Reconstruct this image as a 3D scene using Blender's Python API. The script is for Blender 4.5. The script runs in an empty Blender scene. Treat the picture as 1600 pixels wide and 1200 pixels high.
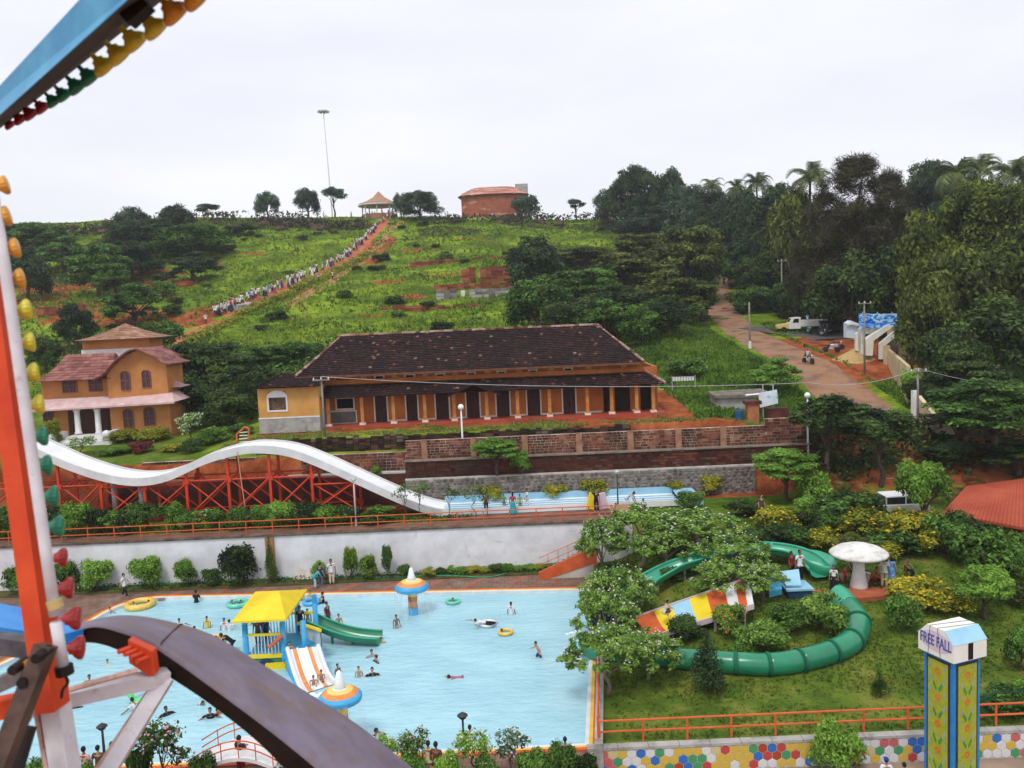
import bpy,math,random
import numpy as np
from mathutils import Vector,Matrix,noise as mnoise
random.seed(7);rng=np.random.default_rng(7)
R_=math.radians
C=bpy.context.scene.collection
S=bpy.context.scene

# ------------------------------------------------------------------ camera
FPX,PITCH,ROLL,CAMZ=1300.0,R_(5.2),R_(2.5),17.0
_R0,_F=Vector((1,0,0)),Vector((0,math.cos(PITCH),-math.sin(PITCH)))
_U0=_R0.cross(_F)
CR=_R0*math.cos(ROLL)-_U0*math.sin(ROLL)
CU=_R0*math.sin(ROLL)+_U0*math.cos(ROLL)
cam_d=bpy.data.cameras.new('camera');cam=bpy.data.objects.new('camera',cam_d);C.objects.link(cam)
cam_d.sensor_width=36;cam_d.lens=36*FPX/1600;cam_d.clip_end=3000;cam_d.clip_start=0.05
cam.matrix_world=Matrix(((CR.x,CU.x,-_F.x,0),(CR.y,CU.y,-_F.y,0),(CR.z,CU.z,-_F.z,CAMZ),(0,0,0,1)))
S.camera=cam
cam_d.dof.use_dof=True;cam_d.dof.focus_distance=62;cam_d.dof.aperture_fstop=5.0

# ------------------------------------------------------------------ world, sun, exposure
SUN_EL,SUN_AZ=R_(58),R_(200)
w=bpy.data.worlds.new('World');S.world=w;w.use_nodes=True
nt=w.node_tree;nt.nodes.clear();N=nt.nodes.new;L=nt.links.new
sky=N('ShaderNodeTexSky');sky.sky_type='NISHITA';sky.sun_disc=False
sky.sun_elevation=SUN_EL;sky.sun_rotation=SUN_AZ;sky.air_density=1.2;sky.dust_density=4
b1=N('ShaderNodeBackground');b1.inputs[1].default_value=0.1;L(sky.outputs[0],b1.inputs[0])
tc=N('ShaderNodeTexCoord');mp=N('ShaderNodeMapping');mp.inputs['Scale'].default_value=(1.2,1.2,4.5)
L(tc.outputs['Generated'],mp.inputs[0])
nz=N('ShaderNodeTexNoise');nz.inputs['Scale'].default_value=1.6;nz.inputs['Detail'].default_value=6;nz.inputs['Roughness'].default_value=.5
L(mp.outputs[0],nz.inputs[0])
cr=N('ShaderNodeValToRGB');cr.color_ramp.elements[0].position=.32;cr.color_ramp.elements[1].position=.68
cr.color_ramp.elements[0].color=(0.71,0.725,0.80,1);cr.color_ramp.elements[1].color=(0.84,0.845,0.89,1)
L(nz.outputs[0],cr.inputs[0])
b2=N('ShaderNodeBackground');b2.inputs[1].default_value=1.0;L(cr.outputs[0],b2.inputs[0])
mx=N('ShaderNodeMixShader');mx.inputs[0].default_value=0.93
L(b1.outputs[0],mx.inputs[1]);L(b2.outputs[0],mx.inputs[2])
wo=N('ShaderNodeOutputWorld');L(mx.outputs[0],wo.inputs[0])
sd=bpy.data.lights.new('sun','SUN');sd.energy=1.3;sd.angle=R_(14);sd.color=(1,.965,.9)
sun=bpy.data.objects.new('sun',sd);C.objects.link(sun)
_sv=Vector((math.sin(SUN_AZ)*math.cos(SUN_EL),math.cos(SUN_AZ)*math.cos(SUN_EL),math.sin(SUN_EL)))
sun.rotation_euler=_sv.to_track_quat('Z','Y').to_euler()
S.view_settings.view_transform='Standard';S.view_settings.look='None'
S.view_settings.exposure=0.38;S.view_settings.gamma=1
S.render.engine='CYCLES'
S.cycles.max_bounces=6;S.cycles.transparent_max_bounces=8;S.cycles.diffuse_bounces=3;S.cycles.glossy_bounces=2
S.cycles.transmission_bounces=4;S.cycles.volume_bounces=0;S.cycles.use_denoising=True
S.cycles.use_adaptive_sampling=True;S.cycles.sample_clamp_indirect=4

# ------------------------------------------------------------------ pixels to places (photograph pixels, 1600 x 1200)
CAM=Vector((0,0,CAMZ))
def ray(px,py):
    v=_F*FPX+CR*(px-800)-CU*(py-600)
    return v/v.y
def P(px,py,Y):return CAM+ray(px,py)*Y
def PZ(px,py,z):
    r=ray(px,py);return CAM+r*((z-CAMZ)/r.z)

# ------------------------------------------------------------------ the lie of the land
def sstep(a,b,v):
    t=np.clip((v-a)/(b-a),0,1);return t*t*(3-2*t)
_rd=[(1400,676,64),(1350,640,71),(1300,600,78),(1262,570,83),(1212,545,93),(1152,515,108),(1117,470,140),(1127,430,165),(1150,402,190),(1160,395,205)]
ROAD=[P(*q)for q in _rd]
_ry=np.array([p.y for p in ROAD]);_rx=np.array([p.x for p in ROAD]);_rz=np.array([p.z for p in ROAD])
MY=30.1  # where the tiled wall stands
_pf,_pn=PZ(926,922,0),PZ(914,1163,0)
def XB(y):return _pn.x+.42+(np.clip(y,26,53)-_pn.y)*(_pf.x-_pn.x)/(_pf.y-_pn.y)  # the line between the pool deck and the garden
def H(x,y):
    x=np.asarray(x,float);y=np.asarray(y,float)
    cz=np.interp(x,[-200,-130,-49,0,16,60,130,220],[45,44,42.3,40.2,38.6,36,33,31])
    prof=np.interp(y,[61.5,66,80,100,120,165,205,213,240,300,440],[8.0,8.35,9.1,12.9,17,28.6,39,41.2,41.6,39,30])
    hl=np.where(y>120,17+(prof-17)*(cz-17)/24.2,prof)
    und=(np.sin(x*.11+y*.05)*.5+np.sin(x*.05-y*.13+2)*.6+np.sin(x*.31+y*.27)*.16)*sstep(84,110,y)*(1-.6*sstep(200,214,y))
    hl=hl+und
    left=np.interp(y,[61.5,76,90,105,120],[7.0,7.7,11,14,17])
    hl=np.where(y<120,hl+(left-hl)*sstep(-19,-25,x)*(y<120),hl)
    # the valley of the road, and the land to the right of it
    rx=np.interp(y,_ry,_rx);rz=np.interp(y,list(_ry)+[240,320],list(_rz)+[31,31])
    d=x-rx
    wl=1-sstep(3.2,15,-d);wr=1-sstep(45,110,d)
    wroad=np.where(d<0,wl,wr)
    rgt=rz+sstep(4,30,d)*1.5*sstep(100,140,y)
    up=hl+(rgt-hl)*wroad
    rp=np.interp(y,[31,33,43,50,54,57,61.5,66,72],[.24,.3,1.8,2.9,3.2,4.6,6.3,6.9,7.3])
    up_r=rp+(up-rp)*sstep(62,74,y)
    lo=np.interp(y,[53,56.2,58.8,59.3,59.7,61.3,61.5],[3,3.02,3.05,3.1,6.1,6.6,7.0])
    lo2=np.interp(y,[53,56.2,59.6,60.3,60.5,61.5],[3,3.02,3.1,3.2,6.6,7.0]);lo=np.where(x<-7.4,lo2,lo)
    upl=np.where(y>=61.5,up,lo)
    k=sstep(18.5,23,x)
    z=upl+(up_r-upl)*k
    gz=.24+(rp-.24)*sstep(.2,7,x-XB(y))
    z=np.where(y<53.02,np.where(x>XB(y),gz,-1.7),z)
    z=np.where((y>=53.02)&(y<61.5)&(x>10.5),np.where(y<57,np.minimum(z,rp+.1),z),z)
    z=np.where(y<MY+.02,np.where(x>XB(y),-.8,-1.7),z)
    return z
def h1(x,y):return float(H(x,y))
def G(px,py,y0=31.5,y1=330):
    """the ground seen at a photograph pixel"""
    r=ray(px,py);ys=np.arange(y0,y1,.25)
    zz=CAMZ+r.z*ys;hh=H(r.x*ys,ys)
    k=np.nonzero(zz<=hh)[0]
    Y=ys[k[0]]if len(k)else y1
    p=CAM+r*float(Y);p.z=h1(p.x,p.y);return p

def GA(px,py,hgt=0,y0=30.5,y1=330):
    """the point seen at a photograph pixel that is hgt above the ground"""
    r=ray(px,py);ys=np.arange(y0,y1,.1);k=np.nonzero(CAMZ+r.z*ys<=H(r.x*ys,ys)+hgt)[0]
    return CAM+r*float(ys[k[0]]if len(k)else y1)

# ------------------------------------------------------------------ things, parts, meshes
def put(o,parent=None):
    C.objects.link(o)
    if parent is not None:o.parent=parent
    return o
def wl(o):
    v=Vector((0,0,0))
    while o is not None:v=v+o.location;o=o.parent
    return v
def tag(o,label=None,cat=None,group=None,kind=None):
    if label:o['label']=label
    if cat:o['category']=cat
    if group:o['group']=group
    if kind:o['kind']=kind
    return o
def thing(name,label,cat,loc=(0,0,0),group=None,rz=0):
    o=bpy.data.objects.new(name,None);o.empty_display_size=.2;put(o)
    o.location=loc;o.rotation_euler=(0,0,rz);return tag(o,label,cat,group)
class MB:
    def __init__(s):s.v=[];s.f=[];s.m=[];s.mi=0;s.sm=[];s.smooth=False
    def add(s,vs,fs):
        n=len(s.v);s.v.extend([tuple(q)for q in vs])
        for f in fs:s.f.append([i+n for i in f]);s.m.append(s.mi);s.sm.append(s.smooth)
        return s
    def box(s,c,d,rz=0,rx=0,ry=0):
        x,y,z=d[0]/2,d[1]/2,d[2]/2
        M=Matrix.Rotation(rz,3,'Z')@Matrix.Rotation(ry,3,'Y')@Matrix.Rotation(rx,3,'X');c=Vector(c)
        vs=[c+M@Vector(q)for q in ((-x,-y,-z),(x,-y,-z),(x,y,-z),(-x,y,-z),(-x,-y,z),(x,-y,z),(x,y,z),(-x,y,z))]
        return s.add(vs,[(0,3,2,1),(4,5,6,7),(0,1,5,4),(1,2,6,5),(2,3,7,6),(3,0,4,7)])
    def b2(s,a,b):
        return s.box([(a[i]+b[i])/2 for i in range(3)],[abs(b[i]-a[i])for i in range(3)])
    def tube(s,pts,rad,n=8,caps=True,sx=1,up=None):
        pts=[Vector(p)for p in pts];rad=rad if hasattr(rad,'__len__')else [rad]*len(pts)
        vs=[];u=None
        for i,p in enumerate(pts):
            t=(pts[min(i+1,len(pts)-1)]-pts[max(i-1,0)]);t=t.normalized()if t.length>1e-9 else Vector((0,0,1))
            if up is not None:u=t.cross(Vector(up)).normalized()
            elif u is None:u=t.orthogonal().normalized()
            else:u=(u-t*u.dot(t));u=u.normalized()if u.length>1e-6 else t.orthogonal().normalized()
            b=t.cross(u)
            for k in range(n):
                a=2*math.pi*(k+.5)/n;vs.append(p+(u*math.cos(a)*sx+b*math.sin(a))*rad[i])
        fs=[]
        for i in range(len(pts)-1):
            for k in range(n):k2=(k+1)%n;fs.append((i*n+k,i*n+k2,(i+1)*n+k2,(i+1)*n+k))
        if caps:fs.append(tuple(range(n))[::-1]);fs.append(tuple((len(pts)-1)*n+k for k in range(n)))
        return s.add(vs,fs)
    def bar(s,a,b,w,n=4):return s.tube([a,b],w*(.7071 if n==4 else .5),n)
    def lathe(s,prof,c=(0,0,0),n=20,M=None):
        c=Vector(c);vs=[]
        for r,z in prof:
            for k in range(n):
                a=2*math.pi*k/n;q=Vector((r*math.cos(a),r*math.sin(a),z));vs.append(c+(M@q if M else q))
        fs=[(i*n+k,i*n+(k+1)%n,(i+1)*n+(k+1)%n,(i+1)*n+k)for i in range(len(prof)-1)for k in range(n)]
        fs.append(tuple(range(n))[::-1]);fs.append(tuple((len(prof)-1)*n+k for k in range(n)))
        return s.add(vs,fs)
    def ball(s,c,r,n=10,m=6,M=None):
        r=r if hasattr(r,'__len__')else (r,r,r);c=Vector(c)
        vs=[]
        for i in range(m+1):
            t=math.pi*(i+.001)/(m+.002);
            for k in range(n):
                a=2*math.pi*k/n;q=Vector((r[0]*math.sin(t)*math.cos(a),r[1]*math.sin(t)*math.sin(a),-r[2]*math.cos(t)));vs.append(c+(M@q if M else q))
        fs=[(i*n+k,i*n+(k+1)%n,(i+1)*n+(k+1)%n,(i+1)*n+k)for i in range(m)for k in range(n)]
        return s.add(vs,fs)
    def prism(s,poly,y0,y1,axis='y'):
        """a polygon in x,z drawn out along y (or x,y along z)"""
        n=len(poly)
        if axis=='y':vs=[(a,y0,b)for a,b in poly]+[(a,y1,b)for a,b in poly]
        elif axis=='z':vs=[(a,b,y0)for a,b in poly]+[(a,b,y1)for a,b in poly]
        else:vs=[(y0,a,b)for a,b in poly]+[(y1,a,b)for a,b in poly]
        return s.add(vs,[tuple(range(n)),tuple(range(2*n-1,n-1,-1))]+[(i,i+n,(i+1)%n+n,(i+1)%n)for i in range(n)])
    def quad(s,*q):return s.add(q,[tuple(range(len(q)))])
    def slab(s,top,th):
        """a sheet of given top corners with thickness straight down"""
        n=len(top);top=[Vector(t)for t in top];bot=[t-Vector((0,0,th))for t in top]
        return s.add(top+bot,[tuple(range(n)),tuple(range(2*n-1,n-1,-1))]+[(i,i+n,(i+1)%n+n,(i+1)%n)for i in range(n)])
    def build(s,name,mats,parent=None,world=True,kind=None,bevel=0,fix=True):
        off=wl(parent)if (parent is not None and world)else Vector((0,0,0))
        me=bpy.data.meshes.new(name)
        me.from_pydata([(v[0]-off.x,v[1]-off.y,v[2]-off.z)for v in s.v],[],s.f)
        for m in (mats if isinstance(mats,(list,tuple))else [mats]):me.materials.append(m)
        me.polygons.foreach_set('material_index',s.m);me.polygons.foreach_set('use_smooth',s.sm)
        if fix:
            import bmesh
            bm=bmesh.new();bm.from_mesh(me);bmesh.ops.recalc_face_normals(bm,faces=bm.faces);bm.to_mesh(me);bm.free()
        me.update()
        o=bpy.data.objects.new(name,me);put(o,parent)
        if kind:o['kind']=kind
        if bevel:
            md=o.modifiers.new('bevel','BEVEL');md.width=bevel;md.segments=2;md.limit_method='ANGLE'
        return o
def npmesh(name,V,F,mats,mi=None):
    """V (n,3), F (m,k) arrays -> mesh"""
    me=bpy.data.meshes.new(name);k=F.shape[1]
    me.vertices.add(len(V));me.vertices.foreach_set('co',V.astype(np.float32).ravel())
    me.loops.add(F.size);me.loops.foreach_set('vertex_index',F.astype(np.int32).ravel())
    me.polygons.add(len(F));me.polygons.foreach_set('loop_start',(np.arange(len(F))*k).astype(np.int32))
    for m in mats:me.materials.append(m)
    if mi is not None:me.polygons.foreach_set('material_index',mi.astype(np.int32))
    me.update(calc_edges=True);me.validate();return me
def inst(name,me,parent=None,loc=(0,0,0),rot=(0,0,0),sc=(1,1,1),color=None):
    o=bpy.data.objects.new(name,me);o.location=loc;o.rotation_euler=rot;o.scale=sc
    if color is not None:o.color=(*color,1)
    return put(o,parent)

# ------------------------------------------------------------------ materials
def _base(name):
    m=bpy.data.materials.new(name);m.use_nodes=True;n=m.node_tree
    return m,n,n.nodes['Principled BSDF'],n.nodes['Material Output']
def ramp(n,cols,pos=None,const=False):
    r=n.nodes.new('ShaderNodeValToRGB');e=r.color_ramp.elements
    if const:r.color_ramp.interpolation='CONSTANT'
    k=len(cols);pos=pos or [i/max(k-(0 if const else 1),1)for i in range(k)]
    while len(e)<k:e.new(.5)
    for i in range(k):e[i].position=pos[i];e[i].color=(*cols[i],1)
    return r
def noise(n,scale,detail=4,rough=.55,coord='Object',vec=(1,1,1)):
    t=n.nodes.new('ShaderNodeTexCoord');mpn=n.nodes.new('ShaderNodeMapping');mpn.inputs['Scale'].default_value=vec
    q=n.nodes.new('ShaderNodeTexNoise');q.inputs['Scale'].default_value=scale;q.inputs['Detail'].default_value=detail;q.inputs['Roughness'].default_value=rough
    if coord=='World':
        g=n.nodes.new('ShaderNodeNewGeometry');n.links.new(g.outputs['Position'],mpn.inputs[0])
    else:n.links.new(t.outputs[coord],mpn.inputs[0])
    n.links.new(mpn.outputs[0],q.inputs[0]);return q
def addbump(n,bs,strength,scale,dist=.05,vec=(1,1,1),coord='World'):
    q=noise(n,scale,5,.6,coord,vec);b=n.nodes.new('ShaderNodeBump');b.inputs['Strength'].default_value=strength;b.inputs['Distance'].default_value=dist
    n.links.new(q.outputs[0],b.inputs['Height']);n.links.new(b.outputs[0],bs.inputs['Normal'])
def mat(name,c1,c2=None,c3=None,scale=2,rough=.75,bump=0,bscale=20,spec=.3,metal=0,lo=.3,hi=.7,vec=(1,1,1),coord='World',bdist=.03):
    m,n,bs,out=_base(name)
    bs.inputs['Roughness'].default_value=rough;bs.inputs['Specular IOR Level'].default_value=spec;bs.inputs['Metallic'].default_value=metal
    if c2 is None:c2=tuple(min(1,q*1.18)for q in c1);c1=tuple(q*.84 for q in c1)
    cols=[c1,c2]+([c3]if c3 else [])
    r=ramp(n,cols,[lo,hi]if not c3 else [lo,(lo+hi)/2,hi])
    n.links.new(noise(n,scale,6,.6,coord,vec).outputs[0],r.inputs[0]);n.links.new(r.outputs[0],bs.inputs['Base Color'])
    if bump:addbump(n,bs,bump,bscale,bdist,coord=coord)
    return m
def mixin(m,col,scale,lo,hi,vec=(1,1,1),coord='World',amount=1,bw=.05):
    """stains: blend col over what drives the base colour"""
    n=m.node_tree;bs=n.nodes['Principled BSDF'];lk=bs.inputs['Base Color'].links[0];src=lk.from_socket
    q=noise(n,scale,6,.65,coord,vec);r=ramp(n,[(0,0,0),(amount,)*3],[lo,hi]);n.links.new(q.outputs[0],r.inputs[0])
    mxn=n.nodes.new('ShaderNodeMixRGB');n.links.new(r.outputs[0],mxn.inputs[0]);n.links.new(src,mxn.inputs[1]);mxn.inputs[2].default_value=(*col,1)
    n.links.new(mxn.outputs[0],bs.inputs['Base Color']);return m
def mat_island(name,cols,pos=None,rough=.8,spec=.2,const=False,nscale=.8,namt=.25,bump=0,bscale=30):
    m,n,bs,out=_base(name);bs.inputs['Roughness'].default_value=rough;bs.inputs['Specular IOR Level'].default_value=spec
    g=n.nodes.new('ShaderNodeNewGeometry');r=ramp(n,cols,pos,const);n.links.new(g.outputs['Random Per Island'],r.inputs[0])
    q=noise(n,nscale,4,.6,'World');r2=ramp(n,[(1-namt,)*3,(1+namt*.6,)*3],[.3,.7]);n.links.new(q.outputs[0],r2.inputs[0])
    mu=n.nodes.new('ShaderNodeMixRGB');mu.blend_type='MULTIPLY';mu.inputs[0].default_value=1
    n.links.new(r.outputs[0],mu.inputs[1]);n.links.new(r2.outputs[0],mu.inputs[2]);n.links.new(mu.outputs[0],bs.inputs['Base Color'])
    if bump:addbump(n,bs,bump,bscale)
    return m
def fol(name,dark,mid,light,trans=.3,nscale=.35,rough=.7):
    """leaves: a colour of its own for each leaf, drifting slowly over the crown"""
    m=bpy.data.materials.new(name);m.use_nodes=True;n=m.node_tree;n.nodes.clear()
    g=n.nodes.new('ShaderNodeNewGeometry');q=noise(n,nscale,3,.6,'World')
    ad=n.nodes.new('ShaderNodeMath');ad.operation='MULTIPLY_ADD';ad.inputs[1].default_value=1.5;ad.inputs[2].default_value=-.5
    n.links.new(q.outputs[0],ad.inputs[0])
    av=n.nodes.new('ShaderNodeMath');av.operation='ADD';n.links.new(ad.outputs[0],av.inputs[0])
    sc=n.nodes.new('ShaderNodeMath');sc.operation='MULTIPLY';sc.inputs[1].default_value=.55;n.links.new(g.outputs['Random Per Island'],sc.inputs[0])
    n.links.new(sc.outputs[0],av.inputs[1])
    r=ramp(n,[dark,mid,light],[.1,.45,.95]);n.links.new(av.outputs[0],r.inputs[0])
    d=n.nodes.new('ShaderNodeBsdfPrincipled');d.inputs['Roughness'].default_value=rough;d.inputs['Specular IOR Level'].default_value=.25
    t=n.nodes.new('ShaderNodeBsdfTranslucent');mxn=n.nodes.new('ShaderNodeMixShader');mxn.inputs[0].default_value=trans
    n.links.new(r.outputs[0],d.inputs['Base Color']);n.links.new(r.outputs[0],t.inputs[0])
    n.links.new(d.outputs[0],mxn.inputs[1]);n.links.new(t.outputs[0],mxn.inputs[2])
    o=n.nodes.new('ShaderNodeOutputMaterial');n.links.new(mxn.outputs[0],o.inputs[0]);return m
def mat_obj(name,rough=.85,spec=.2,var=.2,scale=8):
    m,n,bs,out=_base(name);bs.inputs['Roughness'].default_value=rough;bs.inputs['Specular IOR Level'].default_value=spec
    oi=n.nodes.new('ShaderNodeObjectInfo');q=noise(n,scale,4,.6,'Object');r2=ramp(n,[(1-var,)*3,(1+var*.5,)*3],[.3,.7]);n.links.new(q.outputs[0],r2.inputs[0])
    mu=n.nodes.new('ShaderNodeMixRGB');mu.blend_type='MULTIPLY';mu.inputs[0].default_value=1
    n.links.new(oi.outputs['Color'],mu.inputs[1]);n.links.new(r2.outputs[0],mu.inputs[2]);n.links.new(mu.outputs[0],bs.inputs['Base Color'])
    return m
RED=mat('red_painted_steel',(.5,.03,.012),(.62,.07,.02),scale=1.5,rough=.5,bump=.2)
ORANGE=mat('orange_red_paint',(.52,.085,.02),(.68,.14,.045),scale=2,rough=.55)
mixin(ORANGE,(.25,.08,.04),6,.6,.72)
WHITE=mat('white_paint',(.62,.62,.63),(.8,.8,.8),scale=1.5,rough=.5)
GALV=mat('galvanised_steel',(.38,.39,.4),(.55,.56,.57),scale=6,rough=.45,metal=.3)
DARKM=mat('dark_metal',(.02,.02,.025),(.05,.05,.055),scale=5,rough=.5)
BARK=mat('bark',(.045,.03,.02),(.12,.085,.06),scale=4,rough=.9,bump=.5,bscale=8,vec=(3,3,1))
PALEBARK=mat('pale_bark',(.12,.09,.07),(.25,.2,.16),scale=5,rough=.9)
CONC=mat('concrete',(.3,.29,.27),(.46,.45,.42),scale=1.2,rough=.9,bump=.3)
mixin(CONC,(.1,.09,.07),.9,.5,.7,amount=.7)
BLACK=mat('dark_interior',(.006,.005,.005),(.012,.01,.009),rough=.9)
# ================================================================== the ground
def ground_material():
    m,n,bs,out=_base('ground');bs.inputs['Roughness'].default_value=.95;bs.inputs['Specular IOR Level'].default_value=.1
    at=n.nodes.new('ShaderNodeVertexColor');at.layer_name='cover';sp=n.nodes.new('ShaderNodeSeparateColor');n.links.new(at.outputs[0],sp.inputs[0])
    def nn(s,d=6,v=(1,1,1)):return noise(n,s,d,.65,'World',v)
    gr=ramp(n,[(.03,.06,.01),(.10,.18,.014),(.22,.33,.02),(.34,.33,.06)],[.27,.44,.58,.76]);n.links.new(nn(.13,8).outputs[0],gr.inputs[0])
    fine=ramp(n,[(.5,.52,.45),(1.2,1.15,1.05)],[.32,.66]);n.links.new(nn(1.1,8,(1,1.6,2.5)).outputs[0],fine.inputs[0])
    mu=n.nodes.new('ShaderNodeMixRGB');mu.blend_type='MULTIPLY';mu.inputs[0].default_value=.9;n.links.new(gr.outputs[0],mu.inputs[1]);n.links.new(fine.outputs[0],mu.inputs[2])
    lawn=ramp(n,[(.045,.085,.012),(.1,.16,.018),(.2,.22,.04),(.24,.13,.05)],[.3,.48,.63,.78]);n.links.new(nn(.5,8).outputs[0],lawn.inputs[0])
    ml=n.nodes.new('ShaderNodeMixRGB');n.links.new(sp.outputs[2],ml.inputs[0]);n.links.new(mu.outputs[0],ml.inputs[1]);n.links.new(lawn.outputs[0],ml.inputs[2])
    soil=ramp(n,[(.13,.03,.012),(.32,.085,.03),(.46,.17,.075)],[.3,.5,.75]);n.links.new(nn(.7,8).outputs[0],soil.inputs[0])
    def masked(prev,chan,colr,ns,amt):
        q=nn(ns,6);a=n.nodes.new('ShaderNodeMath');a.operation='MULTIPLY_ADD';a.inputs[1].default_value=amt;a.inputs[2].default_value=-amt/2;n.links.new(q.outputs[0],a.inputs[0])
        b=n.nodes.new('ShaderNodeMath');b.operation='ADD';n.links.new(a.outputs[0],b.inputs[0]);n.links.new(chan,b.inputs[1])
        r=ramp(n,[(0,0,0),(1,1,1)],[.42,.58]);n.links.new(b.outputs[0],r.inputs[0])
        mm=n.nodes.new('ShaderNodeMixRGB');n.links.new(r.outputs[0],mm.inputs[0]);n.links.new(prev,mm.inputs[1]);n.links.new(colr,mm.inputs[2]);return mm.outputs[0]
    c=masked(ml.outputs[0],sp.outputs[0],soil.outputs[0],.5,1.1)
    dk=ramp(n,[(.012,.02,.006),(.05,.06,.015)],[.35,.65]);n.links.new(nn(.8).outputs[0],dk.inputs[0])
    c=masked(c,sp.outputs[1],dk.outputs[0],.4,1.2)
    st=ramp(n,[(.62,.58,.5),(1,1,1),(1.05,.98,.8)],[.3,.5,.72]);n.links.new(nn(.09,7,(1,3.5,1)).outputs[0],st.inputs[0]);mz=n.nodes.new('ShaderNodeMixRGB');mz.blend_type='MULTIPLY';mz.inputs[0].default_value=1;n.links.new(c,mz.inputs[1]);n.links.new(st.outputs[0],mz.inputs[2]);c=mz.outputs[0]
    n.links.new(c,bs.inputs['Base Color']);addbump(n,bs,.8,2.2,.35);return m
GROUND=ground_material()
def axis(pts):
    out=[]
    for (a,st),(b,_)in zip(pts[:-1],pts[1:]):out+=list(np.arange(a,b-1e-6,st))
    return out+[pts[-1][0]]
xs=np.array(sorted(set(np.round(axis([(-700,60),(-280,12),(-140,4),(-60,1.2),(60,4),(140,12),(280,60),(700,1)]),3))|set(np.round(np.arange(3,7.2,.15),3))))
ys=np.array(sorted(set(np.round(axis([(-60,10),(20,1.5),(62,.8),(120,1.6),(216,4),(300,20),(700,60),(1500,1)]),3))|{MY,MY+.04,59.3,59.7,60.3,60.5,53.0,53.04,57.9,58.1,61.48,61.52}))
XX,YY=np.meshgrid(xs,ys);ZZ=H(XX,YY)
far=YY>440;ZZ=np.where(far,30-(YY-440)*.02,ZZ)
far=sstep(230,420,np.abs(XX));ZZ=ZZ*(1-far)+(ZZ*.75)*far
jit=rng.normal(0,.06,ZZ.shape)*sstep(84,100,YY);ZZ=ZZ+jit
nx,ny=len(xs),len(ys)
V=np.stack([XX.ravel(),YY.ravel(),ZZ.ravel()],1)
ii=np.arange(nx*ny).reshape(ny,nx)
Fq=np.stack([ii[:-1,:-1].ravel(),ii[:-1,1:].ravel(),ii[1:,1:].ravel(),ii[1:,:-1].ravel()],1)
gme=npmesh('ground',V,Fq,[GROUND]);ground=inst('ground',gme);tag(ground,kind='structure')
gme.polygons.foreach_set('use_smooth',np.ones(len(Fq),bool))
# what covers the ground: r bare laterite, g dark undergrowth, b mown lawn
cov=np.zeros((nx*ny,4));cov[:,3]=1
xf,yf=V[:,0],V[:,1]
rr=np.hypot((xf-4)/24,(yf-66)/5.6);yard=(yf>61.4)&(yf<84)&(xf>-24)&(xf<21)
cov[yard,0]=.25
cov[:,0]=np.maximum(cov[:,0],np.where(yard&(xf>-20)&(yf<65)&(yf>62.8),.72,0))
cov[:,0]=np.maximum(cov[:,0],np.where((xf>4)&(xf<19)&(yf>61.4)&(yf<76),.95*(1-sstep(15,20,xf)),0))
cov[:,0]=np.maximum(cov[:,0],np.where((xf>20)&(yf>53)&(yf<63),.6,0));cov[:,1]=np.maximum(cov[:,1],np.where((xf>20)&(yf>53)&(yf<64),.5,0))
cov[:,0]=np.maximum(cov[:,0],np.where((yf>57.6)&(yf<61.4)&(xf<21),.7,0))
cov[:,1]=np.maximum(cov[:,1],np.where((yf>53)&(yf<57.5)&(xf<21),.4,0))
lawnm=(xf>XB(yf))&(yf<54)&(yf>MY)
cov[lawnm,2]=1;cov[(yf<MY+.03),0]=.6
cov[(xf<-24)&(yf>60)&(yf<86),2]=.8
cov[:,0]=np.maximum(cov[:,0],np.where((yf>77)&(yf<97)&(xf>np.interp(yf,_ry,_rx)+2)&(xf<np.interp(yf,_ry,_rx)+17),.62,0))
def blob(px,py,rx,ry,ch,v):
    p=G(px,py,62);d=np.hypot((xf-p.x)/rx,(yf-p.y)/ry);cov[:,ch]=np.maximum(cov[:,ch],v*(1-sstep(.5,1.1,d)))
for q in [(120,480,12,8),(60,470,8,6),(265,445,8,7),(240,430,7,5),(150,490,10,6),(210,500,8,6),(300,500,4,5),(345,480,4,3),(605,440,4,2.2),(640,465,3.5,1.8),(560,412,4,3),(577,495,2.5,1.5),(460,500,2,2),(600,380,3,9),(565,395,3,8),(520,430,2.5,4),(480,455,2,4),(640,392,3,2),(330,415,3,1.5),(870,385,4,2),(90,450,10,5),(200,470,9,5),(590,400,2.5,9),(700,430,7,1.4),(660,390,6,1),(750,375,8,1),(430,430,5,1.2),(390,395,5,1.2)]:blob(*q,0,.85)
for q in [(1290,542,9,6),(1345,572,5,5),(1250,535,6,4)]:blob(*q,0,1)
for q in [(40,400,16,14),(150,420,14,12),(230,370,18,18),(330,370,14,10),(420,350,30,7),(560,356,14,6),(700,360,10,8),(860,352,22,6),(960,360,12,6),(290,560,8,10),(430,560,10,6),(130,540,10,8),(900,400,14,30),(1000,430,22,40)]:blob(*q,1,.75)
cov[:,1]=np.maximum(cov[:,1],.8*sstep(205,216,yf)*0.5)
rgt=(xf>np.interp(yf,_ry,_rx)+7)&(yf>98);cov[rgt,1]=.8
ca=gme.color_attributes.new('cover','FLOAT_COLOR','POINT');ca.data.foreach_set('color',cov.ravel())

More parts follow.
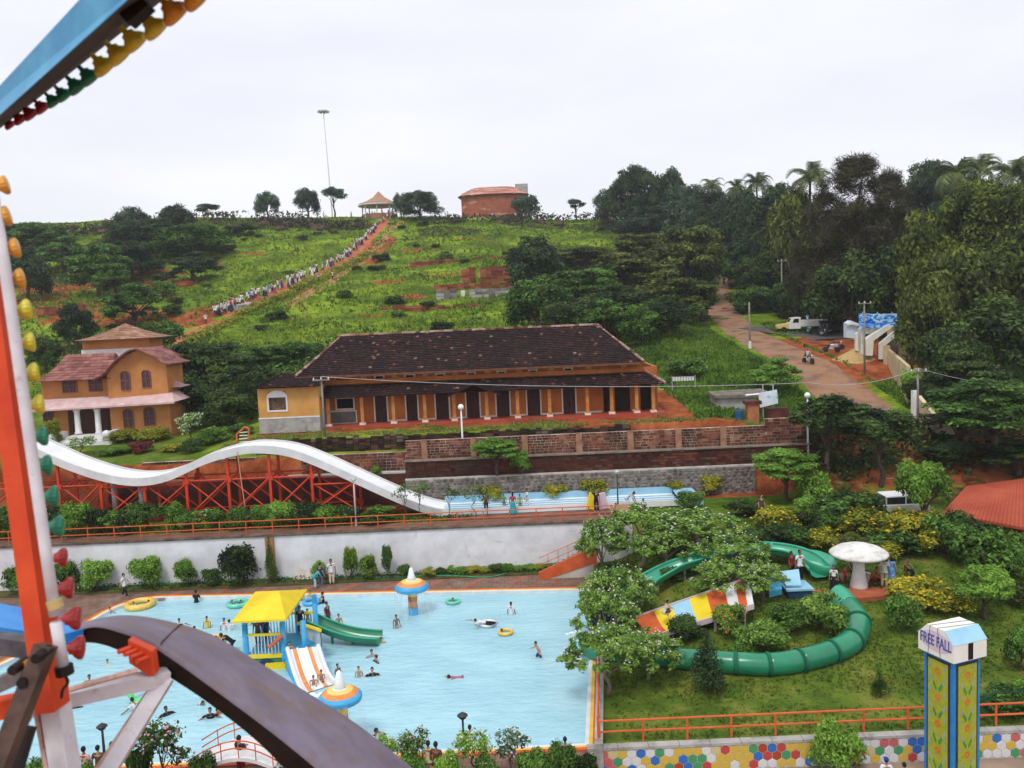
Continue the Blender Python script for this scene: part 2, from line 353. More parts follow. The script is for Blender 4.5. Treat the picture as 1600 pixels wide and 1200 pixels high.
def ribbon(name,pts,width,m,lift=.05,kind='structure',cross=4,step=1.5,zf=None,crown=0):
    """a path draped over the ground"""
    pts=[Vector(p)for p in pts];cl=[]
    for a,b in zip(pts[:-1],pts[1:]):
        k=max(1,int((b-a).length/step));cl+=[a.lerp(b,i/k)for i in range(k)]
    cl.append(pts[-1]);
    for _ in range(6):cl=[cl[0]]+[(cl[i-1]+cl[i]*2+cl[i+1])/4 for i in range(1,len(cl)-1)]+[cl[-1]]
    mb=MB();mb.smooth=True;vs=[];n=len(cl)
    for i,p in enumerate(cl):
        t=cl[min(i+1,n-1)]-cl[max(i-1,0)];s=Vector((t.y,-t.x,0)).normalized();wd=width(i/n)if callable(width)else width
        for k in range(cross+1):
            q=p+s*(k/cross-.5)*wd*(1+.08*math.sin(i*1.7+k));vs.append((q.x,q.y,(h1(q.x,q.y)if zf is None else zf(q.x,q.y))+lift-(.25 if k in (0,cross)else 0)))
    fs=[(i*(cross+1)+k,i*(cross+1)+k+1,(i+1)*(cross+1)+k+1,(i+1)*(cross+1)+k)for i in range(n-1)for k in range(cross)]
    mb.add(vs,fs);o=mb.build(name,m);tag(o,kind=kind);return cl
DIRT=mat('laterite_road',(.17,.08,.045),(.32,.175,.1),(.25,.16,.115),scale=.5,rough=.95,bump=.6,bscale=3,lo=.3,hi=.75)
mixin(DIRT,(.12,.09,.08),.35,.52,.66,amount=.7)
GRAVEL=mat('dark_gravel',(.03,.03,.035),(.16,.15,.15),scale=5,rough=1,bump=.8,bscale=12)
mixin(GRAVEL,(.25,.12,.06),.5,.55,.72,amount=.7)
ribbon('road',ROAD,lambda t:5.6 if t>.3 else 7.4-t*6,DIRT,.07,step=2,cross=6)
park=[G(1193,520),G(1240,512),G(1290,515),G(1330,530)]
ribbon('gravel_yard',park,11,GRAVEL,.12,step=1.5,cross=8)
PATHC=[G(a,b,85)for a,b in [(262,538),(300,520),(350,492),(400,470),(440,455),(500,428),(540,408),(572,378),(598,352),(620,334)]]
STEPM=mat('laterite_steps',(.33,.07,.03),(.5,.17,.085),scale=1,rough=.95,bump=.4)
pathline=ribbon('hill_path',PATHC,3.6,STEPM,.08,step=1.2)
trk=[G(a,b,85)for a,b in [(450,478),(505,448),(545,420),(590,385),(632,345)]]
ribbon('dirt_track',trk,3.0,mat('track_soil',(.26,.12,.05),(.42,.22,.1),scale=.8,rough=1),.04,step=1.5)

# ---- grass as real blades in tufts over the hill, the yard and the lawn
def tufts(name,n,region,size,m,seed=1,per=3):
    r=np.random.default_rng(seed);x,y=region(r,n);z=H(x,y)-.03
    sz=size*r.uniform(.5,1.4,len(x));Vs=[];
    for k in range(per):
        a=r.uniform(0,2*np.pi,len(x));w_=sz*.35;dx,dy=np.cos(a),np.sin(a);ox,oy=r.normal(0,.25,len(x))*sz,r.normal(0,.25,len(x))*sz
        lean=r.normal(0,.35,(2,len(x)))*sz
        Vs.append(np.stack([np.stack([x+ox-dx*w_,y+oy-dy*w_,z],1),np.stack([x+ox+dx*w_,y+oy+dy*w_,z],1),np.stack([x+ox+lean[0],y+oy+lean[1],z+sz*.9],1)],1))
    Vt=np.concatenate(Vs,0).reshape(-1,3);Ft=np.arange(len(Vt)).reshape(-1,3)
    o=inst(name,npmesh(name,Vt,Ft,[m]));return o
def near_line(x,y,line,d):
    L_=np.array([(p.x,p.y)for p in line]);k=np.zeros(len(x),bool)
    for i in range(0,len(L_),2):k|=(x-L_[i,0])**2+(y-L_[i,1])**2<d*d
    return k
def hillreg(r,n):
    y=80+(r.random(n)**.9)*132;x=(r.random(n)*1.5-.78)*y*.75
    rx=np.interp(y,_ry,_rx);k=(x<rx-4)&~near_line(x,y,pathline,2.3);x,y=x[k],y[k]
    patch=np.sin(x*.23+1)*np.sin(y*.31+x*.07)+r.normal(0,.6,len(x));k=patch>-.55;return x[k],y[k]
GRASS=fol('hill_grass',(.03,.06,.01),(.13,.22,.017),(.31,.37,.04),.25,.16)
tag(tufts('hill_grass',60000,hillreg,.42,GRASS),'rough bright green grass covering the open hillside','grass',kind='stuff')
DRY=fol('dry_grass',(.1,.12,.02),(.24,.26,.05),(.38,.34,.1),.25,.3)
def yardreg(r,n):
    x=r.uniform(-22,20,n);y=r.uniform(61.6,64.4,n);k=(np.sin(x*.7)*.5+np.sin(x*2.1+y*3)*.5+(np.where(y<62.8,.9,-.3)))+np.where(x>5,-.55,0)>.1;return x[k],y[k]
tag(tufts('yard_grass',9000,yardreg,.16,DRY,3),'thin grass along the edge of the laterite yard','grass',kind='stuff')
def lawnreg(r,n):
    y=r.uniform(MY+.5,53,n);x=r.uniform(3.6,32,n);k=(x>XB(y)+.3)&((np.sin(x*.8+y*.4)+np.sin(y*1.1)+r.normal(0,1,n))>-1);return x[k],y[k]
LAWN=fol('lawn_grass',(.03,.06,.008),(.085,.145,.014),(.2,.22,.045),.25,.5)
tag(tufts('lawn_grass',52000,lawnreg,.11,LAWN,4),'short green lawn of the garden round the tube slide','lawn',kind='stuff')
def roadverge(r,n):
    y=r.uniform(62.5,112,n);rx=np.interp(y,_ry,_rx);s=r.random(n)<.5
    x=np.where(s,rx-3.6-r.random(n)*13,rx+3.6+r.random(n)*16);k=(x>14)&~((~s)&(y>78)&(y<102)&(x<rx+17)&(x>rx+3.8));return x[k],y[k]
tag(tufts('verge_grass',34000,roadverge,.36,fol('verge_grass',(.03,.07,.008),(.08,.18,.015),(.2,.33,.04),.25,.3),5),'lush tall grass on the banks beside the dirt road','grass',kind='stuff')
# ================================================================== pool, deck, walls
def cat(pts,sub=6):
    """smooth line through points (Catmull-Rom)"""
    pts=[Vector(p)for p in pts];q=[pts[0]*2-pts[1]]+pts+[pts[-1]*2-pts[-2]];out=[]
    for i in range(1,len(q)-2):
        for k in range(sub):
            t=k/sub;a,b,c,d=q[i-1],q[i],q[i+1],q[i+2]
            out.append(.5*((2*b)+(c-a)*t+(2*a-5*b+4*c-d)*t*t+(3*b-a-3*c+d)*t**3))
    return out+[pts[-1]]
FARY=49.7
fl=PZ(236,936,0);fr=Vector((XB(_pf.y)-.42,_pf.y,0));nr=Vector((XB(_pn.y)-.42,_pn.y,0))
lc=cat([fl+Vector((1.5,0,0)),fl,PZ(190,947,0),PZ(152,966,0),PZ(118,990,0),PZ(40,1022,0),PZ(-50,1070,0),PZ(-120,1150,0)],5)
for p in lc:p.z=0
lc[0].y=fl.y
dy=(fr.y-fl.y);
outline=[fr]+lc+[Vector((lc[-1].x,_pn.y,0)),nr]
WATER_M=bpy.data.materials.new('pool_water');WATER_M.use_nodes=True
n_=WATER_M.node_tree;bs_=n_.nodes['Principled BSDF'];bs_.inputs['Roughness'].default_value=.16;bs_.inputs['Specular IOR Level'].default_value=.5
r_=ramp(n_,[(.30,.57,.67),(.40,.68,.77)],[.35,.65]);n_.links.new(noise(n_,.25,5,.6,'World',(1,1.6,1)).outputs[0],r_.inputs[0]);n_.links.new(r_.outputs[0],bs_.inputs['Base Color'])
q1=noise(n_,1.6,5,.65,'World',(.8,1.8,1));bp=n_.nodes.new('ShaderNodeBump');bp.inputs['Strength'].default_value=.42;bp.inputs['Distance'].default_value=.25;n_.links.new(q1.outputs[0],bp.inputs['Height']);n_.links.new(bp.outputs[0],bs_.inputs['Normal'])
mb=MB();mb.add([(p.x,p.y,-.14)for p in outline],[tuple(range(len(outline)))]);o=mb.build('water',WATER_M);tag(o,kind='structure')
POOLT=mat('pool_paint',(.25,.5,.6),scale=1,rough=.6)
def offs(line,d,closed=True):
    n=len(line);out=[]
    for i,p in enumerate(line):
        a,b=line[(i-1)%n],line[(i+1)%n]
        e1,e2=(p-a),(b-p);e1.z=e2.z=0
        n1,n2=Vector((e1.y,-e1.x,0)).normalized(),Vector((e2.y,-e2.x,0)).normalized()
        m=(n1+n2);m=m/max(m.length_squared/2,.3);out.append(p+m*d)
    return out
def ring(mb,a,b,z0,z1):
    """closed band between outlines a and b, top z1, faces down to z0"""
    n=len(a);vs=[(p.x,p.y,z1)for p in a]+[(p.x,p.y,z1)for p in b]+[(p.x,p.y,z0)for p in a]+[(p.x,p.y,z0)for p in b]
    fs=[]
    for i in range(n):
        j=(i+1)%n;fs+=[(i,j,j+n,i+n),(i,i+2*n,j+2*n,j),(i+n,j+n,j+3*n,i+3*n)]
    mb.add(vs,fs)
cp=thing('pool_coping','white, yellow and orange painted edge running round the swimming pool','pool edge',(-10,49.7,0))
mb=MB();ring(mb,offs(outline,.0),offs(outline,.16),-1.6,.05);mb.build('white_band',mat('pool_edge_white',(.6,.62,.62),(.75,.76,.76),scale=2),cp)
mb=MB();ring(mb,offs(outline,.162),offs(outline,.3),-.3,.054);mb.build('yellow_band',mat('pool_edge_yellow',(.68,.42,.04),(.8,.55,.1),scale=2),cp)
mb=MB();ring(mb,offs(outline,.302),offs(outline,.5),-.3,.058);mb.build('orange_band',ORANGE,cp)
# deck slabs around the water
DECK=mat('deck_paving',(.15,.085,.06),(.27,.17,.125),scale=1.2,rough=.9,bump=.3);mixin(DECK,(.32,.27,.23),.8,.5,.75,amount=.6)
# paving joints
n_=DECK.node_tree;bk=n_.nodes.new('ShaderNodeTexBrick');g_=n_.nodes.new('ShaderNodeNewGeometry');n_.links.new(g_.outputs['Position'],bk.inputs[0])
bk.inputs['Scale'].default_value=1;bk.inputs['Brick Width'].default_value=.5;bk.inputs['Row Height'].default_value=.5;bk.inputs['Mortar Size'].default_value=.015;bk.inputs['Color1'].default_value=(1,1,1,1);bk.inputs['Color2'].default_value=(.86,.84,.82,1);bk.inputs['Mortar'].default_value=(.45,.42,.4,1)
bs_=n_.nodes['Principled BSDF'];lk=bs_.inputs['Base Color'].links[0].from_socket;mu=n_.nodes.new('ShaderNodeMixRGB');mu.blend_type='MULTIPLY';mu.inputs[0].default_value=1;n_.links.new(lk,mu.inputs[1]);n_.links.new(bk.outputs[0],mu.inputs[2]);n_.links.new(mu.outputs[0],bs_.inputs['Base Color'])
out=offs(outline,.5);LX=-75
mb=MB();n=len(out)
far_pts=[p for p in out]
# far strip, left part, near strip as polygons with thickness
iL=[i for i,p in enumerate(out)if i>=1 and i<=len(lc)]
poly_far=[(XB(53),53.0),(LX,53.0),(LX,out[iL[-1]].y)]+[(out[i].x,out[i].y)for i in reversed(iL)]+[(out[0].x,out[0].y),(XB(50.2),50.2)]
mb.prism(poly_far,-.5,0,'z')
o1,o2=out[-2],out[-1]
mb.prism([(LX,out[iL[-1]].y),(out[iL[-1]].x,out[iL[-1]].y),(o1.x,o1.y),(o2.x,o2.y),(XB(MY)+.0,o2.y),(XB(MY),24),(LX,24)],-.5,0,'z')
tag(mb.build('pool_deck',DECK),kind='structure')
STRM=mat('faded_red_stripe',(.28,.07,.035),(.42,.13,.07),scale=2,rough=.9);mixin(STRM,(.25,.16,.12),2.5,.45,.65)
sb=thing('deck_stripes','dull red diagonal bands painted across the paving behind the pool','markings',(-12,51,0))
for px in range(262,900,66):
    a=PZ(px,921-px*.003,0);mb=MB();mb.slab([(a.x,50.25,.012),(a.x+.5,50.25,.012),(a.x+1.5,51.6,.012),(a.x+1.0,51.6,.012)],.01);mb.build('stripe',STRM,sb)
# planting bed behind the deck
bed=MB();bed.b2((LX,51.75,-.2),(XB(51.9)-2.9,52.98,.1));tag(bed.build('planting_bed',mat('bed_soil',(.05,.05,.015),(.12,.11,.03),scale=2,rough=1)),kind='structure')
# white retaining wall
WALLW=mat('whitewashed_wall',(.58,.58,.61),(.76,.76,.79),scale=.8,rough=.9,bump=.35,bscale=4,lo=.3,hi=.65)
mixin(WALLW,(.24,.22,.2),1.6,.62,.8,vec=(1,1,.35),amount=.6);mixin(WALLW,(.3,.25,.2),.5,.58,.75,amount=.35,vec=(1,1,3))
rw=thing('retaining_wall','long whitewashed retaining wall behind the pool deck','wall',(-15,53,0))
mb=MB();mb.b2((LX,53.0,-.5),(7.4,53.3,2.93));mb.build('wall_face',WALLW,rw)
mb=MB();
xx=LX
while xx<7.3:
    l=random.uniform(.9,1.8);mb.b2((xx,52.9,2.932),(min(xx+l-.02,7.42),53.38,3.03+random.uniform(0,.035)));xx+=l
mb.build('wall_coping',mat('weathered_coping',(.05,.035,.025),(.2,.14,.1),scale=1.5,rough=.9),rw,kind='stuff')
mb=MB();mb.b2((P(421,850,52.9).x-.28,52.86,0),(P(421,850,52.9).x+.28,52.998,2.9));mb.build('brick_pier',mat('pier_brick',(.25,.12,.05),(.42,.22,.1),scale=3),rw)
# laterite masonry --------------------------------------------------
BRK=mat_island('laterite_block',[(.11,.03,.018),(.2,.06,.03),(.29,.1,.05),(.36,.2,.12)],[0,.4,.8,1],rough=.95,bump=.6,nscale=.5,namt=.5)
mixin(BRK,(.42,.36,.3),.55,.6,.78,amount=.45);mixin(BRK,(.03,.02,.014),.45,.44,.62,vec=(1,1,.7),amount=.85)
MORT=mat('pale_mortar',(.1,.05,.035),(.66,.58,.5),scale=.9,rough=.95)
def blocks(parent,x0,x1,y,zb,zt,bw=.42,bh=.21,m=BRK,th=.3,gap=.04,ydir=-1,pale=MORT,y1=None,skip=0,zb1=None,zt1=None):
    """a wall of single blocks between recessed mortar; zb,zt may slope to zb1,zt1"""
    y1=y if y1 is None else y1;zb1=zb if zb1 is None else zb1;zt1=zt if zt1 is None else zt1
    L_=math.hypot(x1-x0,y1-y);d=Vector((x1-x0,y1-y,0))/L_;nrm=Vector((d.y,-d.x,0))
    core=MB();a=Vector((x0,y,0))-nrm*.03;b=Vector((x1,y1,0))-nrm*.03;back=-nrm*th
    core.add([a+Vector((0,0,zb)),b+Vector((0,0,zb1)),b+back+Vector((0,0,zb1)),a+back+Vector((0,0,zb)),a+Vector((0,0,zt-.02)),b+Vector((0,0,zt1-.02)),b+back+Vector((0,0,zt1-.02)),a+back+Vector((0,0,zt-.02))],
             [(0,3,2,1),(4,5,6,7),(0,1,5,4),(1,2,6,5),(2,3,7,6),(3,0,4,7)])
    core.build('wall_core',pale,parent)
    mbk=MB();rows=max(1,int(round((zt-zb)/bh)));
    for r in range(rows):
        s=(-.5 if r%2 else 0)*bw
        while s<L_:
            bj=bw*random.uniform(.62,1.3);s0,s1=max(s,0),min(s+bj-gap,L_);s+=bj
            if s1-s0<.08 or random.random()<skip:continue
            t=(s0+s1)/2/L_;za=zb+(zb1-zb)*t;zc=zt+(zt1-zt)*t;h=(zc-za)/rows;jz=random.uniform(0,.02)
            c=Vector((x0,y,0))+d*((s0+s1)/2)+nrm*random.uniform(-.012,.02)-nrm*.06+Vector((0,0,za+h*(r+.5)))
            mbk.box(c,(s1-s0,.14,h-gap-jz),math.atan2(d.y,d.x))
    mbk.build('laterite_blocks',m,parent,kind='stuff')
LINE=mat('white_ledge',(.35,.33,.3),(.62,.6,.56),scale=1.5,rough=.9)
DRK=mat('damp_laterite',(.06,.018,.012),(.22,.06,.035),scale=.5,rough=.95,bump=.8,bscale=5,hi=.75);mixin(DRK,(.02,.018,.012),.8,.45,.7,amount=.85,vec=(1,1,.5))
RUB=mat_island('rubble_stone',[(.1,.085,.075),(.2,.17,.15),(.33,.29,.26)],rough=.95,bump=.7,nscale=.5,namt=.5)
W1=thing('laterite_wall','free standing laterite block wall with pale joints below the long house yard','wall',(0,60,6))
xa,xb_,xc=P(633,690,60).x,P(1195,668,60).x,P(1262,658,60).x
zt_=P(900,680,60).z;
blocks(W1,xa,xb_,60,6.35,7.72)
blocks(W1,xb_+.02,xc,59.95,6.3,8.2,bw=.5,bh=.24)
for px in (663,740,820,905,985,1060,1130):
    mb=MB();c=P(px,695,60).x;mb.b2((c-.22,59.84,6.2),(c+.22,59.99,7.78));mb.build('pier',mat('pier_laterite',(.22,.09,.05),(.38,.22,.14),scale=2),W1)
W1b=thing('laterite_wall','lower laterite block wall left of the tall one, behind the slide crest','wall',(-10,60.2,5))
xl=P(470,712,60.2).x
blocks(W1b,xl,xa-.03,60.2,5.55,6.9)
mb=MB();mb.b2((xl-1,59.6,5.42),(xa-.04,60.4,5.53));mb.build('white_ledge',LINE,W1b)
mb=MB();mb.b2((xl-14,59.62,2.7),(xa-.05,60.38,5.41));mb.build('wall_face',DRK,W1b)
W2=thing('stepped_wall','damp red laterite wall with a white pipe along its foot, under the block wall','wall',(0,59,5))
DBR=mat_island('damp_laterite_block',[(.06,.018,.012),(.11,.032,.02),(.17,.06,.035),(.12,.09,.07)],[0,.5,.85,.96],rough=.95,bump=.7,nscale=.4,namt=.6);mixin(DBR,(.02,.018,.012),.5,.45,.65,amount=.85)
blocks(W2,xa,P(1264,720,59.2).x,59.27,5.1,6.3,bw=.45,bh=.2,m=DBR,th=.5,pale=DRK)
mb=MB();mb.b2((xa-.02,58.95,4.985),(P(1180,722,59).x,59.27,5.08));mb.build('white_ledge',LINE,W2)
mb=MB();mb.b2((xa-.06,59.15,6.3),(xc,59.83,6.38));mb.build('ledge',mat('ledge_stone',(.12,.09,.07),(.3,.24,.19),scale=2),W2)
W3=thing('rubble_wall','grey rubble stone wall at the foot of the laterite walls, behind the slide lanes','wall',(0,58.9,3))
mb=MB();mb.b2((xa+.02,58.82,2.6),(P(1180,735,58.8).x,59.2,4.98));mb.build('wall_core',mat('rubble_mortar',(.12,.1,.085),(.28,.25,.22),scale=2),W3)
mb=MB();x=xa+.05;xe=P(1180,735,58.8).x;z=3.0
while z<4.9:
    x=xa+.05+random.uniform(0,.2);h=random.uniform(.16,.28)
    while x<xe-.3:
        l=random.uniform(.22,.55)
        if random.random()<.93:
            k=MB();mb.ball((x+l/2,58.84,z+h/2),(l*.5,.1,h*.5),6,3)
        x+=l+.03
    z+=h+.02
mb.build('rubble_stones',RUB,W3,kind='stuff')
YW=thing('yard_wall','dark weathered retaining wall holding up the long house yard','wall',(0,61.4,7))
mb=MB();xe=P(985,672,61.4).x;x=P(400,700,61.4).x
while x<xe:
    z=6.1;top=7.96+random.uniform(-.1,.1);l=random.uniform(.35,.6)
    while z<top:h=random.uniform(.2,.3);mb.b2((x,61.3+random.uniform(-.07,.05),z),(min(x+l-.03,xe),61.6,min(z+h-.03,top)));z+=h
    x+=l
mb.build('mossy_stones',mat_island('mossy_dark_stone',[(.018,.014,.01),(.05,.035,.022),(.12,.05,.03),(.16,.13,.1)],[0,.5,.85,.97],rough=1,bump=.7,namt=.5),YW,kind='stuff')
# low walls left, below the villa garden
VW=thing('garden_wall','old stone wall below the villa garden, behind the dip of the white slide','wall',(-33,60.5,6))
blocks(VW,P(0,740,60.5).x-6,P(222,735,60.5).x,60.5,4.6,6.2,m=RUB,pale=mat('wall_mortar',(.1,.09,.08),(.25,.22,.2),scale=1))
VW2=thing('garden_wall','reddish laterite wall under the villa lawn, left of the slide tower','wall',(-25,60.6,6))
blocks(VW2,P(222,735,60.6).x+.03,P(400,720,60.6).x,60.6,4.2,6.85,zt1=6.9)
def railing(name_label,pts,hgt,m,spacing=1.6,r=.035,rails=(1.0,.5),group=None,name='railing',zoff=0):
    t=thing(name,name_label,'railing',tuple(pts[0]),group)
    L_=[Vector(p)for p in pts]
    for a,b in zip(L_[:-1],L_[1:]):
        k=max(1,round((b-a).length/spacing))
        for i in range(k+(b is L_[-1]or b==L_[-1])):
            p=a.lerp(b,i/k);mb=MB();mb.tube([p,p+Vector((0,0,hgt))],r*1.15,6);mb.build('post',m,t)
    for f in rails:
        mb=MB();mb.tube([p+Vector((0,0,hgt*f))for p in L_],r,6);mb.build('rail',m,t)
    return t
x0=P(-30,850,53.3).x;x1=P(962,800,53.3).x
railing('orange railing along the top of the white retaining wall',[(x0,53.5,3.02),(x1,53.5,3.02)],.85,ORANGE,1.75,.032)
PROM=mat('red_walk',(.16,.07,.045),(.3,.14,.1),scale=1,rough=.95)
mb=MB();mb.b2((LX,53.4,2.8),(P(1010,800,55).x,54.5,3.045));tag(mb.build('walkway',PROM),kind='structure')
mb=MB();mb.b2((P(700,800,55).x,54.505,2.8),(P(1010,800,55).x,55.55,3.12));tag(mb.build('slide_walkway',mat('slide_walk',(.12,.06,.045),(.25,.13,.1),scale=1.4,rough=.95)),kind='structure')
# stairs from the deck up to the terrace
st=thing('deck_stairs','orange sided stairs climbing from the pool deck beside the trees','stairs',(2.9,51,0))
sx0,sx1=P(850,912,50.9).x,P(929,905,50.9).x;top=P(929,862,50.9).z
nst=10;sw=(sx1-sx0)/nst;shh=top/nst
for i in range(nst):
    mb=MB();mb.b2((sx0+sw*i,51.0,-.1),(sx0+sw*(i+1)-.002,52.3,shh*(i+1)));mb.build('step',mat('stair_concrete',(.25,.12,.08),(.36,.2,.14),scale=2)if i==0 else bpy.data.materials['stair_concrete'],st)
mb=MB();mb.prism([(sx0-.3,.45),(sx0-.3,-.05),(sx0+.02,-.05),(sx1,top-.75),(sx1,top+.15),(sx1-.2,top+.2)],50.86,50.98);mb.build('orange_stringer',ORANGE,st)
mb=MB();mb.prism([(sx0+.1,-.05),(sx1,-.05),(sx1,top-.77),(sx0+.12,0)],50.9,50.97);mb.build('stone_flank',mat_island('white_stone_flank',[(.35,.3,.25),(.6,.58,.54),(.5,.42,.3)]),st)
mb=MB();mb.b2((sx1+.01,50.85,-.05),(sx1+.2,51.05,top+1.1));mb.build('newel_post',ORANGE,st)
for dz in (.9,.45):
    mb=MB();mb.tube([(sx0-.25,50.92,.45+dz),(sx1,50.92,top+.2+dz)],.022,6);mb.build('handrail',ORANGE,st)
for k in range(5):
    t=(k+.5)/5;xq=sx0+(sx1-sx0)*t;zq=.45+(top-.25)*t;mb=MB();mb.tube([(xq,50.92,zq),(xq,50.92,zq+.92)],.02,6);mb.build('baluster',ORANGE,st)
# garden edge beside the pool
gw=thing('garden_kerb','low weathered wall with an orange post between the pool and the garden','wall',(4,40,0))
mb=MB();mb.slab([(XB(MY-.1)-.02,MY-.1,.5),(XB(MY-.1)+.3,MY-.1,.5),(XB(50.2)+.3,50.2,.5),(XB(50.2)-.02,50.2,.5)],2);mb.build('wall_face',CONC,gw)
railing('orange railing between the pool edge and the garden trees',[(XB(MY+.4)+.12,MY+.4,.5),(XB(41)+.12,41,.5)],.85,ORANGE,1.6,.035,name='railing')
# mosaic wall -------------------------------------------------------
mw=thing('mosaic_wall','low wall faced with hexagonal tiles in white, red, yellow, green and blue','wall',(10,MY,-.8))
mx0,mx1=XB(MY)-.25,23.0
mb=MB();mb.b2((mx0,MY,-1.2),(mx1,MY+.28,.198));mb.build('wall_core',mat('grout',(.45,.43,.4),(.6,.58,.55),scale=4),mw)
mb=MB();x=mx0-.05
while x<mx1:mb.b2((x,MY-.05,.2),(min(x+1.15,mx1),MY+.3,.3));x+=1.17
mb.build('wall_coping',CONC,mw,kind='stuff')
HEXM=mat_obj('glazed_tile',.3,.5,.12,20);hr=.205
hb=MB();hb.add([(hr*.95*math.cos(R_(60*k+30)),0,hr*.95*math.sin(R_(60*k+30)))for k in range(6)]+[(hr*.88*math.cos(R_(60*k+30)),-.02,hr*.88*math.sin(R_(60*k+30)))for k in range(6)],
                  [tuple(range(6,12))]+[(k,(k+1)%6,(k+1)%6+6,k+6)for k in range(6)])
proto=hb.build('hexagonal_tile',HEXM,None);hme=proto.data;bpy.data.objects.remove(proto)
cols=[(.66,.66,.66)]*5+[(.5,.06,.05)]*2+[(.62,.42,.06)]*4+[(.06,.3,.12)]*2+[(.03,.15,.5)]*2+[(.55,.12,.13)]*1+[(.4,.06,.02)]*1+[(.6,.5,.25)]*1
hw=hr*math.sqrt(3);nt_=0
for r in range(3):
    zc=.005-r*hr*1.5;x=mx0+.2+(hw/2 if r%2 else 0)
    while x<mx1-.1:
        inst('hexagonal_tile',hme,mw,(x-mw.location.x,-.002,zc-mw.location.z),color=cols[int(rng.integers(len(cols)))]);x+=hw
tag(MB().b2((-75,5,-1.0),(60,MY-.01,-.795)).build('lower_paving',mat('lower_paving',(.22,.14,.1),(.36,.27,.2),scale=.8,rough=.95)),kind='structure')
railing('long orange railing above the hexagon tiled wall',[(XB(MY+.4)+.15,MY+.36,.3),(mx1,MY+.36,.3)],.86,ORANGE,1.75,.04)
# ================================================================== the long house
ROOFT=mat_island('old_roof_tile',[(.013,.007,.0075),(.022,.01,.01),(.034,.015,.014),(.055,.023,.019),(.22,.08,.045),(.25,.2,.17)],[0,.4,.75,.972,.99,.9992],rough=.85,nscale=.35,namt=.45)
def tiled(mb,eL,eR,rR,rL,course=.3,tw=.24,lift=.05):
    """overlapping tiles on a four-cornered slope, eave first"""
    eL,eR,rR,rL=map(Vector,(eL,eR,rR,rL));nrm=(eR-eL).cross(rL-eL).normalized()
    if nrm.z<0:nrm=-nrm
    run=((rL+rR)/2-(eL+eR)/2).length;rows=max(2,int(run/course))
    for r in range(rows):
        t0,t1=r/rows,(r+1.12)/rows
        a0,b0=eL.lerp(rL,t0),eR.lerp(rR,t0);a1,b1=eL.lerp(rL,min(t1,1)),eR.lerp(rR,min(t1,1))
        if (b0-a0).length<.15:continue
        # tiles stay square to the eave: work in eave direction
        u=(eR-eL).normalized();s0,s1=(a0-eL).dot(u),(b0-eL).dot(u);up=(a1-a0)-u*(a1-a0).dot(u);q0=a0-u*(a0-eL).dot(u)
        k0=math.floor(s0/tw);k1=math.ceil(s1/tw);off=(r%2)*tw*.5
        for k in range(k0,k1+1):
            x0,x1=max(k*tw+off,s0),min((k+1)*tw+off-.012,s1)
            if x1-x0<.05:continue
            j=random.uniform(0,.02);lf=nrm*(lift+j);lo=nrm*.004;sl=-up*.02*random.random()
            A,B=q0+u*x0+sl,q0+u*x1+sl;Cc,D=q0+u*x1+up,q0+u*x0+up
            mb.add([A+lf,B+lf,Cc+lo,D+lo,A-nrm*.01,B-nrm*.01],[(0,1,2,3),(4,5,1,0)])
def solid(mb,pts,th=.12):
    mb.slab(pts,th)
OCH=mat('ochre_orange_plaster',(.34,.095,.022),(.52,.18,.045),scale=.6,rough=.85,bump=.15);mixin(OCH,(.28,.07,.03),1.2,.52,.75,vec=(1,1,.5),amount=.6)
OCHY=mat('ochre_yellow_plaster',(.5,.23,.055),(.66,.36,.11),scale=.6,rough=.85,bump=.15);mixin(OCHY,(.35,.12,.04),.9,.55,.75,amount=.5)
OCHP=mat('ochre_pillar_plaster',(.42,.15,.035),(.56,.26,.08),scale=1.5,rough=.85);mixin(OCHP,(.2,.06,.03),2.5,.5,.75,amount=.6)
TRIM=mat('cream_trim',(.58,.5,.42),(.76,.7,.62),scale=3,rough=.7)
REDF=mat('red_oxide_floor',(.3,.045,.025),(.42,.09,.05),scale=1,rough=.6)
WOODD=mat('dark_wood',(.03,.012,.01),(.07,.03,.022),scale=4,rough=.7)
hs=thing('long_house','long single storey house with dark tiled roof and orange verandah wall','house',(0,66,8.4))
FY=66.0
def X(px,py,Y):return P(px,py,Y).x
xL,xR=X(500,640,FY),X(1028,630,FY)
gz=8.42
# floor and plinth
mb=MB();mb.b2((xL-.1,64.35,7.9),(xR+.35,77,gz));mb.build('plinth',REDF,hs)
s0,s1=X(850,655,64),X(1035,648,64)
for k in range(2):
    mb=MB();mb.b2((s0,64.34-.32*(2-k)+.0,7.8),(s1,64.34-.32*(1-k)-.003,gz-.14*(2-k)));mb.build('step',REDF,hs)
# verandah wall with its doors: piers of wall between openings
doors=[(586,604),(635,652),(681,701),(729,749),(776,796),(824,844),(880,899),(943,953),(961,985),(1001,1018)]
zd=gz+2.3;wz=11.9
edges=[]
for a,b in doors:edges.append((X(a,630,FY),X(b,630,FY)))
w0,w1=X(526,628,FY),X(552,628,FY)
v0,v1=X(517,650,FY),X(556,650,FY)
mb=MB();xp=xL
mb.b2((xL,FY,gz),(v0,FY+.25,wz));mb.b2((v1,FY,gz),(edges[0][0],FY+.25,wz));mb.b2((v0,FY,gz+.95),(v1,FY+.25,gz+1.2));mb.b2((v0,FY,gz+2.0),(v1,FY+.25,wz));mb.b2((v0,FY,gz+1.2),(w0,FY+.25,gz+2.0));mb.b2((w1,FY,gz+1.2),(v1,FY+.25,gz+2.0))
for (a,b),nx_ in zip(edges,edges[1:]+[(xR,xR)]):
    mb.b2((b,FY,gz),(nx_[0],FY+.25,wz));mb.b2((a,FY+.001,zd),(b,FY+.249,wz))
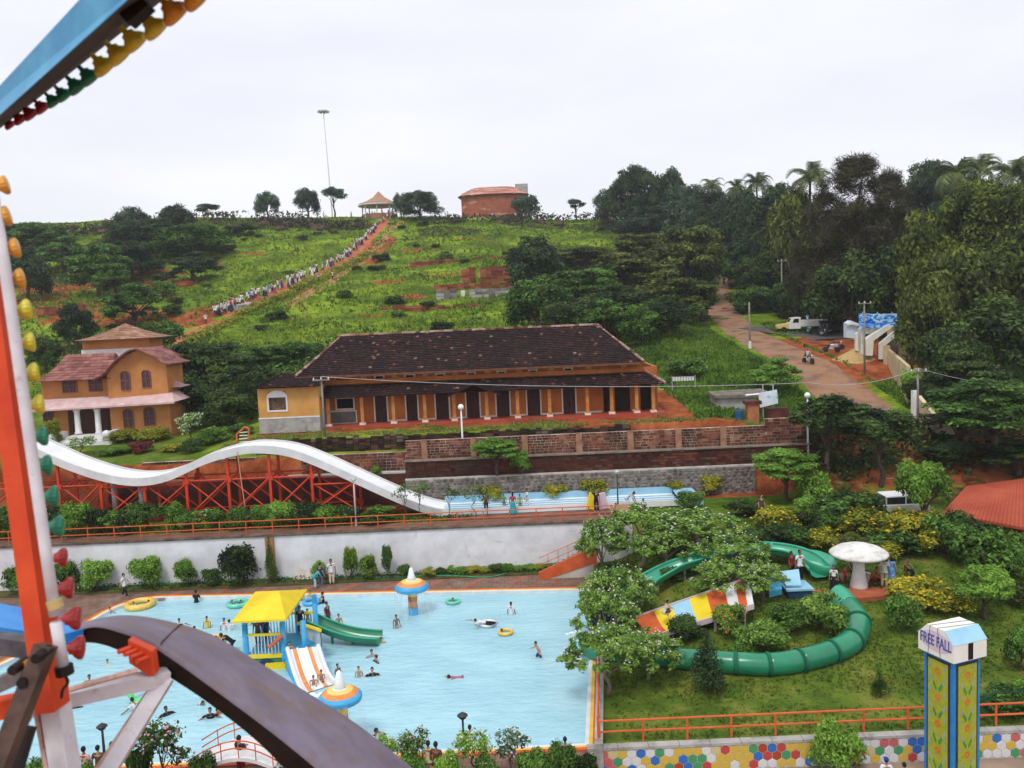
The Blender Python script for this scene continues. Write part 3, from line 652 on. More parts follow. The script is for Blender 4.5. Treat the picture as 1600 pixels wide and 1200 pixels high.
mb.b2((xL,FY+.25,gz),(xL+.25,76,wz));mb.b2((xR-.25,FY+.25,gz),(xR,76,wz));mb.b2((xL,75.75,gz),(xR,76,wz))
mb.build('verandah_wall',OCH,hs)
mb=MB();mb.b2((xL+.3,FY+1.2,gz),(xR-.3,FY+1.25,wz));mb.build('inner_wall',mat('shaded_inner_wall',(.04,.02,.015),(.08,.04,.03),scale=2),hs)  # wall colour darkened to paint in the indoor shade
for i,(a,b)in enumerate(edges):
    if i<7:
        d=MB();d.b2((a+.02,FY+.14,gz),((a+b)/2-.01,FY+.19,zd));d.b2(((a+b)/2+.01,FY+.14,gz),(b-.02,FY+.19,zd))
        for q in range(3):d.b2((a+.08,FY+.125,gz+.15+q*.72),((a+b)/2-.06,FY+.142,gz+.75+q*.72));d.b2(((a+b)/2+.06,FY+.125,gz+.15+q*.72),(b-.08,FY+.142,gz+.75+q*.72))
        dr=d.build('door',WOODD,hs)
        f=MB();f.b2((a-.11,FY-.05,gz),(a,FY-.002,zd+.11));f.b2((b,FY-.05,gz),(b+.11,FY-.002,zd+.11));f.b2((a,FY-.05,zd),(b,FY-.002,zd+.11));f.build('door_frame',TRIM,dr)
for i in range(len(edges)-1):
    a,b=edges[i][1]+.12,edges[i+1][0]-.12
    if b-a>.5:mb=MB();mb.b2((a,FY-.045,gz+.0),(b,FY-.002,gz+.13));mb.build('skirting',TRIM,hs)
for (a,b,z0,z1)in [(w0,w1,gz+1.2,gz+2.0),(v0,v1,gz+.05,gz+.95)]:
    mb=MB();mb.b2((a,FY+.16,z0),(b,FY+.2,z1));wn=mb.build('window',BLACK if z1>gz+1.5 else mat('grey_shutter',(.12,.11,.1),(.2,.18,.17),scale=3),hs)
    f=MB();f.b2((a-.1,FY-.06,z0-.1),(b+.1,FY-.002,z0));f.b2((a-.1,FY-.06,z1),(b+.1,FY-.002,z1+.1));f.b2((a-.1,FY-.06,z0),(a,FY-.002,z1));f.b2((b,FY-.06,z0),(b+.1,FY-.002,z1));f.build('window_frame',TRIM,wn)
for px in (513,566,615,664,710,761,809,859,918,956,995,1021):
    c=X(px,640,64.8);mb=MB();mb.b2((c-.13,64.66,gz+.16),(c+.13,64.94,10.85));pl=mb.build('pillar',OCHP,hs)
    mb=MB();mb.b2((c-.24,64.56,gz),(c+.24,65.06,gz+.158));mb.build('pillar_base',TRIM,pl)
    mb=MB();mb.b2((c-.21,64.6,10.62),(c+.21,65.02,10.72));mb.build('capital',OCHY,pl)
# upper wall
mb=MB();mb.b2((xL+.3,FY+.3,11.4),(X(1003,580,FY),75.5,12.62));mb.build('upper_wall',OCH,hs)
ups=[(585,601,591),(632,649,589),(680,696,588),(729,744,586),(776,791,584),(825,840,582),(880,895,579)]
for a,b,yy in ups:
    xa_,xb2=X(a,yy,FY+.3),X(b,yy,FY+.3);zc=P((a+b)/2,yy,FY+.3).z
    mb=MB();mb.b2((xa_+.12,FY+.2,zc-.17),(xb2-.12,FY+.298,zc+.17));wn=mb.build('window',BLACK,hs)
    f=MB();f.b2((xa_,FY+.16,zc+.17),(xb2,FY+.296,zc+.27));f.b2((xa_,FY+.16,zc-.27),(xb2,FY+.296,zc-.17));f.b2((xa_,FY+.16,zc-.17),(xa_+.12,FY+.296,zc+.17));f.b2((xb2-.12,FY+.16,zc-.17),(xb2,FY+.296,zc+.17));f.build('window_frame',TRIM,wn)
for px in (520,568,616,664,712,762,812,862,920,975):
    c=X(px,588,FY+.25);mb=MB();mb.b2((c-.22,FY+.22,11.5),(c+.22,FY+.299,12.6));mb.build('pilaster',OCHY,hs)
# roofs
ze,zr,RY=P(740,577,65.2).z,P(735,516,71.5).z,71.5
eL,eR=X(462,590,65.2),X(1006,566,65.2);rL_,rR_=X(533,524,RY),X(934,508,RY)
def E(x,y,z):return Vector((x,y,z))
rf=MB();f1,f2=E(eL,65.2,ze),E(eR,65.2,ze);g1,g2=E(rL_,RY,zr),E(rR_,RY,zr);k1,k2=E(eL,77.8,ze),E(eR,77.8,ze)
tiled(rf,f1,f2,g2,g1,.3,.25);tiled(rf,k2,k1,g1,g2,.4,.35)
gl=g1+Vector((-.25,0,-.75));gr_=g2+Vector((.25,0,-.75))
tiled(rf,k1,f1,gl+E(0,-.6,-.1),gl+E(0,.6,-.1),.35,.3);tiled(rf,f2,k2,gr_+E(0,.6,-.1),gr_+E(0,-.6,-.1),.35,.3)
mr=rf.build('roof',ROOFT,hs,kind=None)
ub=MB();ub.add([f1-E(0,0,.03),f2-E(0,0,.03),k2-E(0,0,.03),k1-E(0,0,.03),g1-E(0,0,.06),g2-E(0,0,.06)],[(0,1,2,3),(0,4,5,1),(2,5,4,3),(0,3,4),(1,5,2)]);ub.build('roof_deck',WOODD,hs)
mb=MB();mb.b2((f1.x-.02,65.12,ze-.16),(f2.x+.02,65.2,ze-.0));mb.build('fascia',mat('fascia_board',(.1,.035,.02),(.22,.08,.04),scale=3),hs)
RDG=mat_island('ridge_tile',[(.08,.03,.02),(.2,.1,.07),(.4,.3,.24),(.35,.12,.06)])
def ridge(mb,a,b,r=.13,step=.4):
    a,b=Vector(a),Vector(b);k=max(1,int((b-a).length/step))
    for i in range(k):
        p,q=a.lerp(b,i/k),a.lerp(b,(i+.96)/k);mb.tube([p+E(0,0,random.uniform(-.02,.03)),q+E(0,0,random.uniform(0,.04))],[r,r*.9],6)
rg=MB();ridge(rg,g1,g2);ridge(rg,g2+E(0,0,-.1),f2+E(0,0,.06));ridge(rg,g1+E(0,0,-.1),f1+E(0,0,.06));ridge(rg,g2,k2);ridge(rg,g1,k1)
rg.build('ridge_tiles',RDG,mr,kind='stuff')
gb=MB()
gb.prism([(RY-1.3,zr-.85),(RY+1.3,zr-.85),(RY,zr+.02)],rR_+.02,rR_+.3,'x');gb.prism([(RY-1.3,zr-.85),(RY+1.3,zr-.85),(RY,zr+.02)],rL_-.3,rL_-.02,'x');gb.build('gablet',WOODD,hs)
# verandah roof
zl,zu=P(770,611,64.15).z,P(770,589,66.1).z
a1,a2=E(X(500,618,64.15),64.15,zl),E(X(1040,600,64.15),64.15,zl);b1_,b2_=E(xL+.2,66.28,zu),E(X(1004,582,66.2),66.28,zu)
rv=MB();tiled(rv,a1,a2,b2_,b1_,.3,.25)
a3=E(a2.x,76.5,zl);b3=E(b2_.x,76.5,zu);tiled(rv,a2,a3,b3,b2_,.3,.3);vr=rv.build('verandah_roof',ROOFT,hs)
ub=MB();ub.add([a1-E(0,0,.03),a2-E(0,0,.03),b2_-E(0,0,.03),b1_-E(0,0,.03),a3-E(0,0,.03),b3-E(0,0,.03)],[(0,1,2,3),(1,4,5,2)]);ub.build('verandah_roof_deck',WOODD,hs)
rg=MB();ridge(rg,a2+E(0,0,.05),b2_+E(0,0,.08));rg.build('ridge_tiles',RDG,vr,kind='stuff')
# small porch gable over the middle door
pc=X(739,600,64);pz=zl+.62;pg=MB()
for sgn in (-1,1):
    q=[E(pc+sgn*2.1,63.7,zl-.28),E(pc,63.7,pz),E(pc,65.9,pz),E(pc+sgn*2.1,65.9,zl-.28)]
    if sgn<0:tiled(pg,q[3],q[0],q[1],q[2],.28,.25)
    else:tiled(pg,q[0],q[3],q[2],q[1],.28,.25)
gp=pg.build('porch_roof',ROOFT,hs);mb=MB()
for sgn in (-1,1):mb.slab([E(pc,63.72,pz-.01),E(pc+sgn*2.08,63.72,zl-.29),E(pc+sgn*2.08,65.9,zl-.29),E(pc,65.9,pz-.01)],.05)
mb.build('porch_boards',WOODD,gp)
# left wing
lw0,lw1=X(404,640,63.6),X(499,640,63.6);lz=P(450,668,63.6).z;lt=P(450,606,63.6).z;zp=P(450,652,63.6).z
wy=63.6;ax0,ax1=X(420,630,wy),X(447,630,wy);az0,az1=P(433,641,wy).z,P(433,621,wy).z
mb=MB();mb.b2((lw0-.02,wy-.04,lz-.4),(lw1,70,zp));mb.build('wing_plinth',CONC,hs)
mb=MB();mb.b2((lw0-.03,wy-.07,zp-.06),(lw1+.01,wy-.041,zp+.04));mb.build('plinth_band',WHITE,hs)
mb=MB();mb.b2((lw0,wy,zp),(ax0,70,lt));mb.b2((ax1,wy,zp),(lw1,70,lt));mb.b2((ax0,wy,zp),(ax1,wy+.3,az0));mb.b2((ax0,wy,az1+.45),(ax1,wy+.3,lt));mb.b2((ax0,wy,az1),(ax0+.01,wy+.3,az1+.45));mb.b2((ax0,69.7,zp),(ax1,70,lt));mb.build('wing_wall',OCHY,hs)
mb=MB();mb.b2((ax0,wy+.2,az0),(ax1,wy+.24,az1));wn=mb.build('window',mat('dim_window',(.03,.02,.02),(.2,.12,.08),scale=3),hs)
mb=MB();mb.b2((ax0-.12,wy-.05,az0-.12),(ax1+.12,wy-.002,az0));mb.b2((ax0-.12,wy-.05,az0),(ax0,wy-.002,az1));mb.b2((ax1,wy-.05,az0),(ax1+.12,wy-.002,az1));mb.build('window_frame',WHITE,wn)
ac=(ax0+ax1)/2;ar=(ax1-ax0)/2+.12
mb=MB();mb.prism([(ac+ar*math.cos(R_(a)),az1+.55*math.sin(R_(a)))for a in range(0,181,15)],wy-.05,wy+.15);mb.build('arched_head',WHITE,wn)
wr=MB();zq=lt+.12
e1,e2,e3,e4=E(X(396,606,63),63,zq),E(lw1+.5,63,zq),E(lw1+.5,66.5,zq+.8),E(lw0+1.2,66.5,zq+.8)
tiled(wr,e1,e2,e3,e4,.28,.25);tiled(wr,E(e1.x,70.5,zq),e1,e4,E(e4.x,67,zq+.8),.3,.3);wro=wr.build('wing_roof',ROOFT,hs)
mb=MB();mb.add([e1-E(0,0,.03),e2-E(0,0,.03),e3-E(0,0,.03),e4-E(0,0,.03),E(e1.x,70.5,zq-.03),E(e3.x,70.5,zq+.7)],[(0,1,2,3),(0,3,4),(3,2,5,4)]);mb.build('wing_roof_deck',WOODD,hs)
# ================================================================== the villa
VP=mat('villa_orange_plaster',(.42,.165,.05),(.58,.26,.09),scale=.7,rough=.85);mixin(VP,(.3,.1,.03),.8,.5,.75,amount=.5)
MAUVE=mat_island('mauve_shingle',[(.17,.06,.052),(.25,.095,.08),(.33,.15,.13)],rough=.8,nscale=.5)
TAN=mat_island('tan_shingle',[(.26,.13,.08),(.36,.2,.13),(.46,.29,.2)],rough=.8,nscale=.5)
PINK=mat('pink_eave',(.5,.32,.31),(.68,.5,.5),scale=1.5)
vl=thing('villa','two storey ochre villa with mauve shingle roofs and a tan topped tower','house',(-37,74,7.5))
def bb(a,b,y0,zlo,y1,zhi,m,name='wall',kind=None):
    mb=MB();mb.b2((a,y0,zlo),(b,y1,zhi));return mb.build(name,m,vl)
vz=7.3
A0,A1=X(64,600,71),X(176,600,71);B0,B1=X(168,600,70),X(262,600,70)
zmid=P(150,632,70.5).z;zt1=P(120,590,71).z;ztB=P(190,575,70).z
bb(A0,A1-.0,71,vz,76,zt1,VP);
mb=MB();ap=P(216,546,70).z
pr=[(B0,vz),(B1,vz),(B1,P(262,566,70).z),(P(245,558,70).x,P(245,556,70).z),(P(216,547,70).x,ap),(P(195,556,70).x,P(195,556,70).z),(P(178,572,70).x,P(178,572,70).z),(B0,P(168,586,70).z)]
mb.prism(pr,70,73.4);mb.build('gable_wall',VP,vl)
# curved gable roof sheet over B
rp_=[Vector((q[0],0,q[1]))for q in [(B0-.9,pr[7][1]-.35),(B0,pr[7][1]+.05),pr[6],pr[5],pr[4],pr[3],pr[2],(B1+.6,pr[2][1]-.2)]]
rp_=cat([Vector((p.x,0,p.z+.1))for p in rp_],4)
mb=MB()
for p,q in zip(rp_[:-1],rp_[1:]):
    y=69.2
    while y<73.6:
        yy=min(y+.5,74);j=random.uniform(0,.02);mb.slab([(p.x,y,p.z+j),(q.x,y,q.z+j),(q.x,yy-.02,q.z+j),(p.x,yy-.02,p.z+j)],.1);y+=.5
mb.build('gable_roof',MAUVE,vl)
# mauve hip roof over A with swept eaves
def hip(x0,x1,y0,y1,z0,z1,m,name,sweep=.35,rdx=.5,rdy=.5,n=7,course=9):
    mb=MB();cx0,cx1=x0+(x1-x0)*rdx*.5,x1-(x1-x0)*rdx*.5;cy0,cy1=y0+(y1-y0)*rdy*.5,y1-(y1-y0)*rdy*.5
    def lvl(t):
        s=t**.8;z=z0+(z1-z0)*(t*t*sweep+t*(1-sweep));return [(x0+(cx0-x0)*s,y0+(cy0-y0)*s,z),(x1+(cx1-x1)*s,y0+(cy0-y0)*s,z),(x1+(cx1-x1)*s,y1+(cy1-y1)*s,z),(x0+(cx0-x0)*s,y1+(cy1-y1)*s,z)]
    for r in range(course):
        a,b=lvl(r/course),lvl((r+1)/course)
        for s in range(4):
            p,q,u,v=map(Vector,(a[s],a[(s+1)%4],b[(s+1)%4],b[s]));k=max(2,int((q-p).length/.5))
            for i in range(k):
                c0,c1,c2,c3=p.lerp(q,i/k),p.lerp(q,(i+.97)/k),v.lerp(u,(i+.97)/k),v.lerp(u,i/k);lf=E(0,0,.05+random.uniform(0,.02))
                mb.add([c0+lf,c1+lf,c2,c3,c0,c1],[(0,1,2,3),(4,5,1,0)])
    t=lvl(1);mb.add(t,[(0,1,2,3)]);bt=[(p[0],p[1],p[2]-.02)for p in lvl(0)];mb.add(bt,[(3,2,1,0)])
    return mb.build(name,m,vl)
hip(X(50,585,70),A1+.4,70,77,zt1-.15,P(110,555,72).z,MAUVE,'hip_roof',rdx=.35,rdy=1)
# tower
T0,T1=X(127,550,75),X(236,550,75);tw0=P(180,563,75).z;tw1=P(180,545,75).z;tw2=P(180,530,75).z
bb(T0,T1,75,zt1-1.5,78,tw1,WHITE,'tower_parapet');bb(T0+.1,T1-.1,75.1,tw1,77.9,tw2+.15,VP,'tower_wall')
hip(X(117,533,74.2),X(241,530,74.2),74.2,78.8,tw2,P(182,506,77).z,TAN,'tower_roof',rdx=1,rdy=1,sweep=.15)
hip(X(232,555,76),X(278,555,76),75,77.5,P(255,557,76).z,P(255,541,77).z,MAUVE,'back_roof',rdx=.8,rdy=1)
bb(X(240,560,76.5),X(270,560,76.5),76,vz,77.2,P(255,557,76).z,VP,'back_wall')
hip(X(248,604,71),X(286,604,71),70.8,72.6,P(266,605,71).z,P(266,594,72).z,PINK,'side_roof',rdx=.9,rdy=1)
bb(B1+.01,X(275,640,71.5),71.5,vz,72.5,P(266,603,71).z,VP,'side_wall')
# pent roof between the storeys
mb=MB();za=P(160,637,69).z;zb_=P(160,623,70.6).z
pts0=[E(X(44,637,69),69.2,za-.0),E(X(272,622,68.8),68.8,za+.25)]
mb.add([pts0[0],pts0[1],E(B1+.3,70,zb_+.3),E(A0-.5,71,zb_+.1),pts0[0]-E(0,0,.14),pts0[1]-E(0,0,.14),E(B1+.3,70,zb_+.1),E(A0-.5,71,zb_-.1)],[(0,1,2,3),(7,6,5,4),(0,4,5,1),(1,5,6,2),(2,6,7,3),(3,7,4,0)])
mb.add([pts0[1],E(X(272,622,68.8),72.5,za+.25),E(B1+.01,72.5,zb_+.3),E(B1+.01,70,zb_+.3)],[(0,1,2,3)])
mb.build('pent_roof',PINK,vl)
VWIN=mat('villa_window',(.05,.025,.03),(.12,.06,.07),scale=4,rough=.4);VFR=mat('villa_window_frame',(.16,.07,.05),(.25,.12,.09),scale=4)
def vwin(x0,x1,y,z0,z1,arch=True):
    c=(x0+x1)/2;r=(x1-x0)/2;zz=z1-r*.8 if arch else z1
    poly=[(x0,z0),(x1,z0),(x1,zz)]+([(c+r*math.cos(R_(a)),zz+r*.8*math.sin(R_(a)))for a in range(20,180,20)]if arch else [])+[(x0,zz)]
    mb=MB();mb.prism(poly,y-.03,y+.02);wn=mb.build('window',VWIN,vl)
    poly2=[(c+(q[0]-c)*1.16,(z0+z1)/2+(q[1]-(z0+z1)/2)*1.09)for q in poly];n=len(poly)
    mb=MB();vs=[(a,y-.09,b)for a,b in poly]+[(a,y-.09,b)for a,b in poly2]+[(a,y-.0,b)for a,b in poly]+[(a,y-.0,b)for a,b in poly2]
    mb.add(vs,[(i,(i+1)%n,(i+1)%n+n,i+n)for i in range(n)]+[(i,i+2*n,(i+1)%n+2*n,(i+1)%n)for i in range(n)]+[(i+n,(i+1)%n+n,(i+1)%n+3*n,i+3*n)for i in range(n)])
    mb.b2((c-.03,y-.08,z0),(c+.03,y-.031,z1));mb.b2((x0,y-.08,(z0+z1)/2-.03),(x1,y-.031,(z0+z1)/2+.03));mb.build('window_frame',VFR,wn)
for a,b,c,d in [(191,204,609,581),(224,236,605,579),(195,209,667,640),(227,243,664,637)]:vwin(X(a,c,70),X(b,c,70),69.998,P(a,c,70).z,P(a,d,70).z)
for a,b,c,d in [(100,120,613,592),(141,159,611,591),(70,84,664,642)]:vwin(X(a,c,71),X(b,c,71),70.998,P(a,c,71).z,P(a,d,71).z,False)
mb=MB();mb.b2((X(108,660,71),70.9,vz),(X(182,660,71),70.99,P(150,640,71).z));mb.build('entrance_shade_panel',mat('entrance_shade',(.06,.025,.015),(.1,.045,.03),scale=3),vl)  # flat dark panel on the wall, painting in the entrance shade
for px in (121,153):
    c=X(px,655,69.6);mb=MB();mb.smooth=True;z0_,z1_=P(px,678,69.6).z,za-.1
    mb.lathe([(.3,z0_),(.3,z0_+.15),(.24,z0_+.2),(.22,z1_-.25),(.3,z1_-.1),(.3,z1_)],(c,69.6,0),12);mb.build('column',WHITE,vl)
for k in range(4):
    c=X(138,680,69);z=P(138,680,69).z;mb=MB();mb.b2((c-1.6-.3*k,68.6-.3*k,vz-.6),(c+1.6+.3*k,69.9,z-.12*k));mb.build('entrance_step',WHITE,vl)
for sg in (-1,1):
    c=X(138,680,69)+sg*2.2;mb=MB();mb.b2((c-.2,67.6,vz-.6),(c+.2,69.6,z+.35));mb.ball((c,67.6,z+.2),.34,8,5);mb.build('entrance_wall',WHITE,vl)
# ================================================================== the white wave slide
FIB=mat('white_fibreglass',(.72,.73,.74),(.84,.85,.86),scale=.6,rough=.3,spec=.5)
FIBS=mat('slide_side_white',(.55,.55,.55),(.72,.72,.72),scale=.8,rough=.5);mixin(FIBS,(.35,.32,.28),1.5,.58,.8,amount=.5)
LBL=mat('pale_blue_fibreglass',(.25,.5,.68),(.36,.62,.78),scale=1,rough=.4)
sl=thing('wave_slide','white wave slide with several lanes dipping and rising on red steel','water slide',(-16,57.7,3.2))
Y0,Y1=55.75,58.45  # near and far edge
ctr=[(-260,560),(-160,606),(-70,650),(0,678),(55,703),(110,727),(165,744),(215,750),(262,742),(320,716),(370,702),(405,699),(450,704),(500,722),(560,749),(620,776),(665,793),(700,799)]
line=[P(px,py,55.75)for px,py in ctr]
line=[Vector((p.x,0,p.z))for p in line];zb=3.4
line[-1].z=zb;
for px in (760,840,920,1000,1062):line.append(Vector((P(px,792,55.75).x,0,zb)))
line=cat(line,5)
lw_=(Y1-Y0-.3)/4
def lane_profile():
    """y, dz across the slide: four shallow troughs between raised lips"""
    pr=[]
    for k in range(4):
        a=Y0+.15+lw_*k
        for t,dz in ((0,0),(.05,0),(.12,-.16),(.5,-.21),(.88,-.16),(.95,0)):pr.append((a+t*lw_,dz))
    pr.append((Y1-.15,0));return pr
prf=lane_profile();nP=len(prf)
kflat=[i for i,p in enumerate(line)if p.x>=P(690,798,57).x][0]
def surf(seg,name,m,lift=0):
    mb=MB();mb.smooth=True;vs=[(p.x,y,p.z+dz+lift)for p in seg for y,dz in prf]
    mb.add(vs,[(i*nP+k,(i+1)*nP+k,(i+1)*nP+k+1,i*nP+k+1)for i in range(len(seg)-1)for k in range(nP-1)]);return mb.build(name,m,sl)
surf(line[:kflat+1],'slide_lanes',FIB);surf(line[kflat:],'run_out_lanes',mat('wet_white_lane',(.6,.68,.7),(.78,.84,.86),scale=1,rough=.2,spec=.6))
def rim(y0,y1,seg,name,m,up=.12,dn=.42):
    mb=MB();vs=[]
    for p in seg:vs+=[(p.x,y0,p.z-dn),(p.x,y0,p.z+up),(p.x,y1,p.z+up),(p.x,y1,p.z-dn)]
    mb.add(vs,[(i*4+k,i*4+(k+1)%4,(i+1)*4+(k+1)%4,(i+1)*4+k)for i in range(len(seg)-1)for k in range(4)]+[(0,1,2,3),tuple(len(vs)-4+k for k in (3,2,1,0))]);return mb.build(name,m,sl)
rim(Y0,Y0+.147,line[:kflat+1],'slide_side',FIBS);rim(Y1-.147,Y1,line[:kflat+1],'slide_side',FIBS)
rim(Y0-.0,Y0+.147,line[kflat:],'run_out_edge',FIB,.1,.3);rim(Y1-.147,Y1+.25,line[kflat:],'blue_edge',LBL,.4,.3)
# thin blue lines between the lanes on the level run
for k in (1,2,3):
    yy=Y0+.15+lw_*k;mb=MB();mb.b2((line[kflat].x,yy-.05,zb-.02),(line[-1].x,yy+.05,zb+.022));mb.build('lane_divider',LBL,sl)
xe=line[-1].x
mb=MB();mb.add([(xe,Y0,zb+.1),(xe+1.7,Y0+.3,zb+.05),(xe+1.4,Y1,zb+.3),(xe,Y1,zb+.3),(xe,Y0,zb-.4),(xe+1.7,Y0+.3,zb-.4),(xe+1.4,Y1,zb-.4),(xe,Y1,zb-.4)],[(0,1,5,4),(1,2,6,5),(2,3,7,6),(4,5,6,7),(0,3,2,1)]);mb.build('end_basin',LBL,sl)
# steel trestles
def zline(x):
    for a,b in zip(line[:-1],line[1:]):
        if a.x<=x<=b.x:return a.z+(b.z-a.z)*(x-a.x)/(b.x-a.x)
    return line[0].z if x<line[0].x else zb
tr=thing('slide_trestle','red steel trestle of posts and crossed braces under the white slide','scaffold',(-16,57.7,3.1))
posts=[X(px,790,56.1)for px in (-40,25,95,160,228,294,360,425,490,555)]
gzz=3.05
for ri,yy in enumerate((56.1,58.3)):
    for i,x in enumerate(posts):
        zt=zline(x)-.32;mb=MB();mb.box((x,yy,(zt+gzz)/2),(.17,.17,zt-gzz));mb.build('post',RED,tr)
    for x0_,x1_ in zip(posts[:-1],posts[1:]):
        za0,za1=zline(x0_)-.5,zline(x1_)-.5;lvl=min(za0,za1,6.2)
        for z in (gzz+.75,lvl):
            mb=MB();mb.bar((x0_+.09,yy,z),(x1_-.09,yy,z),.085);mb.build('beam',RED,tr)
        mb=MB();mb.bar((x0_+.06,yy-.1,gzz+.75),(x1_-.06,yy-.1,lvl),.085);mb.build('brace',RED,tr)
        mb=MB();mb.bar((x0_+.06,yy+.1,lvl),(x1_-.06,yy+.1,gzz+.75),.085);mb.build('brace',RED,tr)
for x in posts:
    mb=MB();z=zline(x)-.36;mb.bar((x,56.0,z),(x,58.4,z),.12);mb.build('cross_beam',RED,tr)
    for yy in (56.1,58.3):
        mb=MB();mb.box((x,yy-.09,min(z-.2,6.2)),(.42,.04,.34));mb.build('gusset',RED,tr);mb=MB();mb.box((x,yy-.09,gzz+.75),(.42,.04,.34));mb.build('gusset',RED,tr)
# little portal frame and rope ladder at the crest
pf_=thing('portal_frame','small orange red steel frame standing over the crest of the slide','frame',tuple(P(378,700,58.7)))
q=[P(370,706,58.8),P(370,678,58.8),P(383,667,58.8),P(389,670,58.8),P(389,700,58.8)]
for a,b in zip(q[:-1],q[1:]):mb=MB();mb.tube([a,b],.06,6);mb.build('frame_bar',ORANGE,pf_)
for k in range(5):
    a,b=P(374,676+k*5,58.8),P(387,675+k*5,58.8);mb=MB();mb.tube([a,b],.03,5);mb.build('rung',WHITE,pf_)
cb=thing('guy_cable','pale cable hanging down in front of the slide crest','cable',tuple(P(384,792,55.6)))
mb=MB();mb.tube([P(371,706,55.6),P(376,745,55.6),P(383,793,55.6)],.035,5);mb.build('cable',mat('orange_rope',(.5,.25,.15),(.6,.35,.22)),cb)
for px,lb in ((222,'right of the two grey posts'),(180,'left of the two grey posts')):
    b=P(px,793,57.6);t=thing('grey_post',lb+' standing under the dip of the slide','post',(b.x,b.y,3.1));mb=MB();mb.smooth=True;mb.tube([(b.x,b.y,3.1),(b.x,b.y,6.1)],.16,8);mb.build('shaft',GALV,t)

# ================================================================== pool toys
BLUP=mat('sky_blue_paint',(.03,.3,.62),(.08,.42,.74),scale=2,rough=.45)
YEL=mat('yellow_sheet',(.72,.52,.01),(.85,.66,.03),scale=1,rough=.5)
GRNF=mat('green_fibreglass',(.01,.17,.085),(.02,.26,.13),scale=.7,rough=.25,spec=.6)
TEAL=mat('teal_fibreglass',(.02,.30,.17),(.06,.42,.26),scale=.8,rough=.25,spec=.6)
ORP=mat('orange_band_paint',(.66,.22,.06),(.76,.32,.1),scale=3,rough=.5)
FOAMW=mat('white_water',(.75,.85,.88),(.88,.92,.94),scale=5,rough=.6,bump=.5,bscale=15)
SPRAY=bpy.data.materials.new('falling_water');SPRAY.use_nodes=True
n_=SPRAY.node_tree;b_=n_.nodes['Principled BSDF'];b_.inputs['Base Color'].default_value=(.85,.92,.96,1);b_.inputs['Roughness'].default_value=.3
rq=ramp(n_,[(0,0,0),(.32,.32,.32)],[.42,.75]);n_.links.new(noise(n_,2.4,4,.6,'World',(2,2,.3)).outputs[0],rq.inputs[0]);n_.links.new(rq.outputs[0],b_.inputs['Alpha'])
def mushroom_fountain(px,pyc,py_base,wpx,label,colr):
    """cap centre (px,pyc), stem meeting the water at py_base"""
    b=PZ(px,py_base,-.14);t=thing('mushroom_fountain',label,'fountain',tuple(b),'mushroom fountains in the pool')
    R=wpx/2*b.y/FPX;zc=P(px,pyc,b.y).z;h=R*.5
    bands=[((R*.97,zc-.1),(R*1.0,zc+.08),(R*.84,zc+h*.5),BLUP),((R*.84,zc+h*.5),(R*.72,zc+h*.68),(R*.6,zc+h*.8),ORP),((R*.6,zc+h*.8),(R*.48,zc+h*.9),(R*.34,zc+h*.96),mat('yellow_band',(.76,.5,.12),(.85,.62,.2))),((R*.34,zc+h*.96),(R*.2,zc+h),(.05,zc+h*1.02),WHITE)]
    nm=['blue_band','orange_ring','yellow_ring','white_centre']
    for bn,nme in zip(bands,nm):
        mb=MB();mb.smooth=True;prf_=cat([Vector((q[0],0,q[1]))for q in bn[:3]],3);vs=[];K=36
        for q in prf_:
            for k in range(K):a=2*math.pi*k/K;vs.append((b.x+q.x*math.cos(a),b.y+q.x*math.sin(a),q.z))
        mb.add(vs,[(i*K+k,i*K+(k+1)%K,(i+1)*K+(k+1)%K,(i+1)*K+k)for i in range(len(prf_)-1)for k in range(K)]);mb.build(nme,bn[3],t)
    mb=MB();mb.smooth=True;mb.lathe([(R*.1,zc-.3),(R*.5,zc-.05),(R*.97,zc-.1)],(b.x,b.y,0),36);mb.build('cap_underside',WHITE,t)
    H_=zc+.1;parts_=[(0,.2,BLUP),(.2,.45,ORP),(.45,.62,bpy.data.materials['orange_red_paint']),(.62,1,YEL)]
    for a,c,m in parts_:
        mb=MB();mb.smooth=True;mb.tube([(b.x,b.y,-1.3*(a==0)+H_*a),(b.x,b.y,H_*c)],.26,14);mb.build('stem',m,t)
    mb=MB();mb.smooth=True;mb.lathe([(.2,zc+h),(.24,zc+h+.1),(.16,zc+h+.35),(.1,zc+h+.62),(.02,zc+h+.7)],(b.x,b.y,0),10);mb.build('water_jet',FOAMW,t)
    mb=MB();mb.smooth=True;K=40;vs=[]
    for k in range(K):
        a=2*math.pi*k/K;vs+=[(b.x+R*1.02*math.cos(a),b.y+R*1.02*math.sin(a),zc),(b.x+R*1.12*math.cos(a),b.y+R*1.12*math.sin(a),zc*.55),(b.x+R*1.17*math.cos(a),b.y+R*1.17*math.sin(a),-.12)]
    mb.add(vs,[(k*3+j,((k+1)%K)*3+j,((k+1)%K)*3+j+1,k*3+j+1)for k in range(K)for j in (0,1)]);mb.build('water_curtain',SPRAY,t)
    mb=MB();vs=[]
    for k in range(K):
        a=2*math.pi*k/K;r1=R*(1.1+.05*math.sin(k*2.3));r2=R*(1.2+.06*math.sin(k*1.7));vs+=[(b.x+r1*math.cos(a),b.y+r1*math.sin(a),-.125),(b.x+r2*math.cos(a),b.y+r2*math.sin(a),-.12)]
    mb.add(vs,[(k*2,((k+1)%K)*2,((k+1)%K)*2+1,k*2+1)for k in range(K)]);mb.build('splash_ring',SPRAY,t)
mushroom_fountain(646,918,960,54,'far mushroom fountain before the white wall, its stem banded yellow, orange and blue',0)
mushroom_fountain(537,1090,1168,70,'near mushroom fountain in front of the white and orange slide',0)

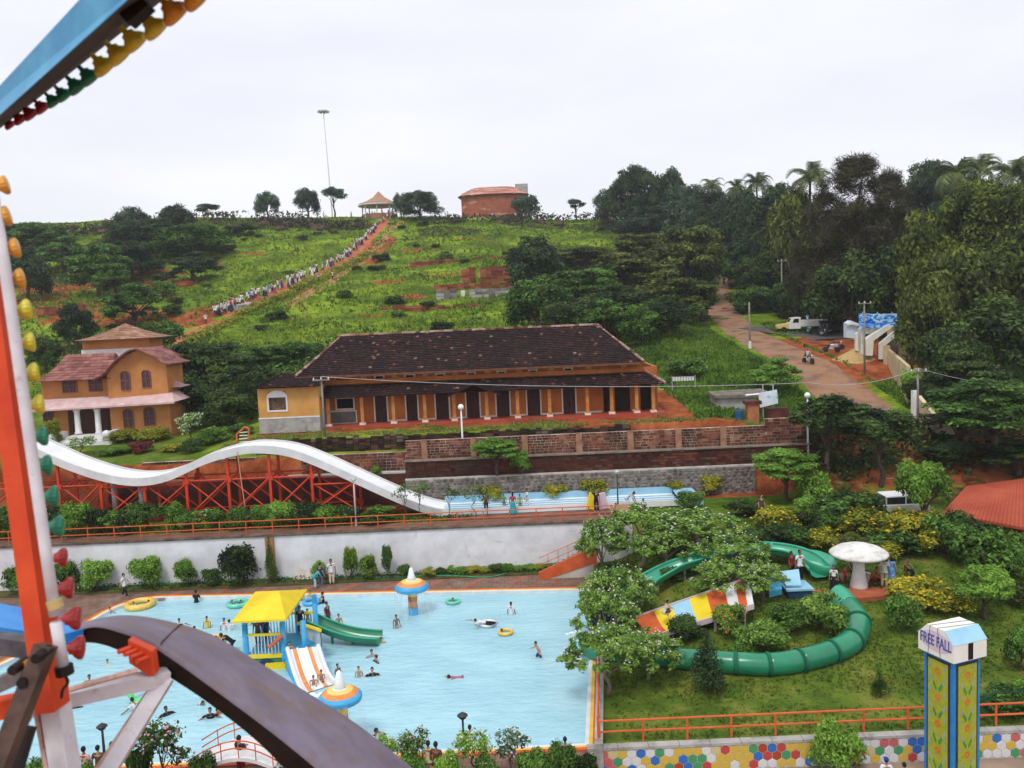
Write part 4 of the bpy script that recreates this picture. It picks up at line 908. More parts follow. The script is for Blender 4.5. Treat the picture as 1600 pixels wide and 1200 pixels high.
# play tower: local frame, origin on the water under the tower, turned a little
pt0=PZ(430,1035,0);
pt=thing('play_tower','play tower in the pool with a yellow roof on sky blue posts','play structure',(pt0.x,pt0.y,0))
PY0,PY1=pt0.y-.2,pt0.y+2.6
def PT(px,py,Y):return P(px,py,Y)
xa_,xb_2=PT(386,1030,PY0).x,PT(445,1030,PY0).x;xa2=xa_;xb2=xb_2
zf=PT(412,1024,PY0).z;ztp=PT(400,975,PY0).z;zr1=ztp+.02
for x in (xa_,xb_2):
    for y in (PY0,PY1):mb=MB();mb.smooth=True;mb.tube([(x,y,-1.3),(x,y,ztp)],.14,10);mb.build('post',BLUP,pt)
xc_=PT(476,1010,PY0+.3).x
for y in (PY0+.3,PY1):mb=MB();mb.smooth=True;mb.tube([(xc_,y,-1.3),(xc_,y,ztp*.98)],.13,10);mb.build('post',BLUP,pt)
# decks and platform skirts
mb=MB();mb.b2((xa_,PY0,zf-.1),(xc_+.1,PY1,zf));mb.build('platform',BLUP,pt)
mb=MB();mb.b2((xa_-.05,PY0-.12,zf-.1),(xb_2+.05,PY0-.02,zf+.08));mb.build('yellow_edge',YEL,pt)
mb=MB();mb.b2((xa_-.05,PY0-.05,-1.2),(xb_2+.1,PY0+.0,zf-.11));mb.build('green_panel',GRNF,pt)
mb=MB();c=PT(417,1042,PY0-.07);mb.lathe([(.42,0),(.42,.04)],(c.x,PY0-.06,c.z),20,Matrix.Rotation(R_(90),3,'X'));mb.build('tunnel_mouth',mat('navy_hole',(.01,.03,.08),(.02,.05,.12)),pt)
mb=MB();mb.b2((xb_2-.9,PY0-.3,-.3),(xb_2+.1,PY0-.08,.12));mb.build('yellow_step',YEL,pt)
# railings with white balusters
def bal(x0,x1,y,z0,h,m=WHITE,mr_=None):
    k=max(2,int(abs(x1-x0)/.16));mb=MB()
    for i in range(1,k):mb.box((x0+(x1-x0)*i/k,y,z0+h/2),(.035,.035,h))
    mb.build('balusters',m,pt,kind='stuff');mb=MB();mb.b2((x0,y-.04,z0+h),(x1,y+.04,z0+h+.12));mb.build('top_rail',mr_ or YEL,pt)
hz=PT(412,994,PY0).z-zf
bal(xa_+.1,xb_2-.1,PY0,zf+.02,hz);bal(xa_+.1,xc_-.1,PY1,zf+.02,hz,BLUP)
mb=MB();mb.tube([PT(420,1012,PY0-.3),PT(441,993,PY0-.3)],.09,6);mb.build('orange_handle',ORANGE,pt)
# yellow roof, four slopes from a ridge
e=[PT(361,970,PY0-1.0),PT(445,970,PY0-1.0),PT(482,938,PY1+.6),PT(402,938,PY1+.6)]
ezl=ztp
corners=[Vector((xa_-.75,PY0-.7,ezl)),Vector((xb_2+.55,PY0-.7,ezl)),Vector((xc_+.3,PY1+.9,ezl)),Vector((xa_-.1,PY1+.9,ezl))]
corners=[PT(362,971,PY0-.6),PT(447,970,PY0-.6),PT(481,938,PY1+.9),PT(400,940,PY1+.9)]
for c_ in corners:c_.z=(corners[0].z)
apex=PT(437,943,(PY0+PY1)/2);apex.z=corners[0].z+.75
mb=MB();lowr=[c-Vector((0,0,.1))for c in corners]
mb.add(corners+[apex]+lowr,[(0,1,4),(1,2,4),(2,3,4),(3,0,4),(5,8,7,6),(0,5,6,1),(1,6,7,2),(2,7,8,3),(3,8,5,0)]);mb.build('roof',YEL,pt)
for x,y in ((xa_,PY0),(xb_2,PY0),(xc_,PY1),(xa_,PY1)):mb=MB();mb.tube([(x,y,ztp-.1),(x,y,corners[0].z)],.12,8);mb.build('post_head',BLUP,pt)
# lower landing toward the broad slide
la,lb2=PT(446,1016,PY0+.2),PT(494,1012,PY0+.2)
mb=MB();mb.b2((la.x,PY0-.5,la.z-.12),(lb2.x,PY0+1.6,la.z));mb.build('landing',BLUP,pt)
mb=MB();q=[PT(468,975,PY1-.3),PT(500,986,PY0+.3),PT(502,1012,PY0+.3),PT(470,1006,PY1-.3)];mb.add([Vector(v)for v in q]+[Vector(v)+Vector((.05,.05,0))for v in q],[(0,1,2,3),(7,6,5,4),(0,4,5,1)]);mb.build('side_panel',mat('pale_panel',(.5,.6,.6),(.65,.72,.72),scale=6),pt)
mb=MB();mb.tube([PT(466,974,PY1-.3),PT(500,985,PY0+.25)],.1,6);mb.build('top_rail',YEL,pt)
# broad white and orange slide running toward the camera
bs=thing('lane_slide','white slide with two orange stripes and blue sides below the play tower','water slide',(la.x+1,PY0-1,0))
t0,t1=PT(449,1015,PY0-.4),PT(497,1010,PY0-.4);u0,u1=PZ(474,1084,-.1),PZ(524,1068,-.1)
def curve2(a,b,n=10,sag=.35):return [a.lerp(b,i/n)-Vector((0,0,sag*math.sin(math.pi*i/n)))for i in range(n+1)]
A_,B_=curve2(t0,u0),curve2(t1,u1)
strip=[(0,.16,WHITE),(.16,.32,ORP),(.32,.62,FIB),(.62,.78,ORP),(.78,1,WHITE)]
for a,b,m in strip:
    mb=MB();mb.smooth=True;vs=[]
    for p,q in zip(A_,B_):vs+=[p.lerp(q,a),p.lerp(q,b)]
    nn_=len(vs);vs2=[v-Vector((0,0,.06))for v in vs];mb.add(vs+vs2,[(2*i,2*i+1,2*i+3,2*i+2)for i in range(len(A_)-1)]+[(nn_+2*i,nn_+2*i+2,nn_+2*i+3,nn_+2*i+1)for i in range(len(A_)-1)]);mb.build('slide_lane' if m is not ORP else 'orange_stripe',m,bs)
for a in (0,.32,.62,1):
    mb=MB();mb.tube([p.lerp(q,a)+Vector((0,0,.09 if a in (0,1)else .03))for p,q in zip(A_,B_)],.1 if a in (0,1)else .05,6);mb.build('lane_rib',FIB,bs)
for ln in (A_,B_):
    mb=MB();vs=[]
    for p in ln:vs+=[(p.x,p.y,p.z+.08),(p.x,p.y,min(p.z-.05,-.3)if p.z<.6 else p.z-.75)]
    dx=-.14 if ln is A_ else .14;vs2=[(v[0]+dx,v[1],v[2])for v in vs];m_=len(vs)
    mb.add(vs+vs2,[(2*i,2*i+1,2*i+3,2*i+2)for i in range(len(ln)-1)]+[(m_+2*i,m_+2*i+2,m_+2*i+3,m_+2*i+1)for i in range(len(ln)-1)]+[(2*i,2*i+2,m_+2*i+2,m_+2*i)for i in range(len(ln)-1)]);mb.build('blue_side',BLUP,bs)
mb=MB();mb.smooth=True
for k in range(16):mb.ball((u0.x+(u1.x-u0.x)*random.random()+random.uniform(-.3,.3),u0.y-random.random()*.5,-.12),(random.uniform(.1,.3),random.uniform(.1,.3),random.uniform(.04,.12)),7,4)
tag(mb.build('splash_foam',FOAMW),'white foam where the striped slide runs into the water','foam',kind='stuff')
# green open slide to the right
gs=thing('green_slide','dark green open slide running down from the play tower to the right','water slide',(0,PY1,0))
g0,g1=PT(486,975,PY1),PZ(594,1003,-.05)
pth=[g0.lerp(g1,t)-Vector((0,0,.25*math.sin(math.pi*t)))for t in [i/10 for i in range(11)]]
pth[-1].z=-.05;mb=MB();mb.smooth=True;vs=[];prf2=[(-.55,.38),(-.5,.05),(-.25,-.02),(.25,-.02),(.5,.05),(.55,.38)];dr_=(g1-g0).normalized();sd_=Vector((-dr_.y,dr_.x,0)).normalized()
for p in pth:vs+=[p+sd_*a+Vector((0,0,b))for a,b in prf2]
mb.add(vs,[(i*6+k,(i+1)*6+k,(i+1)*6+k+1,i*6+k+1)for i in range(10)for k in range(5)]);mb.build('slide_trough',GRNF,gs)
for s in (-.56,.56):mb=MB();mb.tube([p+sd_*s+Vector((0,0,.4))for p in pth],.05,6);mb.build('slide_rim',TEAL,gs)
for t in (3,6):p=pth[t];mb=MB();mb.tube([(p.x,p.y,-1.3),(p.x,p.y,p.z-.02)],.07,8);mb.build('slide_support',GRNF,gs)
# rings and tubes floating
def ring_float(px,py,w_,m,label,cat_='swim ring',rx=1,group=None,rot=0):
    b=PZ(px,py,-.1);R=w_/2*b.y/FPX;mb=MB();mb.smooth=True;K,J=24,8;rt=R*.2;vs=[]
    for k in range(K):
        a=2*math.pi*k/K
        for j in range(J):c=2*math.pi*j/J;r_o=R-rt+rt*math.cos(c);vs.append((b.x+r_o*math.cos(a)*rx,b.y+r_o*math.sin(a),b.z+rt*.7+rt*math.sin(c)))
    mb.add(vs,[(k*J+j,((k+1)%K)*J+j,((k+1)%K)*J+(j+1)%J,k*J+(j+1)%J)for k in range(K)for j in range(J)]);o=mb.build('swim_ring',m);return tag(o,label,cat_,group)
RW=mat('white_vinyl',(.7,.7,.72),(.85,.85,.86),rough=.3,spec=.5);RY2=mat('yellow_vinyl',(.7,.42,.06),(.85,.58,.12),scale=3,rough=.3,spec=.5);RG=mat('mint_vinyl',(.08,.5,.34),(.2,.68,.5),scale=3,rough=.3,spec=.5);RB=mat('blue_vinyl',(.05,.3,.65),(.1,.45,.8),scale=3,rough=.3,spec=.5);RGB=mat('bright_green_vinyl',(.05,.6,.12),(.2,.8,.25),scale=4,rough=.3,spec=.5)
ring_float(708,941,25,RG,'mint green swim ring right of the far mushroom fountain')
ring_float(762,976,28,RW,'white swim ring with a child lying across it')
ring_float(790,989,26,RY2,'yellow swim ring floating beside the white one')
ring_float(219,947,48,RY2,'yellow and white inflatable boat ring near the far left corner of the pool',rx=1)
ring_float(372,945,36,RG,'pale green raft under the far edge behind the yellow roof')
ring_float(487,942,30,RB,'blue tube lying by the pool edge behind the play tower')
ring_float(338,1001,34,RY2,'pale yellow ring crowded with bathers left of the play tower')
g=ring_float(222,1090,42,RGB,'bright green inflatable tilted up out of the water beside a swimmer')
g.data.transform(Matrix.Translation(-PZ(222,1090,-.1)));g.location=PZ(222,1090,-.1)+Vector((0,0,.35));g.rotation_euler=(R_(60),0,R_(20));
# green hose and heap on the deck
hp=[PZ(px,py,.05)for px,py in [(100,912),(240,908),(350,906),(480,902),(600,904),(690,901),(760,902),(800,895),(828,886)]]
hp2=[Vector((p.x,min(p.y,52.9),.13 if p.y>51.7 else .06))for p in hp]+[Vector((P(848,886,52).x,52.3,.2)),Vector((P(858,892,52).x,51.9,.14))]
mb=MB();mb.smooth=True;mb.tube(cat(hp2,6),.035,6);tag(mb.build('garden_hose',mat('green_hose',(.02,.25,.12),(.05,.4,.22))),'long green hose lying along the planting bed behind the pool','hose')
b=PZ(474,909,.02);mb=MB();mb.add([(b.x-.75,b.y+.25,.0),(b.x+.6,b.y+.2,0),(b.x+.55,b.y+1.2,.05),(b.x-.6,b.y+1.2,.05),(b.x-.5,b.y+.6,1.0),(b.x+.2,b.y+.6,.5)],[(0,1,5,4),(1,2,5),(2,3,4,5),(3,0,4),(0,3,2,1)]);tag(mb.build('folded_tarpaulin',mat('beige_canvas',(.5,.45,.38),(.65,.6,.52),scale=4)),'folded beige tarpaulin standing on the deck beside the pool','tarpaulin')
# ================================================================== garden things
# green tube slide -------------------------------------------------
tb=thing('tube_slide','glossy green closed tube slide curving round the lawn','water slide',(12,38,1))
tp=[(1326,948,40.6,1.1),(1341,972,39.4,.9),(1332,1000,38.3,.75),(1300,1018,37.3,.6),(1250,1032,36.6,.45),(1200,1038,36.2,.35),(1150,1036,36.1,.3),(1100,1032,36.2,.25),(1050,1028,36.4,.2),(1000,1023,36.8,.1),(950,1018,37.5,0),(918,1010,38.4,0)]
TP=cat([GA(a,b,.42)for a,b,y,_ in tp[:-2]]+[PZ(948,1021,.45),PZ(920,1014,.4)],8)
rT=.55
seg=8
for i in range(0,len(TP)-1,seg):
    mb=MB();mb.smooth=True;mb.tube(TP[i:min(i+seg+1,len(TP))],[rT-.13*j/len(TP)for j in range(i,min(i+seg+1,len(TP)))],20);sgm=mb.build('tube_section',GRNF,tb)
    if i:
        d=(TP[i+1]-TP[i-1]).normalized();mb=MB();mb.tube([TP[i]-d*.06,TP[i]+d*.06],(rT-.13*i/len(TP))*1.1,20);mb.build('flange',mat('green_flange',(.005,.09,.045),(.01,.14,.07)),tb)
    if i%16==0:
        p=TP[i];g=h1(p.x,p.y);mb=MB();mb.tube([(p.x,p.y,g-.2),(p.x,p.y,max(p.z-rT*.9,g+.05))],.09,8);mb.build('support',GALV,tb)
# flared open mouth near the platform
mb=MB();mb.smooth=True;pm=cat([GA(1308,934,.5),GA(1316,938,.5),TP[0]],4);mb.tube(pm,[rT*1.25,rT*1.2,rT*1.15,rT*1.1,rT*1.05,rT*1.02,rT,rT,rT][:len(pm)],20);mb.build('tube_mouth',TEAL,tb)
# open teal chute behind, arching from the platform to the pool
ch=thing('open_chute','open teal slide channel curving behind the white flowered trees','water slide',(8,44,2))
cpx=[(1282,898,45.6,2.9),(1262,878,46.6,2.8),(1230,866,47.4,2.6),(1185,862,47.6,2.4),(1140,868,47.0,2.2),(1085,880,45.8,1.9),(1050,893,44.6,1.7),(1015,912,43,1.4),(998,926,42,1.2),(960,945,41,.8),(925,962,40.5,.4),(912,970,40.3,.15)]
cl=cat([GA(a,b,.5+.5*i/11)for i,(a,b,y,_)in enumerate(cpx[:-2])]+[PZ(962,948,.7),PZ(925,972,.3)],5);vs=[];mb=MB();mb.smooth=True;pr5=[(-.62,.35),(-.5,.0),(-.25,-.14),(.25,-.14),(.5,.0),(.62,.35)]
for i,p in enumerate(cl):
    d=(cl[min(i+1,len(cl)-1)]-cl[max(i-1,0)]);s=Vector((d.y,-d.x,0)).normalized();vs+=[p+s*a+E(0,0,b)for a,b in pr5]
mb.add(vs,[(i*6+k,(i+1)*6+k,(i+1)*6+k+1,i*6+k+1)for i in range(len(cl)-1)for k in range(5)]);mb.build('chute',TEAL,ch)
for sgn in (0,5):mb=MB();mb.tube([vs[i*6+sgn]for i in range(len(cl))],.07,6);mb.build('chute_rim',TEAL,ch)
for i in range(3,len(cl)-2,6):
    p=cl[i];g=h1(p.x,p.y);
    if p.z-.2>g:mb=MB();mb.tube([(p.x,p.y,g-.2),(p.x,p.y,p.z-.15)],.07,6);mb.build('support',GALV,ch)
# round teal bowl where the chute starts
bw=thing('launch_basin','teal and pale green launch basin beside the orange terrace','basin',tuple(G(1280,895)))
c=G(1280,893);c.z+=.25;R=.95
mb=MB();mb.smooth=True;mb.lathe([(.5,-.3),(R*.8,-.1),(R,.45),(R*.93,.5),(R*.7,.12),(.2,.02),(.01,.02)],c,20,Matrix.Diagonal((.85,1.7,1)));mb.build('bowl',TEAL,bw)
mb=MB();mb.smooth=True;mb.lathe([(R*.74,.0),(R*.72,.2),(.01,.21)],c+E(0,0,.02),20,Matrix.Diagonal((.85,1.7,1)));mb.build('basin_water',mat('pale_green_water',(.3,.6,.45),(.5,.75,.6),scale=2,rough=.1),bw)
# striped slide ----------------------------------------------------
ss=thing('striped_slide','broad slide banded orange, yellow, pale blue and yellow under the white flowered trees','water slide',(8,41,1))
s0,s1=(P(1160,918,43.2),P(1168,955,40.4)),(P(1006,958,43.0),P(1022,988,40.4))
top_a,top_b=GA(1172,902,1.5),GA(1178,945,1.2);bot_a,bot_b=GA(1005,960,.75),GA(1028,992,.45)
bnds=[(0,.06,WHITE),(.06,.14,ORANGE),(.14,.24,WHITE),(.24,.41,ORANGE),(.41,.57,YEL),(.57,.74,LBL),(.74,.9,YEL),(.9,1.07,ORANGE)]
for a,b,m in bnds:
    q=[top_a.lerp(bot_a,a),top_a.lerp(bot_a,b),top_b.lerp(bot_b,b),top_b.lerp(bot_b,a)];n=(q[1]-q[0]).cross(q[3]-q[0]).normalized();
    mb=MB();K=5;vs=[]
    for k in range(K+1):
        t=k/K;vs+=[q[0].lerp(q[3],t)+E(0,0,-.16*math.sin(math.pi*t)),q[1].lerp(q[2],t)+E(0,0,-.16*math.sin(math.pi*t))]
    vs2=[v-E(0,0,.07)for v in vs];m_=len(vs);mb.add(vs+vs2,[(2*i,2*i+1,2*i+3,2*i+2)for i in range(K)]+[(m_+2*i,m_+2*i+2,m_+2*i+3,m_+2*i+1)for i in range(K)]);mb.build('slide_band',m,ss)
for p,q in ((top_a,bot_a),(top_b,bot_b)):
    e_=p.lerp(q,1.07);mb=MB();mb.slab([p+E(0,-.04,.06),e_+E(0,-.04,.06),e_+E(0,.04,.06),p+E(0,.04,.06)],.26);mb.build('slide_side',mat('side_lilac',(.5,.4,.42),(.65,.55,.56)),ss)
for t in (.1,.4,.7):
    for p,q in ((top_a,bot_a),(top_b,bot_b)):
        c=p.lerp(q,t);g=h1(c.x,c.y);mb=MB();mb.tube([(c.x,c.y,g-.2),(c.x,c.y,c.z-.1)],.08,6);mb.build('support',GALV,ss)
# slide end in pool: blue lip with dark tunnel mouth
le=thing('slide_exit','pale blue slide lip and dark tunnel mouth pouring into the pool','slide exit',tuple(PZ(915,1000,0)))
a=PZ(921,988,0);mb=MB();mb.smooth=True;mb.tube([a+E(-.05,.5,.55),a+E(1.3,.5,.7)],.55,16,caps=False);mb.tube([a+E(.2,.5,.55),a+E(.25,.5,.55)],.54,16);mb.build('tunnel_mouth',mat('dark_green_mouth',(.005,.02,.02),(.01,.05,.045)),le)
a=PZ(905,1012,0);mb=MB();mb.smooth=True;vs=[]
for i in range(8):
    t=i/7;z=-.05+.75*(1-t)**1.6;
    for k,dz in ((-1,.25),(-.8,0),(0,-.05),(.8,0),(1,.25)):vs.append((a.x+1.6-1.7*t,a.y+k*.75,z+dz))
mb.add(vs,[(i*5+k,(i+1)*5+k,(i+1)*5+k+1,i*5+k+1)for i in range(7)for k in range(4)]);mb.build('slide_lip',mat('bright_blue_fibreglass',(.08,.5,.7),(.2,.65,.82),rough=.3,spec=.5),le)
mb=MB();mb.smooth=True
for px,py,r in [(893,1027,.35),(885,1029,.3),(900,1022,.3),(878,1031,.2),(905,1030,.25),(895,989,.22),(887,991,.16),(903,986,.2)]:p=PZ(px,py,-.13);mb.ball(p,(r,r*.4,.07),8,4)
tag(mb.build('splash_foam',FOAMW),'streaks of white foam where the garden slides meet the pool','foam',kind='stuff')
# brick terrace, blue counter -------------------------------------
TERR=mat('terracotta_paving',(.34,.075,.03),(.5,.15,.07),scale=1,rough=.9,bump=.3);mixin(TERR,(.3,.2,.16),.7,.5,.7,amount=.7)
ta=[G(px,py)for px,py in [(1255,905),(1268,893),(1400,906),(1400,936),(1345,945),(1295,935),(1262,925)]]
zt=max(p.z for p in ta)-.3
tag(MB().slab([(p.x,p.y,zt)for p in ta],1.6).build('terrace',TERR),kind='structure')
bc=thing('blue_counter','pale blue raised booth with a slanting lid at the head of the striped slide','booth',tuple(G(1240,935)))
c=P(1240,918,42.0);mb=MB();mb.slab([P(1217,893,42.6),P(1248,889,42.6),P(1252,914,41.6),P(1228,914,41.6)],.08);mb.build('lid',LBL,bc)
mb=MB();a,b=P(1230,921,41.5),P(1268,921,41.5);g=h1(a.x,a.y);mb.b2((a.x,41.4,g-.1),(b.x,42.6,a.z-.06));mb.build('base',mat('navy_panel',(.01,.04,.09),(.02,.07,.14)),bc)
mb=MB();mb.b2((a.x-.08,41.32,a.z-.058),(b.x+.08,42.7,a.z+.04));mb.build('top',LBL,bc)
mb=MB();mb.slab([P(1200,900,42.4),P(1218,897,42.6),P(1222,920,41.6),P(1202,925,41.5)],.3);mb.build('blue_step',mat('sky_fibreglass',(.06,.4,.65),(.12,.5,.75)),bc)
# big white mushroom shelter --------------------------------------
mb_=PZ(1342,917,zt);ms=thing('mushroom_shelter','big white concrete mushroom shelter with a stained cap on the terrace','shelter',tuple(mb_))
zc=P(1342,864,mb_.y).z;R=45*mb_.y/FPX
CAPW=mat('stained_white',(.6,.59,.56),(.78,.77,.74),scale=1.2,rough=.8);mixin(CAPW,(.3,.27,.2),2.2,.52,.72,amount=.75)
m=MB();m.smooth=True;m.lathe([(.15,zc-.1),(R*.6,zc-.22),(R*.96,zc-.1),(R,zc),(R*.96,zc+.07),(R*.75,zc+.27),(R*.45,zc+.42),(R*.2,zc+.48),(.02,zc+.5)],(mb_.x,mb_.y,0),32);m.build('cap',CAPW,ms)
m=MB();m.smooth=True;m.lathe([(.44,zt-.1),(.45,zt+.1),(.36,zt+.5),(.3,(zt+zc)/2),(.28,zc-.2)],(mb_.x,mb_.y,0),20);m.build('stem',mat('white_stem',(.62,.6,.58),(.78,.77,.76),scale=1.5,rough=.7),ms)
m=MB();m.b2((mb_.x-1.1,mb_.y+.9,zt+.6),(mb_.x-.3,mb_.y+1.3,zt+1.0));
for k,(px,lb)in enumerate([(1322,'left of the mushroom stem'),(1358,'right of the mushroom stem')]):
    p=G(px,912);t=thing('stool','low pale stool '+lb,'stool',(p.x,mb_.y+.8,zt));q=MB();q.smooth=True;q.lathe([(.2,zt),(.14,zt+.2),(.24,zt+.4),(.24,zt+.45)],(p.x,mb_.y+.8,0),12);q.build('seat',mat('stool_paint',(.5,.42,.38),(.62,.55,.5))if k==0 else bpy.data.materials['stool_paint'],t)
# red tiled pavilion at right --------------------------------------
rp=thing('red_roof_pavilion','low building with a smooth terracotta red roof and red wall','building',(26,47,3))
RR=mat('terracotta_roof',(.33,.05,.022),(.46,.095,.045),scale=.5,rough=.7);
r0,r1,r2,r3=P(1472,801,47),P(1640,832,43),P(1640,768,48),P(1510,760,51.5)
m=MB();m.slab([r0,r1,r2+E(2,4,0),r3],.14);rfo=m.build('roof',RR,rp)
RST=mat('roof_joint',(.3,.05,.025),(.4,.08,.04));
for k in range(1,26):
    a,b=r0.lerp(r1,k/26),r3.lerp(r2+E(2,4,0),k/26);m=MB();m.bar(a+E(0,0,.02),b+E(0,0,.02),.05);m.build('roof_rib',RR,rfo)
g=2.6;m=MB();wa,wb=P(1502,830,47.5),P(1650,850,44.5)
m.add([(wa.x,wa.y,g-1),(wb.x,wb.y,g-1),(wb.x,wb.y,r1.z-.25),(wa.x,wa.y,r0.z-.2),(wa.x+.1,wa.y+.3,g-1),(wb.x,wb.y+.3,g-1),(wb.x,wb.y+.3,r1.z-.25),(wa.x+.1,wa.y+.3,r0.z-.2)],[(0,1,2,3),(4,7,6,5),(0,3,7,4),(3,2,6,7)]);m.build('wall',mat('red_wall',(.3,.03,.02),(.42,.06,.035),scale=1),rp)
for px in (1480,1500):p=P(px,815,48.5);m=MB();m.b2((p.x-.08,48.4,2.4),(p.x+.08,48.56,P(px,800,48.5).z));m.build('post',BLACK,rp)
m=MB();a,b=P(1504,808,47.6),P(1512,812,47.6);m.b2((a.x,47.3,a.z-.9),(b.x,47.36,a.z+.1));m.build('notice',WHITE,rp)
# car under the trees ----------------------------------------------
car=thing('parked_car','pale hatchback half hidden by bushes near the red roof','car',tuple(G(1385,815)))
cg=G(1392,812);CX,CY,CZ=cg.x,cg.y,cg.z
zc0=P(1390,776,CY).z;sc_=1
def carv(x,z):return (CX+x,z+CZ)
prof_b=[(-2.1,.35),(-2.1,.75),(-1.9,.95),(-1.1,1.05),(1.7,1.05),(2.05,.95),(2.1,.4)]
CARP=mat('pale_car_paint',(.4,.42,.36),(.5,.52,.46),scale=1,rough=.3,spec=.5);CGL=mat('car_glass',(.01,.012,.012),(.03,.035,.035),rough=.1,spec=.6)
m=MB();m.prism([carv(*q)for q in prof_b],CY-.8,CY+.8);m.build('body',CARP,car,bevel=.06)
m=MB();m.prism([carv(*q)for q in [(-1.15,1.04),(-.5,1.5),(1.3,1.52),(1.75,1.04)]],CY-.7,CY+.7);cab=m.build('cabin',CGL,car,bevel=.05)
m=MB();m.prism([carv(*q)for q in [(-.52,1.5),(-.45,1.56),(1.25,1.58),(1.36,1.5)]],CY-.72,CY+.72);m.build('car_roof',WHITE,car)
for x in (-1.3,1.3):
    for y in (CY-.82,CY+.66):
        m=MB();m.smooth=False;m.lathe([(.32,0),(.32,.16)],(CX+x,y+.16,CZ+.32),16,Matrix.Rotation(R_(90),3,'X'));wv=m.build('wheel',DARKM,car)
for x in (-.6,.6,1.45):m=MB();m.b2((CX+x-.04,CY-.73,CZ+1.04),(CX+x+.04,CY-.66,CZ+1.5));m.build('window_pillar',CARP,car)
# ---- free fall tower ----------------------------------------------
ft=thing('free_fall_tower','blue framed tower with yellow green decorated panels and a white cap lettered free fall','ride tower',(0,0,0))
TY=26.5;A=P(1486,1053,TY-.2);ztop=P(1486,1062,TY-.2).z
TBL=mat('tower_blue',(.01,.17,.5),(.03,.24,.6),scale=3,rough=.5)
tc0=P(1487,1100,TY+.55);tc=Vector((tc0.x,TY+.55,0));ft.location=(tc.x,tc.y,-.8)
hwid=.59;ang=R_(20);base=-.8
Mz=Matrix.Rotation(ang,3,'Z')
def T(x,y,z):v=Mz@Vector((x,y,0));return (tc.x+v.x,tc.y+v.y,z)
def tbox(mb,x0,x1,y0,y1,z0,z1):
    mb.add([T(x0,y0,z0),T(x1,y0,z0),T(x1,y1,z0),T(x0,y1,z0),T(x0,y0,z1),T(x1,y0,z1),T(x1,y1,z1),T(x0,y1,z1)],[(0,3,2,1),(4,5,6,7),(0,1,5,4),(1,2,6,5),(2,3,7,6),(3,0,4,7)])
zt5=P(1487,1030,TY).z
m=MB();tbox(m,-hwid,hwid,-hwid,hwid,base,zt5);m.build('tower_core',TBL,ft)
PANG=mat('panel_yellow_green',(.27,.31,.02),(.4,.42,.035),scale=6,rough=.6);mixin(PANG,(.2,.26,.04),9,.56,.66,amount=.8)
ORN=mat('panel_orange_flower',(.55,.12,.02),(.65,.2,.04));ORG=mat('panel_green_leaf',(.03,.2,.05),(.05,.3,.08));ORS=mat('panel_grey_leaf',(.25,.3,.22),(.35,.4,.3))
def face(side):
    def Q(u,d,z):
        if side==0:return T(u,-hwid-d,z)
        return T(-hwid-d,-u,z)if side==1 else T(hwid+d,u,z)
    def fb(u0,u1,d0,d1,z0,z1,m,name,par):
        k=MB();k.add([Q(u0,d0,z0),Q(u1,d0,z0),Q(u1,d1,z0),Q(u0,d1,z0),Q(u0,d0,z1),Q(u1,d0,z1),Q(u1,d1,z1),Q(u0,d1,z1)],[(0,3,2,1),(4,5,6,7),(0,1,5,4),(1,2,6,5),(2,3,7,6),(3,0,4,7)]);return k.build(name,m,par)
    fb(-.47,.47,0,.02,base+.3,zt5-.12,DARKM,'panel_frame',ft)
    pn=fb(-.4,.4,.021,.035,base+.37,zt5-.2,PANG,'panel',ft)
    fl_=MB();lf=MB();gl_=MB()
    z=zt5-.55;k=0
    while z>base+.6:
        if k%2==0:
            for j in range(6):
                a=R_(60*j);c=(.085*math.cos(a),.085*math.sin(a));pts=[(c[0]+.05*math.cos(R_(t)),z+c[1]+.05*math.sin(R_(t)))for t in range(0,360,60)]
                fl_.add([Q(u,.042,v)for u,v in pts],[tuple(range(6))])
            fl_.build('painted_flower',ORN,pn);fl_=MB()
        else:
            for s in (-1,1):
                for j in range(3):
                    c=(s*(.06+.07*j),z-.15+.12*j);pts=[(c[0],c[1]-.1),(c[0]+s*.07,c[1]),(c[0]+s*.04,c[1]+.13),(c[0]-s*.03,c[1]+.02)];(lf if j<2 else gl_).add([Q(u,.041,v)for u,v in pts],[(0,1,2,3)])
        for s in (-1,1):gl_.add([Q(s*(.27+.0),.041,z+.1),Q(s*.33,.041,z+.2),Q(s*.29,.041,z+.32),Q(s*.24,.041,z+.2)],[(0,1,2,3)])
        z-=.46;k+=1
    lf.build('painted_leaves',ORG,pn,kind='stuff');gl_.build('painted_sprigs',ORS,pn,kind='stuff')
for s in (0,1):face(s)
# chamfered white cap box: prism along local x? front face to the left of the corner
CAPM=mat('cap_white',(.72,.71,.64),(.82,.82,.76),scale=2,rough=.6);h_=.68
cw=.72;z0,z1,z2=zt5+.0,zt5+.62,zt5+.98
def cpr(u,x,z):return T(x,-u,z)
prof=[(-cw,z0),(cw,z0),(cw,z0+.6),(cw*.5,z2),(-cw*.5,z2),(-cw,z0+.6)]
m=MB();n=6;m.add([cpr(u,-cw,z)for u,z in prof]+[cpr(u,cw,z)for u,z in prof],[tuple(range(5,-1,-1)),tuple(range(6,12))]+[(i,(i+1)%n,(i+1)%n+n,i+n)for i in range(n)]);cap=m.build('cap_box',CAPM,ft)
m=MB();o_=.012;nn=Vector((math.cos(R_(35)),0,math.sin(R_(35))))
m.add([cpr(cw+o_,-cw-.02,z0+.6),cpr(cw+o_,cw+.02,z0+.6),cpr(cw*.5+o_,cw+.02,z2+o_),cpr(cw*.5+o_,-cw-.02,z2+o_)],[(0,1,2,3)]);m.build('blue_slope',LBL,cap)
